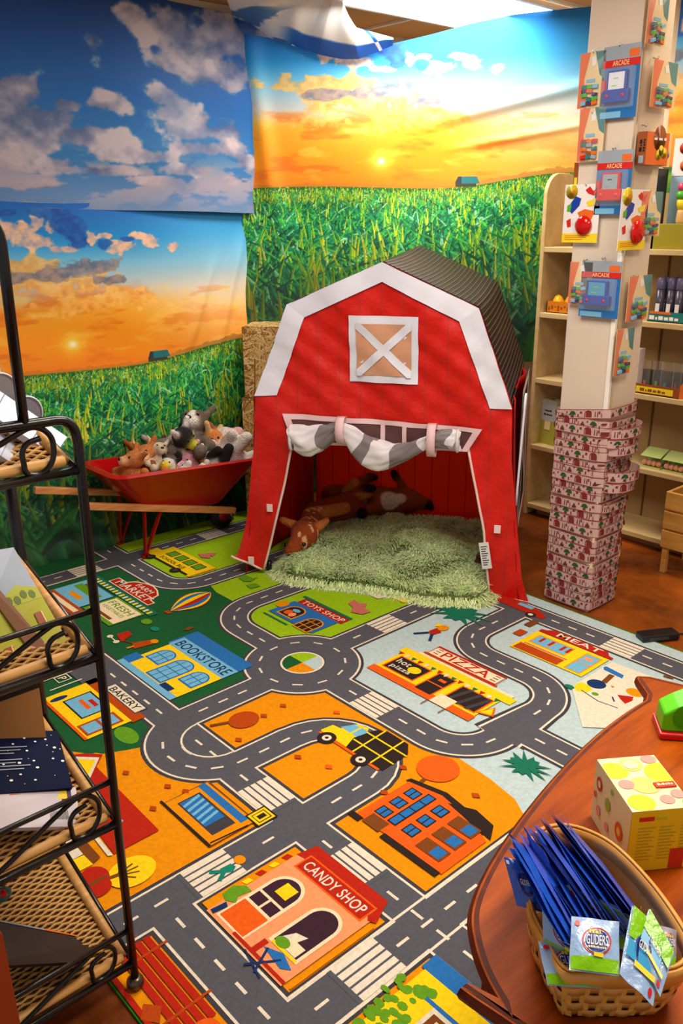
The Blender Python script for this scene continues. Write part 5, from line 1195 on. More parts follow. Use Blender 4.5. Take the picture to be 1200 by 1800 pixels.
# curled loops standing off the right-hand face
def loop(z, h, out, y0, y1, ph, zt=0):
    mb = MB(); n = 26; X = CX1+.012-wrap.location[0]
    P = []
    for i in range(n+1):
        a = math.pi*i/n; P.append((X+out*math.sin(a), (y0+y1)/2-wrap.location[1]-(y1-y0)/2*math.cos(a)))
    d = [0]
    for i in range(n): d.append(d[-1]+math.dist(P[i], P[i+1]))
    def place(s, t, o=0):
        i = min(max(int(np.searchsorted(d, s))-1, 0), n-1); f = (s-d[i])/(d[i+1]-d[i]); x = P[i][0]+(P[i+1][0]-P[i][0])*f; y = P[i][1]+(P[i+1][1]-P[i][1])*f
        tx, ty = P[i+1][0]-P[i][0], P[i+1][1]-P[i][1]; l = math.hypot(tx, ty); return (x+ty/l*o, y-tx/l*o, z+t+zt*s/d[-1])
    mb.add([place(q, 0) for q in d]+[place(q, h) for q in d], [(i, i+1, n+2+i, n+1+i) for i in range(n)], PAP)
    for t0, t1 in ((0, .0025), (h-.0025, h)): mb.add([place(q, t0, .001) for q in d]+[place(q, t1, .001) for q in d], [(i, i+1, n+2+i, n+1+i) for i in range(n)], EDG)
    strip_print(mb, place, d[-1], h, ph); o = mb.build('border_loop', wrap, solid=.0006)
loop(.715, .040, .060, 2.80, 2.99, .02, .008); loop(.680, .036, .050, 2.79, 2.99, .09); loop(.648, .040, .058, 2.80, 2.98, .0, .01)
loop(.545, .042, .070, 2.81, 2.99, .06, .004); loop(.505, .040, .062, 2.80, 2.98, .12); loop(.42, .036, .020, 2.80, 2.97, .03)
band(.765, .036, tilt=.03, tilt2=.006, off=.019, ph=.05)
# ------------------------------------------------------------------ blister cards and bags on clear hooks
clr = mat('clear_plastic', (235, 238, 240), rough=.12, alpha=.10, spec=.8); hookm = mat('hook_metal', (200, 200, 205), rough=.25, metal=1)
def pm(n_, c, r=.35): return mat('pack_'+n_, c, rough=r)
PK = dict(blue=pm('blue', (36, 108, 172)), red=pm('red', (206, 34, 26)), dblue=pm('dark_blue', (20, 60, 160)), grey=pm('grey', (150, 160, 170)), lblue=pm('light_blue', (120, 180, 216)), white=pm('white', (236, 230, 226)), orange=pm('orange', (226, 104, 36)),
  yellow=pm('yellow', (240, 212, 40)), cream=pm('cream', (232, 204, 150)), green=pm('green', (84, 172, 50)), purple=pm('purple', (74, 50, 96)), teal=pm('teal', (40, 120, 120)), brown=pm('brown', (150, 76, 34)), black=pm('black', (28, 24, 26)), lime=pm('lime', (150, 200, 50)), pink=pm('pink', (226, 70, 110)))
screen = mat('lcd', (150, 164, 172), rough=.1)
def on_front(x, y): X, z = WY(CY0-.02, x, y); return X, CY0-.02, z
def on_side(x, y): Y, z = WX(CX1+.03, x, y); return CX1+.03, Y, z
def hook(side, p, w=.0, z=0):
    # clear adhesive hook with wire prong, above the package
    t = thing('adhesive_hook', side[1], 'hook', p, side[2], 'clear hooks on the column' if len(side) < 4 else side[3])
    mb = MB(); mb.box((-.010, .013, -.030), (.010, .018, .012), clr); mb.build('base_plate', t, bevel=.002)
    mb = MB(); mb.tube([(0, .013, -.006), (0, -.004, -.012), (0, -.008, -.004)], .0022, hookm, 6); mb.build('prong', t)
def pack(kind, label, side, x0, y0, x1, y1, draw, cat, lean=.0, group=None, thick=.006, extra_rz=0):
    a = (on_front if side == 'f' else on_side)(x0, y0); b = (on_front if side == 'f' else on_side)(x1, y1)
    w = abs(b[0]-a[0]) if side == 'f' else abs(b[1]-a[1]); h = a[2]-b[2]
    loc_ = ((a[0]+b[0])/2, a[1], a[2]) if side == 'f' else (a[0], (a[1]+b[1])/2, a[2])
    t = thing(kind, label, cat, loc_, (0 if side == 'f' else R_(90))+extra_rz, group); t.rotation_euler[0] = 0
    draw(t, w, h); return t
def card(t, w, h, m_, name='card', th=.0016, y=0):
    mb = MB(); hole = .012; mb.box((-w/2, y, -h), (w/2, y+th, 0), m_); return mb
def arcade(body, sc, txt='ARCADE'):
    def d(t, w, h):
        mb = card(t, w, h, PK['blue']); f = -.0006
        mb.box((-w/2, f, -h*.20), (w/2, 0, -.0), PK['grey']); mb.box((-w/2, f*2, -h*.29), (w/2, 0, -h*.19), PK['red']); mb.box((-w*.5, f*2, -h*.62), (-w*.36, 0, -h*.46), PK['red'])
        mb.box((w*.20, f*3, -h*.17), (w*.46, 0, -h*.07), PK['orange']); mb.box((-w*.46, f*3, -h*.99), (w*.1, 0, -h*.90), PK['lblue'])
        text(mb, txt, (-w*.22, f*4, -h*.275), (w*.44, 0, 0), (0, 0, h*.07), PK['cream']); mb.build('card', t)
        mb = MB(); s = min(w*.62, h*.5); cx = -w*.02
        mb.box((cx-s*.42, -.016, -h*.62), (cx+s*.42, -.002, -h*.34), body); mb.box((cx-s*.56, -.020, -h*.78), (cx+s*.56, -.002, -h*.60), body); g_ = mb.build('game_body', t, bevel=.003)
        mb = MB(); mb.box((cx-s*.34, -.0172, -h*.60), (cx+s*.34, -.0158, -h*.37), sc); mb.box((cx-s*.12, -.0178, -h*.46), (cx+s*.08, -.0170, -h*.445), PK['lime' if body is PK['blue'] or body is PK['dblue'] else 'black']); mb.box((cx-s*.2, -.0178, -h*.56), (cx+s*.02, -.0170, -h*.545), PK['lime' if body is PK['dblue'] else 'grey']); mb.build('screen', t)
        for q in (-.35, .35): mb = MB(); mb.sphere((cx+s*q, -.021, -h*.69), (.0055, .004, .0055), PK['red'] if body is not PK['red'] else PK['pink'], 10); mb.build('button', t)
        mb = MB(); mb.box((-w*.44, -.024, -h*.86), (w*.44, -.0005, -h*.30), clr); mb.build('blister', t, bevel=.006)
    return d
def gamebag(colr=('teal', 'purple', 'green', 'orange', 'lblue')):
    def d(t, w, h):
        mb = card(t, w, h, PK['cream']); f = -.0006
        mb.poly([(-w/2, f, 0), (-w*.1, f, 0), (-w*.30, f, -h*.5), (-w*.12, f, -h), (-w/2, f, -h)], PK['orange']); mb.poly([(w*.08, f, 0), (w/2, f, 0), (w/2, f, -h*.5), (w*.30, f, -h*.42)], PK['teal'])
        mb.poly([(-w*.05, f*2, -h*.1), (w*.1, f*2, -h*.06), (w*.16, f*2, -h*.22), (0, f*2, -h*.26)], PK['white']); mb.box((-w*.2, f*3, -h*.54), (w*.15, f*2, -h*.48), PK['lblue']); mb.build('card', t)
        rg = random.Random(int(w*1e5)); n = 0
        for j in range(5):
            for i in range(3):
                if (i+j) % 4 == 3: continue
                s = w*.2; mb = MB(); T = Matrix.Translation((-w*.22+i*s*1.05, -.006, -h*.62-j*h*.075)) @ Matrix.Rotation(rg.uniform(-.3, .3), 4, 'Y'); mb.box((-s/2, -.004, -h*.036), (s/2, .004, h*.036), PK[colr[(i*2+j) % 5]], T=T); mb.build('block', t, bevel=.001)
        mb = MB(); n_ = 8
        mb.grid(lambda a, b: (w*(a-.5)*1.04, -.002-.016*math.sin(a*math.pi)*math.sin(min(1, b*1.15)*math.pi)**.5-.001*math.sin(a*30+b*9), -h*1.02*b), 10, 12, clr); mb.build('bag', t)
    return d
def bobcard(t, w, h):
    mb = card(t, w, h, PK['white']); f = -.0006; mb.box((-w/2, f, -h), (w/2, 0, -h*.84), PK['yellow'])
    for k in range(3): mb.box((-w*.42, f*2, -h*(.885+.03*k)), (w*(.3-.1*k), f, -h*(.875+.03*k)), PK['orange'])
    mb.lathe([(.0001, 0), (w*.17, .0002)], PK['yellow'], 14, T=Matrix.Translation((-w*.3, f*2, -h*.12)) @ Matrix.Rotation(R_(90), 4, 'X'))
    mb.poly([(-w*.36, f*3, -h*.14), (-w*.2, f*3, -h*.08), (-w*.22, f*3, -h*.15)], PK['orange'])
    mb.poly([(w*.08, f*2, -h*.10), (w*.2, f*2, -h*.04), (w*.30, f*2, -h*.12), (w*.42, f*2, -h*.06), (w*.34, f*2, -h*.2), (w*.16, f*2, -h*.16)], PK['red'])
    mb.poly([(-w*.40, f*2, -h*.40), (-w*.18, f*2, -h*.20), (-w*.02, f*2, -h*.24), (-w*.06, f*2, -h*.36), (-w*.26, f*2, -h*.50)], PK['dblue']); mb.poly([(-w*.40, f*3, -h*.36), (-w*.28, f*3, -h*.32), (-w*.30, f*3, -h*.46), (-w*.40, f*3, -h*.46)], PK['green'])
    mb.poly([(w*.12, f*2, -h*.30), (w*.4, f*2, -h*.24), (w*.36, f*2, -h*.36), (w*.18, f*2, -h*.38)], PK['yellow']); mb.poly([(-w*.1, f*2, -h*.48), (w*.1, f*2, -h*.42), (w*.38, f*2, -h*.46), (w*.30, f*2, -h*.6), (w*.02, f*2, -h*.62)], PK['orange'])
    mb.poly([(-w*.4, f*2, -h*.62), (-w*.28, f*2, -h*.58), (-w*.26, f*2, -h*.72), (-w*.36, f*2, -h*.74)], PK['red']); mb.build('card', t)
    mb = MB(); mb.lathe([(w*.02, -.0), (w*.20, .001), (w*.23, .006), (w*.21, .012), (w*.12, .018), (w*.02, .020)], mat('red_gloss', (196, 14, 12), rough=.12), 20, T=Matrix.Translation((w*.12, -.001, -h*.70)) @ Matrix.Rotation(R_(90), 4, 'X')); mb.build('toy', t)
    mb = MB(); mb.sphere((-w*.12, -.006, -h*.62), (w*.13, .008, h*.07), clr, 12); mb.build('blister', t)
packs = [
 ('water_game_card', 'blue carded toy game with pale screen, highest on the column front', 'f', 1062, 84, 1116, 205, arcade(PK['dblue'], mat('paper_white', (222, 224, 232), rough=.5)), 'toy pack', 1090, 66),
 ('water_game_card', 'carded toy game with red case hung halfway up the column front', 'f', 1052, 266, 1103, 377, arcade(PK['red'], screen), 'toy pack', 1078, 248),
 ('water_game_card', 'carded toy game with bright blue case, lowest on the column front', 'f', 1024, 458, 1084, 561, arcade(PK['dblue'], mat('lcd_blue', (70, 150, 190), rough=.1)), 'toy pack', 1060, 442),
 ('block_game_bag', 'clear bag of wooden blocks hung highest at the left of the column front', 'f', 1021, 95, 1058, 187, gamebag(), 'toy pack', 1044, 78),
 ('block_game_bag', 'clear bag of blocks hung just below the topmost bag on the column front', 'f', 1020, 192, 1057, 282, gamebag(('brown', 'teal', 'orange', 'grey', 'red')), 'toy pack', 1042, 185),
 ('block_game_bag', 'orange block bag tucked behind the lowest blue game card on the column front', 'f', 1003, 460, 1036, 536, gamebag(), 'toy pack', 1028, 445),
 ('yo_toy_card', 'white toy card with red top and yellow foot hung on the column front', 'f', 994, 325, 1048, 427, bobcard, 'toy pack', 1031, 312),
 ('block_game_bag', 'orange block bag hung near the ceiling on the right face of the column', 's', 1143, -20, 1168, 84, gamebag(), 'toy pack', 1157, -30),
 ('block_game_bag', 'block bag with green flap, second from the top on the right face of the column', 's', 1150, 103, 1183, 193, gamebag(), 'toy pack', 1160, 88),
 ('block_game_bag', 'block bag hanging beside the white toy card on the right face of the column', 's', 1130, 336, 1157, 414, gamebag(('teal', 'purple', 'green', 'orange', 'grey')), 'toy pack', 1146, 325),
 ('block_game_bag', 'block bag hanging alone a hand below the white toy card on the right face', 's', 1107, 486, 1138, 560, gamebag(), 'toy pack', 1124, 474),
 ('block_game_bag', 'lowest block bag on the column, just above the paper border', 's', 1085, 580, 1107, 655, gamebag(), 'toy pack', 1093, 575),
 ('yo_toy_card', 'white toy card with red top and yellow foot on the right face of the column', 's', 1094, 332, 1131, 438, bobcard, 'toy pack', 1115, 322),
]
for kind, lb, sd, x0, y0, x1, y1, dr, ct, hx, hy in packs:
    pack(kind, lb, sd, x0, y0, x1, y1, dr, ct)
    p = (on_front if sd == 'f' else on_side)(hx, hy+8)
    if sd == 'f': hook(('f', 'clear adhesive hook with metal prong on the column front', 0, 'clear hooks on the column front'), (p[0], CY0-.0185, p[2]))
    else: hook(('s', 'clear adhesive hook with metal prong on the right face of the column', R_(90), 'clear hooks on the right face of the column'), (CX1+.0185, p[1], p[2]))
for hx, hy in ((1140, 215),):
    p = on_side(hx, hy); hook(('s', 'clear adhesive hook with metal prong on the right face of the column', R_(90), 'clear hooks on the right face of the column'), (CX1+.0185, p[1], p[2]))
# small puzzle boxes
def pbox(label, x0, y0, x1, y1, mface, side_m, txt, tcol, off=.0, rz=0, th=.035):
    a = on_side(x0, y0); b = on_side(x1, y1); w = abs(b[1]-a[1]); h = a[2]-b[2]
    t = thing('puzzle_box', label, 'box', (CX1+.012+th+off, (a[1]+b[1])/2, a[2]), R_(90)+rz)
    mb = MB(); mb.box((-w/2, 0, -h), (w/2, th, 0), side_m); mb.build('box', t, bevel=.001)
    mb = MB(); mb.box((-w/2+.001, -.0008, -h+.001), (w/2-.001, 0, -.001), mface); mb.poly([(-w*.5, -.0012, -h), (w*.0, -.0012, -h), (w*.4, -.0012, -h*.3), (0, -.0012, -.002), (-w*.5, -.0012, -.002)], PK['orange']) if mface is not PK['cream'] else mb.poly([(-w*.4, -.0012, -h*.95), (w*.4, -.0012, -h*.95), (w*.3, -.0012, -h*.5), (-w*.2, -.0012, -h*.45)], PK['yellow'])
    mb.lathe([(.0001, 0), (w*.28, .0002)], PK['brown'], 14, T=Matrix.Translation((w*.05, -.0015, -h*.18)) @ Matrix.Rotation(R_(90), 4, 'X')) if mface is not PK['cream'] else None
    for x, z_ in ((.15, .55), (.3, .62), (.05, .68)): mb.lathe([(.0001, 0), (w*.12, .0004)], PK['yellow'] if mface is not PK['cream'] else PK['lblue'], 10, T=Matrix.Translation((w*x, -.0018, -h*z_)) @ Matrix.Rotation(R_(90), 4, 'X'))
    scrib(mb, (-w*.2, -.0022, -h*.24), (w*.55, 0, 0), (0, 0, h*.11), tcol, 3, 4); mb.build('print', t)
    mb = MB(); scrib(mb, (-w/2-.0012, th*.45, -h*.60), (0, 0, h*.42), (0, th*.28, 0), PK['black'], 5, 2); scrib(mb, (-w/2-.0012, th*.12, -h*.60), (0, 0, h*.4), (0, th*.25, 0), PK['black'], 6, 3); mb.box((-w/2-.0014, th*.2, -h*.95), (-w/2, th*.7, -h*.72), PK['grey']); mb.build('side_print', t)
pbox('orange and brown puzzle box hung on the right face of the column', 1130, 231, 1163, 292, PK['orange'], PK['brown'], 'ANTI', PK['white'])
pbox('cream puzzle box with blue lettering hung behind the orange puzzle box', 1160, 230, 1186, 294, PK['cream'], PK['cream'], 'Fish', PK['teal'], off=-.02, th=.015)
# brown stick toy at the column's left edge
X, z = WY(CY0+.01, 1008, 286); t = thing('wooden_toy', 'narrow brown toy hanging off the left edge of the column', 'toy', (CX0-.012, CY0+.01, z), 0)
mb = MB(); mb.box((-.010, -.003, -.105), (.010, .003, 0), PK['brown']); mb.box((-.006, -.004, -.09), (.006, -.003, -.05), PK['yellow']); mb.build('card', t, bevel=.001)
mb = MB(); mb.sphere((-.012, 0, -.16), (.016, .008, .035), PK['green'], 12); mb.build('toy', t)
# ------------------------------------------------------------------ cream shelf unit on the back wall
SY0, SY1, SX0, SX1 = 3.60, 3.86, -2.575, -.75
sh = wood_mat('shelf_cream', (188, 158, 104), (212, 184, 130), scale=2, axis='X', rough=.55, stretch=4)
shd = mat('shelf_back', (178, 146, 98), rough=.7, bump=.1, bscale=20)
shelf = thing('shelf_unit', 'cream painted shelf unit with a rounded side panel behind the column', 'shelf', (SX0, SY0, 0))
T0 = Matrix.Translation(-Vector(shelf.location))
prof_ = [(SY0, .0), (SY0, 1.60)]+[(SY0+.10-.10*math.cos(a), 1.60+.10*math.sin(a)) for a in np.linspace(.1, math.pi/2, 8)]+[(SY0+.17, 1.70), (SY1, 1.68), (SY1, 0)]
def side(x, name='side_panel', th=.022):
    mb = MB(); n = len(prof_); mb.add([(x, y, z) for y, z in prof_]+[(x+th, y, z) for y, z in prof_], [tuple(range(n))[::-1], tuple(range(n, 2*n))]+[(i, (i+1) % n, n+(i+1) % n, n+i) for i in range(n)], sh, T=T0); mb.build(name, shelf, bevel=.004)
side(SX0); side(SX1-.022)
mb = MB(); mb.box((SX0+.022, SY1-.012, .02), (SX1-.022, SY1-.002, 1.60), shd, T=T0); mb.build('back_panel', shelf)
for x in (-2.31, -2.03, -1.75, -1.47, -1.19, -.95): mb = MB(); mb.box((x-.004, SY1-.017, .05), (x+.004, SY1-.012, 1.58), mat('shelf_groove', (110, 80, 44), rough=.8), T=T0); mb.build('back_batten', shelf)
SHZ = (.065, .385, .73, 1.055, 1.365)
for z in SHZ: mb = MB(); mb.box((SX0+.022, SY0, z-.025), (SX1-.022, SY1-.012, z), sh, T=T0); mb.build('shelf_board', shelf, bevel=.003)
mb = MB(); mb.box((SX0+.05, SY0+.05, .0), (SX1-.05, SY0+.07, .04), shd, T=T0); mb.build('plinth', shelf)
def S(x, y, Y=SY0+.06): X, z = WY(Y, x, y); return X, z
def item(kind, label, cat, X, z, Y=SY0+.08, rz=0, group=None): return thing(kind, label, cat, (X, Y, z), rz, group)
# basket of golden eggs
t = item('egg_tray', 'small orange printed tray of golden eggs on the shelf left of the column', 'tray', -2.45, SHZ[3]); mb = MB()
mb.box((-.085, -.05, 0), (.085, .05, .004), PK['orange']); 
for a in (((-.085, -.05, 0), (.085, -.046, .055)), ((-.085, .046, 0), (.085, .05, .055)), ((-.085, -.05, 0), (-.081, .05, .055)), ((.081, -.05, 0), (.085, .05, .055))): mb.box(*a, mat('tray_amber', (206, 120, 20), rough=.5))
for k in range(9): mb.box((-.075+k*.018, -.0515, .012+.008*(k % 3)), (-.065+k*.018, -.0502, .030+.006*(k % 2)), PK['brown'])
mb.build('tray', t)
gold = mat('egg_gold', (244, 176, 24), rough=.2)
for k, (x, y) in enumerate(((-.045, -.01), (.035, -.012), (.0, .025), (-.075+.0, .03))):
    o = MB(); o.lathe([(.002, 0), (.020, .006), (.029, .025), (.027, .045), (.016, .064), (.002, .070)], gold, 18); e = o.build('toy_egg'); e.location = (-2.45+x, SY0+.08+y, SHZ[3]+.012+(.0)); tag(e, 'golden toy egg in the orange tray on the shelf', 'toy egg', 'golden eggs in the tray')
# black and blue box above
def bx(kind, label, cat, X0, X1, Y0, Y1, z, h, m_, bands=(), lean=0, txt=None, group=None):
    t = thing(kind, label, cat, ((X0+X1)/2, (Y0+Y1)/2, z), 0, group); t.rotation_euler = (lean, 0, 0); w, d = (X1-X0)/2, (Y1-Y0)/2
    mb = MB(); mb.box((-w, -d, 0), (w, d, h), m_); mb.build('box', t, bevel=.0015)
    mb = MB()
    for z0, z1, mm in bands: mb.box((-w*.98, -d-.001, h*z0), (w*.98, -d, h*z1), mm)
    if txt: text(mb, txt[0], (-w*.8, -d-.002, h*txt[1]), (w*1.6, 0, 0), (0, 0, h*txt[2]), txt[3])
    if mb.f: mb.build('print', t)
    return t
bx('game_box', 'black box with blue band behind the golden eggs', 'box', -2.43, -2.35, SY0+.14, SY0+.2, SHZ[3]+.0, .19, PK['black'], [(.80, 1, PK['dblue'])])
bx('game_box', 'brown box on the top shelf left of the column', 'box', -2.45, -2.39, SY0+.1, SY0+.2, SHZ[4], .09, PK['brown'])
t = item('toy_figure', 'small red figure on the shelf left of the column', 'toy', -2.42, SHZ[2]); mb = MB(); mb.lathe([(.014, 0), (.018, .01), (.010, .03), (.014, .042), (.004, .055)], PK['red'], 14); mb.build('body', t); mb = MB(); mb.tube([(.0, 0, .03), (.03, 0, .10), (.03, 0, .2)], .005, PK['teal'], 6); mb.build('stick', t); mb = MB(); mb.sphere((.035, 0, .22), (.015, .012, .04), PK['teal'], 10); mb.build('top', t)
bx('wood_block_set', 'flat wooden piece beside the red figure on the shelf', 'toy', -2.40, -2.34, SY0+.03, SY0+.10, SHZ[2], .045, PK['brown'])
seedp = mat('seed_pack_green', (168, 164, 62), rough=.6); seedw = mat('seed_pack_grey', (176, 178, 172), rough=.6)
for k in range(3):
    t = thing('gift_bag', ('olive and grey paper bag in front on the low shelf left of the column', 'olive paper bag standing just behind the front bag on the low shelf', 'third olive paper bag deepest in the row on the low shelf')[k], 'bag', (-2.50+.045*k, SY0+.07+.045*k, SHZ[1]), -.15)
    mb = MB(); mb.add([(-.055, -.015, 0), (.055, -.015, 0), (.055, .02, 0), (-.055, .02, 0), (-.05, 0, .23), (.05, 0, .23), (.05, .008, .23), (-.05, .008, .23)], [(0, 3, 2, 1), (4, 5, 6, 7), (0, 1, 5, 4), (1, 2, 6, 5), (2, 3, 7, 6), (3, 0, 4, 7)], seedp); mb.build('bag', t)
    mb = MB(); mb.add([(-.0525, -.0085, .12), (.0525, -.0085, .12), (.0502, -.002, .228), (-.0502, -.002, .228)], [(0, 1, 2, 3)], seedw); mb.poly([(-.02, -.0125, .075), (.02, -.0125, .075), (.02, -.009, .12), (-.02, -.009, .12)], PK['cream']); 
    scrib(mb, (-.025, -.0070, .170), (.05, 0, 0), (0, .001, .010), PK['black'], 6, 1); scrib(mb, (-.03, -.0080, .150), (.06, 0, 0), (0, .001, .009), PK['black'], 8, 2); mb.build('label', t)
# right of the column, shelf by shelf
olive = mat('box_olive', (150, 136, 26), rough=.5)
z = SHZ[4]
t = thing('toy_display_box', 'olive display box of wooden toys with pink pompoms on the top shelf', 'box', (-1.86, SY0+.10, z)); mb = MB(); mb.box((-.14, -.08, 0), (.14, .06, .105), olive); scrib(mb, (.0, -.081, .03), (.12, 0, 0), (0, 0, .035), PK['cream'], 6, 2); mb.build('box', t, bevel=.002)
mb = MB(); mb.box((-.14, .02, .105), (.14, .03, .30), mat('card_sky', (150, 190, 214), rough=.5)); mb.box((-.14, .018, .30), (.14, .03, .45), PK['white']); mb.build('header', t)
for x, zz, c in ((-.08, .34, 'orange'), (.0, .36, 'red'), (.09, .33, 'pink'), (-.09, .41, 'red'), (-.02, .40, 'orange'), (.06, .41, 'purple')): mb = MB(); mb.lathe([(.0001, 0), (.024, .001)], PK[c], 14, T=Matrix.Translation((x, .0165, zz)) @ Matrix.Rotation(R_(90), 4, 'X')); mb.build('print_flower', t)
for j, x in enumerate((-.05, .03, .10)):
    mb = MB(); mb.lathe([(.012, .10), (.02, .115), (.018, .15), (.016, .16)], mat('wood_pale', (222, 178, 118), rough=.5), 12, c=(x, -.03, 0)); mb.build('peg_doll', t)
    mb = MB(); mb.lathe([(.016, .16), (.022, .18), (.024, .20), (.010, .205)], PK[('yellow', 'lblue', 'orange')[j]], 12, c=(x, -.03, 0)); mb.lathe([(.022, .205), (.030, .215), (.026, .235), (.01, .238)], PK['green'], 12, c=(x, -.03, 0)); mb.lathe([(.018, .238), (.026, .25), (.022, .268), (.004, .272)], PK['pink'], 12, c=(x, -.03, 0)); mb.build('pompom', t)
bx('picture_box', 'dark framed box beside the olive display on the top shelf', 'box', -2.05, -2.015, SY0+.02, SY0+.12, z, .33, PK['black'])
z = SHZ[3]; slatem = mat('tube_slate', (74, 66, 84), rough=.25); slc = mat('tube_cap', (92, 86, 116), rough=.3)
t = thing('tube_tray', 'teal printed card tray holding dark toy tubes on the shelf right of the column', 'tray', (-1.86, SY0+.09, z)); mb = MB(); mb.box((-.13, -.065, 0), (.17, -.06, .045), PK['teal']); mb.box((-.13, -.065, 0), (.17, .06, .004), PK['teal']); mb.box((-.13, .055, 0), (.17, .06, .10), PK['teal']); mb.box((-.12, -.0665, .035), (-.02, -.065, .045), PK['orange']); scrib(mb, (-.12, -.0672, .010), (.14, 0, 0), (0, 0, .018), PK['white'], 9, 2); mb.build('tray', t)
for k in range(8):
    t = thing('toy_tube', 'dark violet cylindrical toy tube standing in the teal tray', 'tube', (-1.955+.046*(k % 6)-.0*(k//6), SY0+.055+.045*(k//6)+.01*(k % 2), z+.004), 0, 'dark toy tubes in the teal tray')
    mb = MB(); mb.lathe([(.019, 0), (.019, .135)], slatem, 14); mb.build('tube', t); mb = MB(); mb.lathe([(.0195, .135), (.0205, .14), (.0205, .180), (.012, .188)], slc, 14); mb.build('cap', t); mb = MB(); mb.add([(.0198*math.sin(a), -.0198*math.cos(a), zz) for a in (-.5, -.17, .17, .5) for zz in (.03, .075)], [(0, 2, 3, 1), (2, 4, 5, 3), (4, 6, 7, 5)], PK['white']); mb.build('label', t)
t = thing('toy_display_box', 'slanted colourful card display at the right end of the tube tray shelf', 'box', (-1.74, SY0+.02, z), .2); mb = MB(); mb.add([(-.05, 0, 0), (.08, 0, 0), (.08, 0, .14), (.0, 0, .09), (-.05, 0, .02), (-.05, .02, 0), (.08, .02, 0), (.08, .02, .14), (.0, .02, .09), (-.05, .02, .02)], [(0, 1, 2, 3, 4), (9, 8, 7, 6, 5), (0, 4, 9, 5), (4, 3, 8, 9), (3, 2, 7, 8), (2, 1, 6, 7), (1, 0, 5, 6)], PK['cream']); mb.box((.02, -.001, .04), (.05, 0, .08), PK['orange']); mb.box((-.01, -.001, .01), (.0, 0, .05), PK['green']); mb.build('card', t)
z = SHZ[2]
t = thing('toy_display_box', 'orange and brown tray packed with dark clear bags on the shelf above the scalloped soap', 'box', (-1.84, SY0+.08, z)); mb = MB(); mb.box((-.17, -.07, 0), (.05, -.066, .045), PK['brown']); mb.box((-.17, -.07, 0), (.05, .06, .004), PK['brown']); mb.box((-.16, -.0712, .008), (.02, -.07, .035), PK['yellow']); scrib(mb, (-.14, -.0718, .014), (.14, 0, 0), (0, 0, .014), PK['brown'], 10, 2); mb.add([(.05, -.07, 0), (.09, .0, 0), (.09, .0, .12), (.05, -.07, .06)], [(0, 1, 2, 3)], PK['orange']); mb.build('tray', t)
for k in range(5):
    t2 = thing('craft_bag', 'clear bag of dark craft pieces in the orange and brown tray', 'bag', (-1.975+.048*k, SY0+.06+.012*(k % 2), z+.006), .25*(k % 3-1), 'clear craft bags in the orange tray')
    mb = MB(); mb.box((-.02, -.012, 0), (.02, .012, .10), mat('craft_dark', (62, 54, 40), rough=.4)); mb.box((-.012, -.014, .01), (.0, -.012, .05), PK[('orange', 'green', 'teal', 'brown', 'yellow')[k]]); mb.build('contents', t2, bevel=.006)
    mb = MB(); mb.grid(lambda a, b: ((a-.5)*.056, -.016-.008*math.sin(a*math.pi), .145*b), 6, 6, clr); mb.build('bag', t2)
t = thing('toy_display_box', 'blue carded toy at the right end of the craft bag shelf', 'box', (-1.72, SY0+.05, z)); mb = MB(); mb.box((-.012, -.01, 0), (.06, .01, .12), PK['lblue']); mb.box((-.008, -.0112, .06), (.05, -.010, .09), PK['dblue']); mb.build('card', t, bevel=.001)
# tall pale box hanging beside the column
bx('puzzle_box', 'tall pale printed box standing behind the column on the craft shelf', 'box', -2.03, -2.00, SY0+.01, SY0+.06, SHZ[2], .20, mat('pale_lilac', (214, 196, 190), rough=.6), [(.1, .25, PK['brown']), (.6, .66, PK['grey'])])
z = SHZ[1]; lidc = mat('soap_green', (172, 186, 110), rough=.5); soap = mat('soap_rose', (222, 150, 118), rough=.6)
for k, X in enumerate((-1.90, -1.79, -1.68)):
    t = thing('soap_box', 'green lidded box of rose pieces on the low shelf, %s' % ('nearest the column', 'middle one of the three', 'farthest from the column')[k], 'box', (X, SY0+.07, z)); mb = MB(); mb.box((-.05, -.04, .0), (.05, .04, .006), lidc); mb.add([(-.05, -.045, .055), (.05, -.045, .055), (.05, .03, .085), (-.05, .03, .085)], [(0, 1, 2, 3)], lidc); mb.box((-.05, .028, 0), (.05, .032, .085), lidc); mb.build('lid', t)
    for j in range(4): mb = MB(); mb.sphere((-.035+j*.023, -.025, .022), (.013, .013, .014), soap, 10); mb.build('soap', t)
z = 0
crate = wood_mat('crate_pine', (176, 122, 50), (206, 152, 72), scale=3, rough=.55)
t = thing('wooden_crate', 'pine slatted crate standing at the right edge in front of the shelf unit', 'crate', (-1.52, SY0-.10, 0))
for j in range(3):
    for a in (((-.16, -.12, .12+.088*j), (.16, -.105, .20+.088*j)), ((-.16, .105, .12+.088*j), (.16, .12, .20+.088*j)), ((-.16, -.105, .12+.088*j), (-.145, .105, .20+.088*j)), ((.145, -.105, .12+.088*j), (.16, .105, .20+.088*j))):
        mb = MB(); mb.box(*a, crate); mb.build('slat', t, bevel=.003)
for x in (-.14, .14):
    for y in (-.10, .10): mb = MB(); mb.box((x-.012, y-.012, 0), (x+.012, y+.012, .37), crate); mb.build('corner_post', t, bevel=.002)
# black adapter on the floor
x, y = F(1155, 1120, .01); t = thing('power_adapter', 'black rectangular power adapter lying on the floor past the rug edge', 'adapter', (x, y, 0), R_(60)); blackp = mat('black_plastic', (22, 22, 24), rough=.35)
mb = MB(); mb.box((-.075, -.028, .004), (.075, .028, .032), blackp); mb.build('housing', t, bevel=.005); mb = MB(); mb.tube([(.075, 0, .015), (.12, .01, .006), (.18, -.03, .005), (.30, -.05, .005)], .004, blackp, 6); mb.build('cord', t)
mb = MB(); mb.box((-.05, -.0285, .012), (.03, -.028, .024), ink); mb.build('label', t)
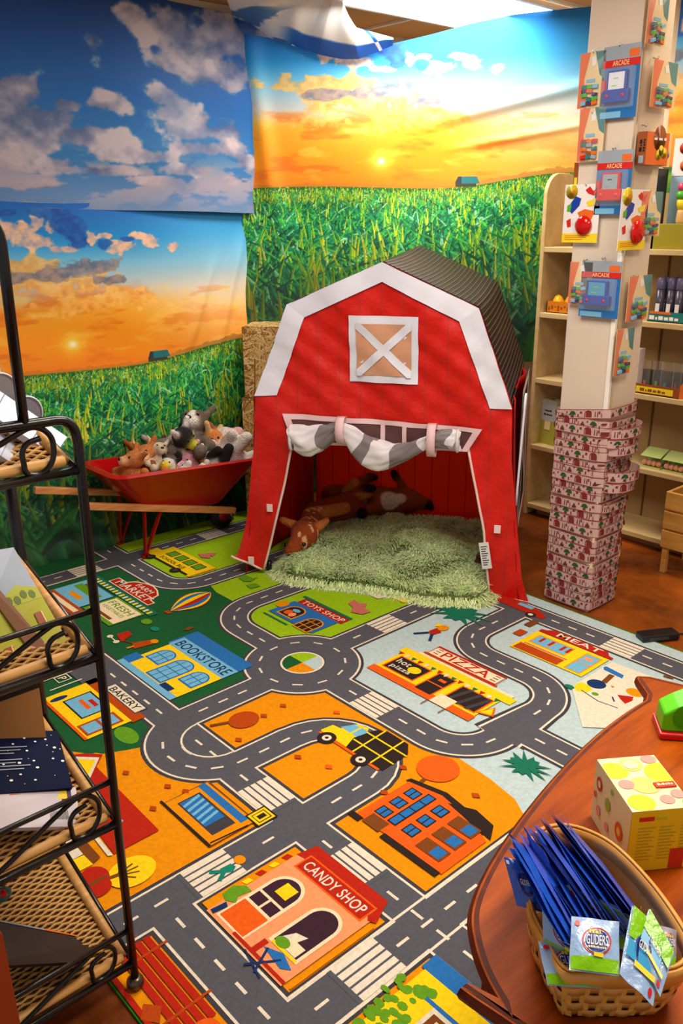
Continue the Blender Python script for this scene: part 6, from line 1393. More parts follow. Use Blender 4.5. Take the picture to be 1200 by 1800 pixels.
# ------------------------------------------------------------------ black iron rack with wicker trays
RXF, RXB, RYR, RYL = -1.287, -1.60, .570, -.06
iron = mat('black_iron', (20, 18, 18), rough=.25, metal=.2, spec=.6, bump=.05, bscale=90)
rack = thing('iron_rack', 'black iron shelf rack with scrollwork and wicker trays at the left', 'rack', (RXF, RYR, 0))
def RT(p): return (p[0]-RXF, p[1]-RYR, p[2])
def rtube(name, pts, r, n=8, par=None): mb = MB(); mb.tube([RT(p) for p in pts], r, iron, n); return mb.build(name, par or rack)
LV = ((1.200, 1.115), (.862, .772), (.512, .416), (.158, .073))
y = RYR
def crn(cy, cz, r, a0, a1, X): return [(X, cy+r*math.cos(math.radians(a)), cz+r*math.sin(math.radians(a))) for a in np.linspace(a0, a1, 7)]
rtube('front_post', [(RXF, y, .03), (RXF, y, .5), (RXF, y+.006, 1.16)]+crn(y-.026, 1.172, .030, 10, 90, RXF)+[(RXF, .3, 1.206), (RXF, RYL+.03, 1.206)]+crn(RYL+.03, 1.176, .030, 90, 180, RXF)+[(RXF, RYL, .6), (RXF, RYL, .03)], .0085, 10)
for yy in (RYR, RYL):
    mb = MB(); mb.lathe([(.004, .009), (.014, .010), (.018, .018), (.017, .028), (.009, .036)], mat('foot_pewter', (96, 84, 70), rough=.3, metal=.8), 16, c=RT((RXF, yy, 0))); mb.build('foot', rack)
for yy in (RYR, RYL):
    rtube('back_post', [(RXB, yy, .01), (RXB, yy, .7), (RXB, yy, 1.30)], .012, 10)
rtube('crown', [(RXF, .492, 1.206), (RXF, .494, 1.47)]+[(RXF, .494-.06+.06*math.cos(a), 1.47+.06*math.sin(a)) for a in np.linspace(.2, math.pi/2, 6)]+[(RXF, .25, 1.56), (RXF, .08, 1.53), (RXF, .02, 1.47), (RXF, .015, 1.206)], .0085, 10)
for k, (zt, zb) in enumerate(LV):
    if k: rtube('rail', [(RXF, RYR, zt), (RXF, RYL, zt)], .0055)
    rtube('rail', [(RXF, RYR, zb), (RXF, RYL, zb)], .008)
    for X in (RYR, RYL): rtube('side_rail', [(RXF, X, zb), (RXB, X, zb+.095)], .006)
    rtube('back_rail', [(RXB, RYR, zb+.095), (RXB, RYL, zb+.095)], .006)
    h = zt-zb; cz = (zt+zb)/2
    def scroll(yc, flip):
        s = -1 if flip else 1; R = h*.48; pts = []
        # inner hook, round the eye, over the top and down to the middle of the bay
        for a in np.linspace(100, -180, 22): 
            r = R*(.52+.48*min(1, (100-a)/150)); pts.append((yc+s*(.004+r*math.cos(math.radians(-a+180))*-1)*1.0, cz+s*r*math.sin(math.radians(a))*1.0))
        return pts
    for bay in range(2):
        y1 = .545-bay*.30; yc1 = y1-.042; yc2 = y1-.235; R = h*.47; n = 26
        P = []
        for i in range(12): a = math.radians(60-i*24); P.append((yc1+R*.55*math.cos(a), cz-.002+R*.55*math.sin(a)))
        P = [(yc1+.012, cz+R*.5)]+[(yc1+R*.50*math.cos(math.radians(a)), cz-.1*R+R*.55*math.sin(math.radians(a))) for a in np.linspace(90, 200, 7)]+[(yc1+R*.8*math.cos(math.radians(a)), cz-.05*R+R*.9*math.sin(math.radians(a))) for a in np.linspace(235, 360, 7)]+[(yc1+R*.85*math.cos(math.radians(a)), cz+R*1.0*math.sin(math.radians(a))) for a in np.linspace(20, 115, 6)]
        mid = ((yc1+yc2)/2, cz); Q = [(2*mid[0]-a, 2*mid[1]-b) for a, b in P]
        path = P+[(mid[0]+.02, cz+h*.12), (mid[0]-.02, cz-h*.12)]+Q[::-1]
        # smooth
        pp = path
        for _ in range(2):
            q = [pp[0]]
            for a, b in zip(pp[:-1], pp[1:]): q += [(a[0]*.75+b[0]*.25, a[1]*.75+b[1]*.25), (a[0]*.25+b[0]*.75, a[1]*.25+b[1]*.75)]
            pp = q+[pp[-1]]
        rtube('scroll', [(RXF-.001, a, b) for a, b in pp[::1]], .0048, 7)
# wicker trays (things one could lift off the rack)
wick = mat('wicker', (198, 150, 84), rough=.7, bump=.2, bscale=200); wickd = mat('wicker_dark', (92, 60, 26), rough=.8); rimw = wood_mat('wicker_rim', (176, 122, 62), (208, 160, 92), scale=8, axis='Y', rough=.5)
names = ('topmost', 'second highest', 'third highest', 'lowest')
for k, (zt, zb) in enumerate(LV):
    t = thing('wicker_tray', 'woven wicker tray resting on the %s level of the black iron rack' % names[k], 'tray', (RXF-.012, RYR-.016, zb+.008)); x1, y1 = 0, 0; dx, dy = RXB-RXF+.02, RYL-RYR+.03
    sl = .095/(RXF-RXB)
    def zz(x): return -x*sl
    mb = MB(); mb.add([(0, 0, 0), (0, dy, 0), (dx, dy, zz(dx)), (dx, 0, zz(dx))], [(0, 1, 2, 3)], wickd)
    nst = 46
    for i in range(nst):   # stakes run front to back, weft weaves across
        yy = dy*(i+.5)/nst; mb.tube([(x, yy, zz(x)+.003) for x in (0, dx)], .0016, wickd, 5, cap=False)
    nw = 34
    for j in range(nw):
        x = dx*(j+.5)/nw; pts = [(x, dy*i/nst/1.0, zz(x)+.003+.0026*(1 if (i//1+j) % 2 else -1)) for i in range(0, nst+1, 1)]; mb.tube(pts, .0032, wick, 5, cap=False)
    mb.build('weave', t)
    for a, b in (((0, 0), (dx, 0)), ((0, dy), (dx, dy)), ((dx, 0), (dx, dy)), ((0, 0), (0, dy))):
        mb = MB(); mb.tube([(a[0], a[1], zz(a[0])+.008), ((a[0]+b[0])/2, (a[1]+b[1])/2, zz((a[0]+b[0])/2)+.008), (b[0], b[1], zz(b[0])+.008)], .0095, rimw, 8); mb.build('rim', t)
# things lying in the trays
def slab(kind, label, cat, corners, th, m_, parts=()):
    """a thin box whose face has the four given corners (world)"""
    c = [Vector(p) for p in corners]; t = thing(kind, label, cat, tuple(c[0])); n = (c[1]-c[0]).cross(c[3]-c[0]).normalized()
    L = [p-c[0] for p in c]; mb = MB(); mb.add([tuple(p) for p in L]+[tuple(p-n*th) for p in L], [(0, 1, 2, 3), (7, 6, 5, 4), (0, 4, 5, 1), (1, 5, 6, 2), (2, 6, 7, 3), (3, 7, 4, 0)], m_); mb.build('cover' if kind == 'book' else 'body', t)
    u, v = L[1], L[3]
    def bil(a, b, o=.0006): return tuple((L[0]*(1-a)+L[1]*a)*(1-b)+(L[3]*(1-a)+L[2]*a)*b+n*o)
    for nm, fn in parts: mb = MB(); fn(mb, bil); mb.build(nm, t)
    return t
def q4(mb, bil, a0, b0, a1, b1, m_, o=.0006): mb.poly([bil(a0, b0, o), bil(a1, b0, o), bil(a1, b1, o), bil(a0, b1, o)], m_)
def P3(X, x, y): Y, z = WX(X, x, y); return (X, Y, z)
navyb = mat('book_navy', (4, 14, 50), rough=.6, spec=.08); pagesw = mat('book_white', (206, 196, 204), rough=.5)
rgs = random.Random(2)
def stars(mb, bil):
    for i in range(46):
        a, b = rgs.uniform(.05, .98), rgs.uniform(.04, .96); s = rgs.choice((.004, .006, .010, .013)); mb.poly([bil(a+s*math.cos(q), b+s*1.4*math.sin(q), .0008) for q in np.linspace(0, 6.28, 8)[:-1]], PK['white'])
def lines(mb, bil):
    for i in range(8):
        if i != 3: q4(mb, bil, .42, .72-i*.052, .74-.05*(i % 3), .735-i*.052, PK['grey'], .0009)
slab('book', 'dark blue picture book with white stars on the third tray of the iron rack', 'book', [P3(-1.37, -150, 1408), P3(-1.37, 128, 1384), P3(-1.50, 101, 1284), P3(-1.50, -150, 1290)], .008, navyb, (('stars', stars), ('text_lines', lines)))
def wb_print(mb, bil):
    for i, c in enumerate(('red', 'white', 'purple')): q4(mb, bil, .52+.15*i, .58, .66+.15*i, .94, PK[c])
    q4(mb, bil, .86, .7, .93, .92, PK['yellow'], .0009); q4(mb, bil, .55, .66, .62, .86, PK['orange'], .0009); q4(mb, bil, .71, .64, .77, .86, PK['brown'], .0009)
    for i in range(18): q4(mb, bil, .80+i*.007, .18, .8035+i*.007, .40, PK['black'])
slab('book', 'white backed book with barcode lying below the starry book', 'book', [P3(-1.315, -150, 1460), P3(-1.315, 142, 1452), P3(-1.38, 133, 1384), P3(-1.38, -150, 1392)], .010, pagesw, (('print', wb_print),))
# picture box with pink stripes and meadow, second level
bxw = mat('box_sky_grey', (158, 168, 184), rough=.5); mead = mat('box_meadow', (164, 164, 26), rough=.5); bark = mat('box_bark', (120, 74, 40), rough=.6); shr = mat('box_shrub', (92, 110, 22), rough=.6)
def barnpic(mb, bil):
    q4(mb, bil, 0, 0, 1, .52, mead); mb.poly([bil(0, .62), bil(.10, .66), bil(.3, .60), bil(.5, .66), bil(.62, .58), bil(.8, .66), bil(1, .60), bil(1, .5), bil(0, .5)], mead)
    for i in range(12): mb.poly([bil(.04+i*.08+.035*math.cos(q), .55+.02*math.sin(i*2)+.04*math.sin(q), .0009) for q in np.linspace(0, 6.28, 8)[:-1]], shr)
    mb.poly([bil(.34, 1.0, .0012), bil(.44, 1.0, .0012), bil(.86, .0, .0012), bil(.72, .0, .0012)], bark); q4(mb, bil, .10, .80, .34, .88, PK['pink'], .001); q4(mb, bil, .0, .66, .20, .72, PK['pink'], .001)
    for a, b in ((.16, .22), (.52, .16), (.88, .34)): q4(mb, bil, a-.03, b-.05, a+.035, b+.05, PK['brown'], .0014); q4(mb, bil, a+.036, b-.05, a+.045, b+.05, PK['cream'], .0014)
slab('picture_box', 'grey-white box with a yellow-green meadow print on the second tray', 'box', [P3(-1.32, -90, 1240), P3(-1.32, 128, 1142), P3(-1.52, 24, 962), P3(-1.52, -120, 985)], .05, bxw, (('print', barnpic),))
# tray-top papers on the top level
paper = mat('paper_lilac', (198, 204, 226), rough=.5); pap2 = mat('card_grey', (150, 148, 150), rough=.5)
def pl_(mb, bil):
    for i in range(3): q4(mb, bil, .28+i*.22, 0, .29+i*.22, 1, mat('fold_grey', (110, 112, 130), rough=.6))
slab('folded_card', 'long lilac white folded cards fanned on the top tray of the rack', 'card', [P3(-1.36, -60, 700), P3(-1.36, 96, 800), P3(-1.42, 118, 768), P3(-1.42, -40, 660)], .012, paper, (('folds', pl_),))
slab('folded_card', 'shorter lilac white cards in front on the top tray of the rack', 'card', [P3(-1.33, -60, 760), P3(-1.33, 24, 816), P3(-1.38, 40, 790), P3(-1.38, -50, 722)], .012, paper, (('folds', pl_),))
def disc(label, cx, cy, rx, ry, X, m_, th=.006):
    c = P3(X, cx, cy); a = P3(X, cx+rx, cy); r = abs(a[1]-c[1]); b = P3(X, cx, cy-ry); rz = b[2]-c[2]; t = thing('card_fan', label, 'card', c); mb = MB(); n = 28
    vs = [(.0, r*math.cos(q), rz*math.sin(q)) for q in np.linspace(0, 2*math.pi, n+1)[:-1]]; vs2 = [(-th, p[1], p[2]) for p in vs]; mb.add(vs+vs2, [tuple(range(n)), tuple(range(n, 2*n))[::-1]]+[(i, n+i, n+(i+1) % n, (i+1) % n) for i in range(n)], m_); mb.build('card', t)
    mb = MB(); mb.tube([(.001, p[1]*.985, p[2]*.985) for p in vs], .0014, mat('card_rim', (226, 226, 230), rough=.5), 5, closed=True); mb.build('rim', t); t.rotation_euler = (0, R_(12), 0)
disc('large round grey card standing behind the iron post on the top tray', 0, 700, 36, 48, -1.47, pap2); disc('small round grey card leaning right of the iron post on the top tray', 45, 728, 30, 34, -1.46, mat('card_slate', (138, 136, 150), rough=.5))
# low level: dark book with orange edge
slab('book', 'dark book with grey and orange edge lying open on the lowest tray', 'book', [P3(-1.30, -40, 1700), P3(-1.30, 150, 1690), P3(-1.38, 172, 1652), P3(-1.44, -30, 1612)], .006, mat('book_dark', (34, 18, 12), rough=.5), (('edge', lambda mb, bil: (q4(mb, bil, .52, .96, 1, 1.0, PK['orange'], .001), q4(mb, bil, 0, .96, .52, 1.0, PK['grey'], .001))),))
slab('book', 'orange book standing at the lower left corner of the iron rack', 'book', [P3(-1.22, -40, 1830), P3(-1.22, 42, 1830), P3(-1.24, 4, 1640), P3(-1.24, -60, 1650)], .012, mat('book_orange', (150, 56, 14), rough=.5))
t = thing('cardboard_box', 'brown cardboard box behind the tray on the third level of the iron rack', 'box', (-1.70, .50, .505)); mb = MB(); mb.box((-.06, -.12, 0), (.06, .055, .15), mat('cardboard', (164, 112, 58), rough=.8)); mb.build('box', t); mb = MB(); mb.box((-.061, -.121, .12), (.061, .056, .151), PK['black']); mb.build('flap', t)
t.location = (-1.545, .475, .52)
t = thing('toy_block', 'teal and red toy piece at the left edge of the lower wicker tray', 'toy', P3(-1.36, 4, 1572)); mb = MB(); mb.sphere((0, 0, 0), (.014, .018, .014), PK['teal'], 8); mb.sphere((.006, 0, .006), (.010, .008, .008), PK['red'], 8); mb.build('piece', t)
# ------------------------------------------------------------------ round wooden table, lower right
TZ = .60
twood = wood_mat('table_wood', (124, 48, 0), (182, 84, 2), scale=2.2, axis='Y', rough=.42, stretch=9, spec=.15); tdark = wood_mat('table_edge', (74, 24, 4), (104, 38, 6), scale=4, rough=.5, spec=.15)
epx = [(1200, 1200), (1130, 1228), (1060, 1276), (1000, 1331), (940, 1398), (880, 1478), (842, 1543), (822, 1600), (826, 1655), (846, 1715), (880, 1775), (905, 1810)]
E_ = [F(x, y, TZ) for x, y in epx]; C_ = (-.04, 1.16)
ctrl = E_+[(2*C_[0]-x, 2*C_[1]-y) for x, y in E_]
def catmull(P, m=6):
    out = []; n = len(P)
    for i in range(n):
        p0, p1, p2, p3 = [np.array(P[(i+k-1) % n]) for k in range(4)]
        for j in range(m): t = j/m; out.append(tuple(.5*((2*p1)+(-p0+p2)*t+(2*p0-5*p1+4*p2-p3)*t*t+(-p0+3*p1-3*p2+p3)*t**3)))
    return out
ol = catmull(ctrl); cxy = np.mean(np.array(ol), 0)
table = thing('wooden_table', 'glossy reddish brown wooden table with a rounded end at the lower right', 'table', (cxy[0], cxy[1], 0))
def ins(d):
    n = len(ol); o = []
    for i in range(n):
        a, b = ol[i-1], ol[(i+1) % n]; tx, ty = b[0]-a[0], b[1]-a[1]; l = math.hypot(tx, ty); nx, ny = -ty/l, tx/l; s = 1 if (cxy[0]-ol[i][0])*nx+(cxy[1]-ol[i][1])*ny > 0 else -1; o.append((ol[i][0]+nx*s*d-cxy[0], ol[i][1]+ny*s*d-cxy[1]))
    return o
mb = MB(); lv = [(.016, TZ, twood), (.009, TZ-.0015, tdark), (.006, TZ-.001, twood), (.0, TZ-.008, tdark), (.004, TZ-.018, tdark), (.012, TZ-.026, tdark)]
rings = [[(x, y, z) for x, y in ins(d)] for d, z, _ in lv]; n = len(ol)
mb.poly(rings[0], twood)
for i in range(len(lv)-1): mb.add(rings[i]+rings[i+1], [(k, (k+1) % n, n+(k+1) % n, n+k) for k in range(n)], lv[i+1][2], i > 1)
mb.poly(rings[-1][::-1], tdark); mb.build('tabletop', table)
mb = MB(); ri = ins(.10); ro = ins(.085); mb.add([(x, y, TZ-.11) for x, y in ro]+[(x, y, TZ-.024) for x, y in ro], [(k, (k+1) % n, n+(k+1) % n, n+k) for k in range(n)], tdark, True); mb.build('apron', table, solid=.018)
for (x, y) in ((-.40, .80), (-.43, 1.42), (.33, 1.5), (.36, .90)):
    mb = MB(); mb.lathe([(.014, 0), (.020, .02), (.016, .05), (.026, .30), (.020, .34), (.030, .42), (.028, TZ-.03)], tdark, 16, c=(x-cxy[0], y-cxy[1], 0)); mb.build('leg', table)
# --- yellow fruit box
yel = mat('fruit_yellow', (238, 216, 24), rough=.5); crm = mat('fruit_cream', (236, 226, 176), rough=.5)
Pb = np.array(F(1098, 1534, TZ)); Pr = np.array(F(1202, 1524, TZ)); ux = (Pr-Pb); wbx = np.linalg.norm(ux); ux /= wbx; ang = math.atan2(ux[1], ux[0])
fb = thing('fruit_box', 'yellow and cream cardboard box printed with fruit on the wooden table', 'box', (Pb[0], Pb[1], TZ), ang); S_ = wbx*1.02; Hh = .105; Dd = .125
mb = MB(); mb.box((0, 0, 0), (S_, Dd, Hh), yel); mb.build('box', fb, bevel=.001)
mb = MB(); e = .0006
mb.poly([(-e, 0, 0), (-e, Dd, 0), (-e, Dd, Hh), (-e, 0, Hh)][::-1], crm); mb.poly([(0, 0, Hh+e), (S_, 0, Hh+e), (S_, Dd, Hh+e), (0, Dd, Hh+e)], crm)
FO = [0]
def frt(c, ax, r, m_, o=2*e):
    n = 18; a, b = c; FO[0] += 1; o = e*(1.5+.12*FO[0])
    if ax == 't': mb.poly([(min(max(a+r*math.cos(q), .001), S_-.001), min(max(b+r*math.sin(q)*.9, .001), Dd-.001), Hh+o) for q in np.linspace(0, 6.283, n+1)[:-1]], m_)
    elif ax == 'l': mb.poly([(-o, a+r*.8*math.cos(q), b+r*math.sin(q)) for q in np.linspace(0, 6.283, n+1)[:-1]][::-1], m_)
lim = mat('fruit_lime', (196, 208, 30), rough=.5); och = mat('fruit_ochre', (240, 204, 110), rough=.5); pnk = mat('fruit_pink', (240, 150, 140), rough=.5); redf = mat('fruit_red', (206, 50, 30), rough=.5); orf = mat('fruit_orange', (226, 96, 24), rough=.5); grf = mat('fruit_green', (150, 190, 60), rough=.5)
frt((.014, .094), 't', .022, lim); frt((.022, .018), 't', .020, lim, 3*e); frt((.085, .080), 't', .028, lim); frt((.045, .105), 't', .018, och); frt((.045, .055), 't', .022, och); frt((.018, .06), 't', .012, pnk); frt((.062, .020), 't', .011, pnk); frt((.083, .030), 't', .011, pnk, 3*e); frt((.078, .115), 't', .012, pnk); frt((.105, .030), 't', .014, och); frt((.045, .105), 't', .012, crm, 3*e); frt((.09, .01), 't', .01, grf)
for c, r, m_ in (((.105, .075), .012, redf), ((.105, .075), .006, crm), ((.072, .062), .011, grf), ((.03, .048), .015, orf), ((.03, .048), .007, och), ((.10, .030), .009, pnk), ((.068, .025), .008, pnk), ((.062, .092), .005, grf), ((.115, .05), .006, orf)): frt(c, 'l', r, m_, 2*e if m_ not in (crm, och) else 3*e)
mb.box((S_*.62, Dd*.36, Hh+e), (S_*.96, Dd*.45, Hh+6*e), redf)
mb.box((.012, -2*e, Hh-.017), (.034, 0, Hh-.010), redf); mb.box((.038, -2*e, Hh-.016), (.052, -e, Hh-.012), lim)
for r_ in range(11):
    for c_ in range(3): mb.box((.012+c_*.032, -1.6*e, Hh-.03-r_*.0055), (.012+c_*.032+.026-.004*((r_+c_) % 3), -e, Hh-.0285-r_*.0055), mat('fine_print', (196, 178, 40), rough=.6))
mb.box((S_*.70, -2*e, .002), (S_*.93, 0, .036), redf); mb.box((S_*.97, -2*e, Hh-.035), (S_, 0, Hh-.025), PK['grey'])
scrib(mb, (S_*.66, Dd*.385, Hh+7*e), (S_*.26, 0, 0), (0, Dd*.04, 0), crm, 9, 2); mb.build('print', fb)
# --- green toy on a red base
g0 = F(1158, 1300, TZ); gt = thing('toy_house', 'green toy with a red base at the right edge of the table', 'toy', (g0[0], g0[1], TZ), R_(52)-R_(12)); gm = mat('toy_green', (92, 206, 14), rough=.3); rm = mat('toy_red', (206, 14, 14), rough=.3)
mb = MB(); mb.box((0, -.002, .001), (.15, .07, .014), rm); mb.build('base', gt, bevel=.003)
mb = MB(); pr = [(.003, .014), (.005, .05), (.028, .066), (.05, .078), (.15, .085), (.15, .014)]; mb.add([(x, .006, z) for x, z in pr]+[(x, .06, z) for x, z in pr], [tuple(range(6)), tuple(range(6, 12))[::-1]]+[(i, 6+i, 6+(i+1) % 6, (i+1) % 6) for i in range(6)], gm); mb.build('panel', gt, bevel=.004)
mb = MB(); mb.add([(x, .0052, z) for x, z in [(.04+.020*math.cos(q), .045+.024*math.sin(q)) for q in np.linspace(0, 6.28, 20)[:-1]]], [tuple(range(19))], mat('toy_green_deep', (50, 160, 14), rough=.3)); mb.build('window', gt)
# --- splint basket
BZ = TZ
bkA = [F(x, y, TZ+.085) for x, y in ((960, 1452), (1010, 1452), (1075, 1482), (1140, 1545), (1196, 1620), (1225, 1680), (1195, 1716), (1110, 1722), (1030, 1722), (985, 1716), (952, 1660), (925, 1600), (915, 1530), (930, 1475))]
bo = catmull(bkA, 5); bc = np.mean(np.array(bo), 0); basket = thing('splint_basket', 'honey coloured splint basket heaped with glider packets on the wooden table', 'basket', (bc[0], bc[1], BZ))
splint = wood_mat('splint', (196, 128, 52), (226, 168, 84), scale=6, axis='Z', rough=.45, stretch=3); splr = wood_mat('splint_rim', (206, 134, 44), (232, 172, 78), scale=5, rough=.4, stretch=2); spd = mat('splint_gap', (84, 46, 14), rough=.8)
nb_ = len(bo)
def bring(s, z): return [((x-bc[0])*s, (y-bc[1])*s, z) for x, y in bo]
mb = MB(); prof_b = [(.79, .004), (.84, .02), (.90, .05), (.945, .085)]
inn = [bring(s-.03, z) for s, z in prof_b]
for i in range(3): mb.add(inn[i]+inn[i+1], [(k, (k+1) % nb_, nb_+(k+1) % nb_, nb_+k) for k in range(nb_)], splint, True)
mb.poly(inn[0], splint); mb.build('lining', basket)
for j in range(5):
    mb = MB(); z0 = .004+j*.0155; z1 = z0+.0156; s0 = np.interp(z0, [p[1] for p in prof_b], [p[0] for p in prof_b]); s1 = np.interp(z1, [p[1] for p in prof_b], [p[0] for p in prof_b])
    A_ = []; Bq = []; M_ = 140; per = np.array(bo+[bo[0]]); dl = np.r_[0, np.cumsum(np.linalg.norm(np.diff(per, axis=0), axis=1))]
    for i in range(M_):
        d = dl[-1]*i/M_; x = np.interp(d, dl, per[:, 0])-bc[0]; y = np.interp(d, dl, per[:, 1])-bc[1]; wv = .0022*math.sin(2*math.pi*i/M_*16+(math.pi if j % 2 else 0)); l = math.hypot(x, y)
        for s, z, L_ in ((s0, z0, A_), (s1, z1, Bq)): L_.append((x*s+x/l*wv, y*s+y/l*wv, z))
    mb.add(A_+Bq, [(k, (k+1) % M_, M_+(k+1) % M_, M_+k) for k in range(M_)], splint, True); mb.build('splint_row', basket, solid=.0014)
for i in range(32):
    mb = MB() if i == 0 else mb
    d = dl[-1]*i/32; x = np.interp(d, dl, per[:, 0])-bc[0]; y = np.interp(d, dl, per[:, 1])-bc[1]; tx = np.interp(d+.001, dl, per[:, 0])-bc[0]-x; ty = np.interp(d+.001, dl, per[:, 1])-bc[1]-y; l = math.hypot(tx, ty) or 1; tx, ty = tx/l*.0055, ty/l*.0055
    mb.add([(x*s+q*tx, y*s+q*ty, z) for s, z in prof_b for q in (-1, 1)], [(2*k, 2*k+1, 2*k+3, 2*k+2) for k in range(3)], splr)
mb.build('stake', basket, solid=.0015)
mb = MB(); mb.poly(bring(.78, .001)[::-1], spd); mb.poly(bring(.93, .0)[::-1] if False else bring(.78, .0), splint); mb.build('bottom', basket)
for s, o in ((.955, 0), (.905, 1)):
    mb = MB(); A_, Bq = bring(s, .068), bring(s+.012, .090); mb.add(A_+Bq, [(k, (k+1) % nb_, nb_+(k+1) % nb_, nb_+k) for k in range(nb_)], splr, True); mb.build('rim', basket, solid=.004)
mb = MB(); mb.tube([(a[0], a[1], .0915) for a in bring(.935, 0)], .0022, splr, 6, closed=True); mb.build('rim_lacing', basket)
# --- packets
foil = mat('foil_blue', (34, 84, 198), rough=.22, spec=.7, bump=.5, bscale=40); foild = mat('foil_dark', (16, 38, 116), rough=.25, spec=.7, bump=.5, bscale=40); foill = mat('foil_light', (150, 184, 228), rough=.25, spec=.6, bump=.4, bscale=40); foilg = mat('foil_green', (128, 196, 20), rough=.25, bump=.4, bscale=40); foilv = mat('foil_violet', (70, 92, 204), rough=.22, spec=.7, bump=.5, bscale=40)
fr, fn_, fwh, fcy = PK['red'], PK['dblue'], PK['white'], mat('foil_cyan', (30, 150, 206), rough=.3)
def packet(label, o, u, v, m_, light=False, group=None, k=0, big=False):
    """foil pouch: bottom-left corner o, edge vectors u (width) and v (height)"""
    o, u, v = Vector(o), Vector(u), Vector(v); t = thing('glider_packet', label, 'toy packet', tuple(o), 0, group); n = u.cross(v).normalized(); rg = random.Random(k)
    ph = rg.uniform(0, 6)
    def sf(a, b, s=1): p = .0045*(math.sin(a*math.pi)*math.sin(b*math.pi))**.6 if 0 < a < 1 and 0 < b < 1 else 0; w = .0012*math.sin(a*9+ph)*math.sin(b*7+ph*2); return tuple(u*a+v*b+n*(s*p+w))
    mb = MB(); mb.grid(lambda a, b: sf(a, b, 1), 10, 10, m_); mb.grid(lambda a, b: sf(a, b, -1), 10, 10, m_, flip=True); mb.build('pouch', t)
    mb = MB()
    def pr(a0, b0, a1, b1, mm, o_=.0006, n_=5): mb.grid(lambda a, b: tuple(Vector(sf(a0+(a1-a0)*a, b0+(b1-b0)*b, 1))+n*o_), n_, n_, mm)
    if light:
        pr(.02, .02, .98, .26, foilg); pr(.02, .86, .98, .97, foilg) if k % 2 else None
        for r1, mm, oo in ((.30, fr, .0008), (.265, foill if k % 3 else fwh, .0011), (.235, fn_, .0014)):
            mb.add([tuple(Vector(sf(.52+r1*math.cos(q), .55+r1*.85*math.sin(q), 1))+n*oo) for q in np.linspace(0, 6.283, 29)[:-1]], [tuple(range(28))], mm)
        s1 = Vector(sf(.30, .46, 1))+n*.0028; text(mb, 'GLIDERS', tuple(s1), tuple(u*.44), tuple(v*.19), fwh); scrib(mb, Vector(sf(.36, .68, 1))+n*.0028, u*.32, v*.09, PK['yellow'], 6, 3)
        scrib(mb, Vector(sf(.34, .40, 1))+n*.0028, u*.36, v*.04, PK['cream'], 12, 5)
        mb.add([tuple(Vector(sf(.12+.055*math.cos(q), .86+.06*math.sin(q), 1))+n*.001) for q in np.linspace(0, 6.283, 13)[:-1]], [tuple(range(12))], PK['red']); pr(.46, .26, .66, .33, PK['yellow'], .0022)
    else:
        for r1, mm, oo in ((.26, foilv, .0008), (.22, foild, .0011)): mb.add([tuple(Vector(sf(.5+r1*math.cos(q), .5+r1*1.1*math.sin(q), 1))+n*oo) for q in np.linspace(0, 6.283, 25)[:-1]], [tuple(range(24))], mm)
        text(mb, 'GLIDERS', tuple(Vector(sf(.33, .48, 1))+n*.003), tuple(u*.36), tuple(v*.12), fwh); mb.add([tuple(Vector(sf(.85+.06*math.cos(q), .10+.06*math.sin(q), 1))+n*.001) for q in np.linspace(0, 6.283, 13)[:-1]], [tuple(range(12))], PK['red']); pr(.04, .86, .13, .94, fwh, .0009, 2)
    mb.build('print', t); return t
def on(x, y, z): X, Y = F(x, y, TZ+z); return Vector((X, Y, TZ+z))
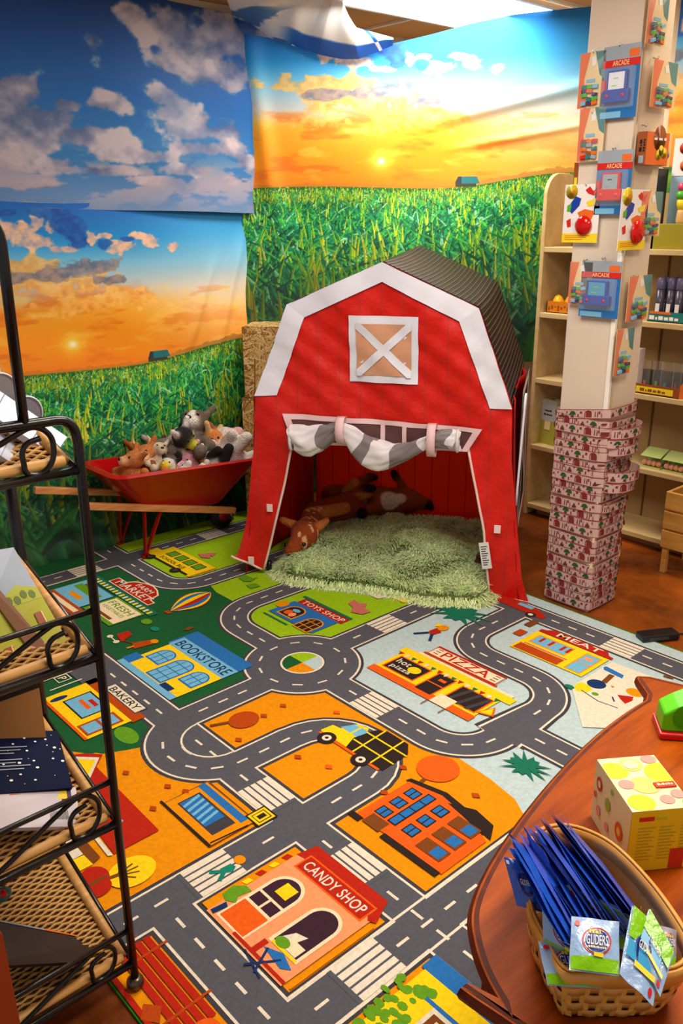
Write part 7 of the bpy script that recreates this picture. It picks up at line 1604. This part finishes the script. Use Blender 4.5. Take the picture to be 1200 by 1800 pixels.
# dark packets fanned upright along the basket, top edges running toward the front of the basket
fan = 17
for i in range(fan):
    f = i/(fan-1)
    # far upper corner and near upper corner of each pouch, then its foot inside the basket
    a = on(893+ (978-893)*f + 5*math.sin(i*2.1), 1488-66*f**.8+8*math.sin(i*1.7), .155+.010*math.sin(i))
    b = on(985+ (1122-985)*f, 1655-50*f+6*math.sin(i*1.3), .120+.010*f)
    foot = on(1000+ 85*f, 1520+ 40*f, .045)
    u = b-a; v = (foot-a); v = v-u*(v.dot(u)/u.dot(u))*.8; L = v.length; v = v/L*min(max(L, .085), .11)
    o = a+v; packet('dark blue foil toy packet standing in the fan at the back of the basket', o, u, -v, (foil, foild, foilv)[(0, 0, 1, 2, 0, 1)[i % 6]] if f > .15 else foil, False, 'dark blue packets fanned in the basket', i)
for k, (lb, o, b, c) in enumerate((
 ('plain blue packet facing the room, leftmost over the basket rim', (908, 1592, .085), (962, 1606, .08), (885, 1506, .125)),
 ('blue packet with a white badge, second from the left end of the packet fan', (930, 1562, .10), (984, 1612, .09), (892, 1462, .15)),
 ('blue packet with a violet badge, third from the left end of the packet fan', (955, 1545, .11), (1000, 1600, .10), (918, 1452, .16)))):
    o, b, c = on(*o), on(*b), on(*c); packet(lb, o, b-o, c-o, foil, False, None, 40+k)
lights = [
 ('light blue glider packet hanging lowest over the left rim of the basket', (962, 1732, .075), (1060, 1738, .07), (945, 1655, .095)),
 ('light blue and green glider packet second from the left rim of the basket', (955, 1672, .085), (1040, 1716, .075), (952, 1585, .125)),
 ('light blue glider packet sloping behind the front packet in the basket', (1000, 1628, .10), (1100, 1672, .09), (995, 1555, .13)),
 ('packet with a pale oval badge lying behind the front packets', (1020, 1600, .10), (1118, 1650, .09), (1008, 1560, .13)),
 ('front light blue glider packet with big oval badge facing the room', (1000, 1705, .115), (1088, 1716, .11), (1004, 1610, .135)),
]
for k, (lb, o, b, c) in enumerate(lights):
    o, b, c = on(*o), on(*b), on(*c); packet(lb, o, b-o, c-o, foill, True, None, k)
for k, (lb, o, b, c) in enumerate((('green topped glider packet tipped over the front rim of the basket', (1088, 1712, .115), (1148, 1768, .10), (1110, 1592, .135)), ('green topped glider packet behind the tipped one at the front rim', (1115, 1668, .12), (1160, 1752, .105), (1140, 1598, .135)), ('clear grey packet slumped against the right side of the basket', (1150, 1690, .10), (1186, 1700, .09), (1155, 1625, .115)))):
    o, b, c = on(*o), on(*b), on(*c); t = packet(lb, o, b-o, c-o, (foill, foill, mat('foil_grey', (150, 146, 160), rough=.25))[k], k == 2, None, 20+k)
    if k < 2:
        u, v = b-o, c-o; n = u.cross(v).normalized(); mb = MB()
        def pr2(a0, b0, a1, b1, mm, oo): mb.grid(lambda a, bb: tuple(u*(a0+(a1-a0)*a)+v*(b0+(b1-b0)*bb)+n*(oo+.0045)), 3, 3, mm)
        pr2(.03, .55, .97, .99, foilg, .0004); pr2(.05, .28, .75, .52, fcy, .0008); pr2(.3, .22, .9, .30, PK['yellow'], .0012); mb.build('header', t)
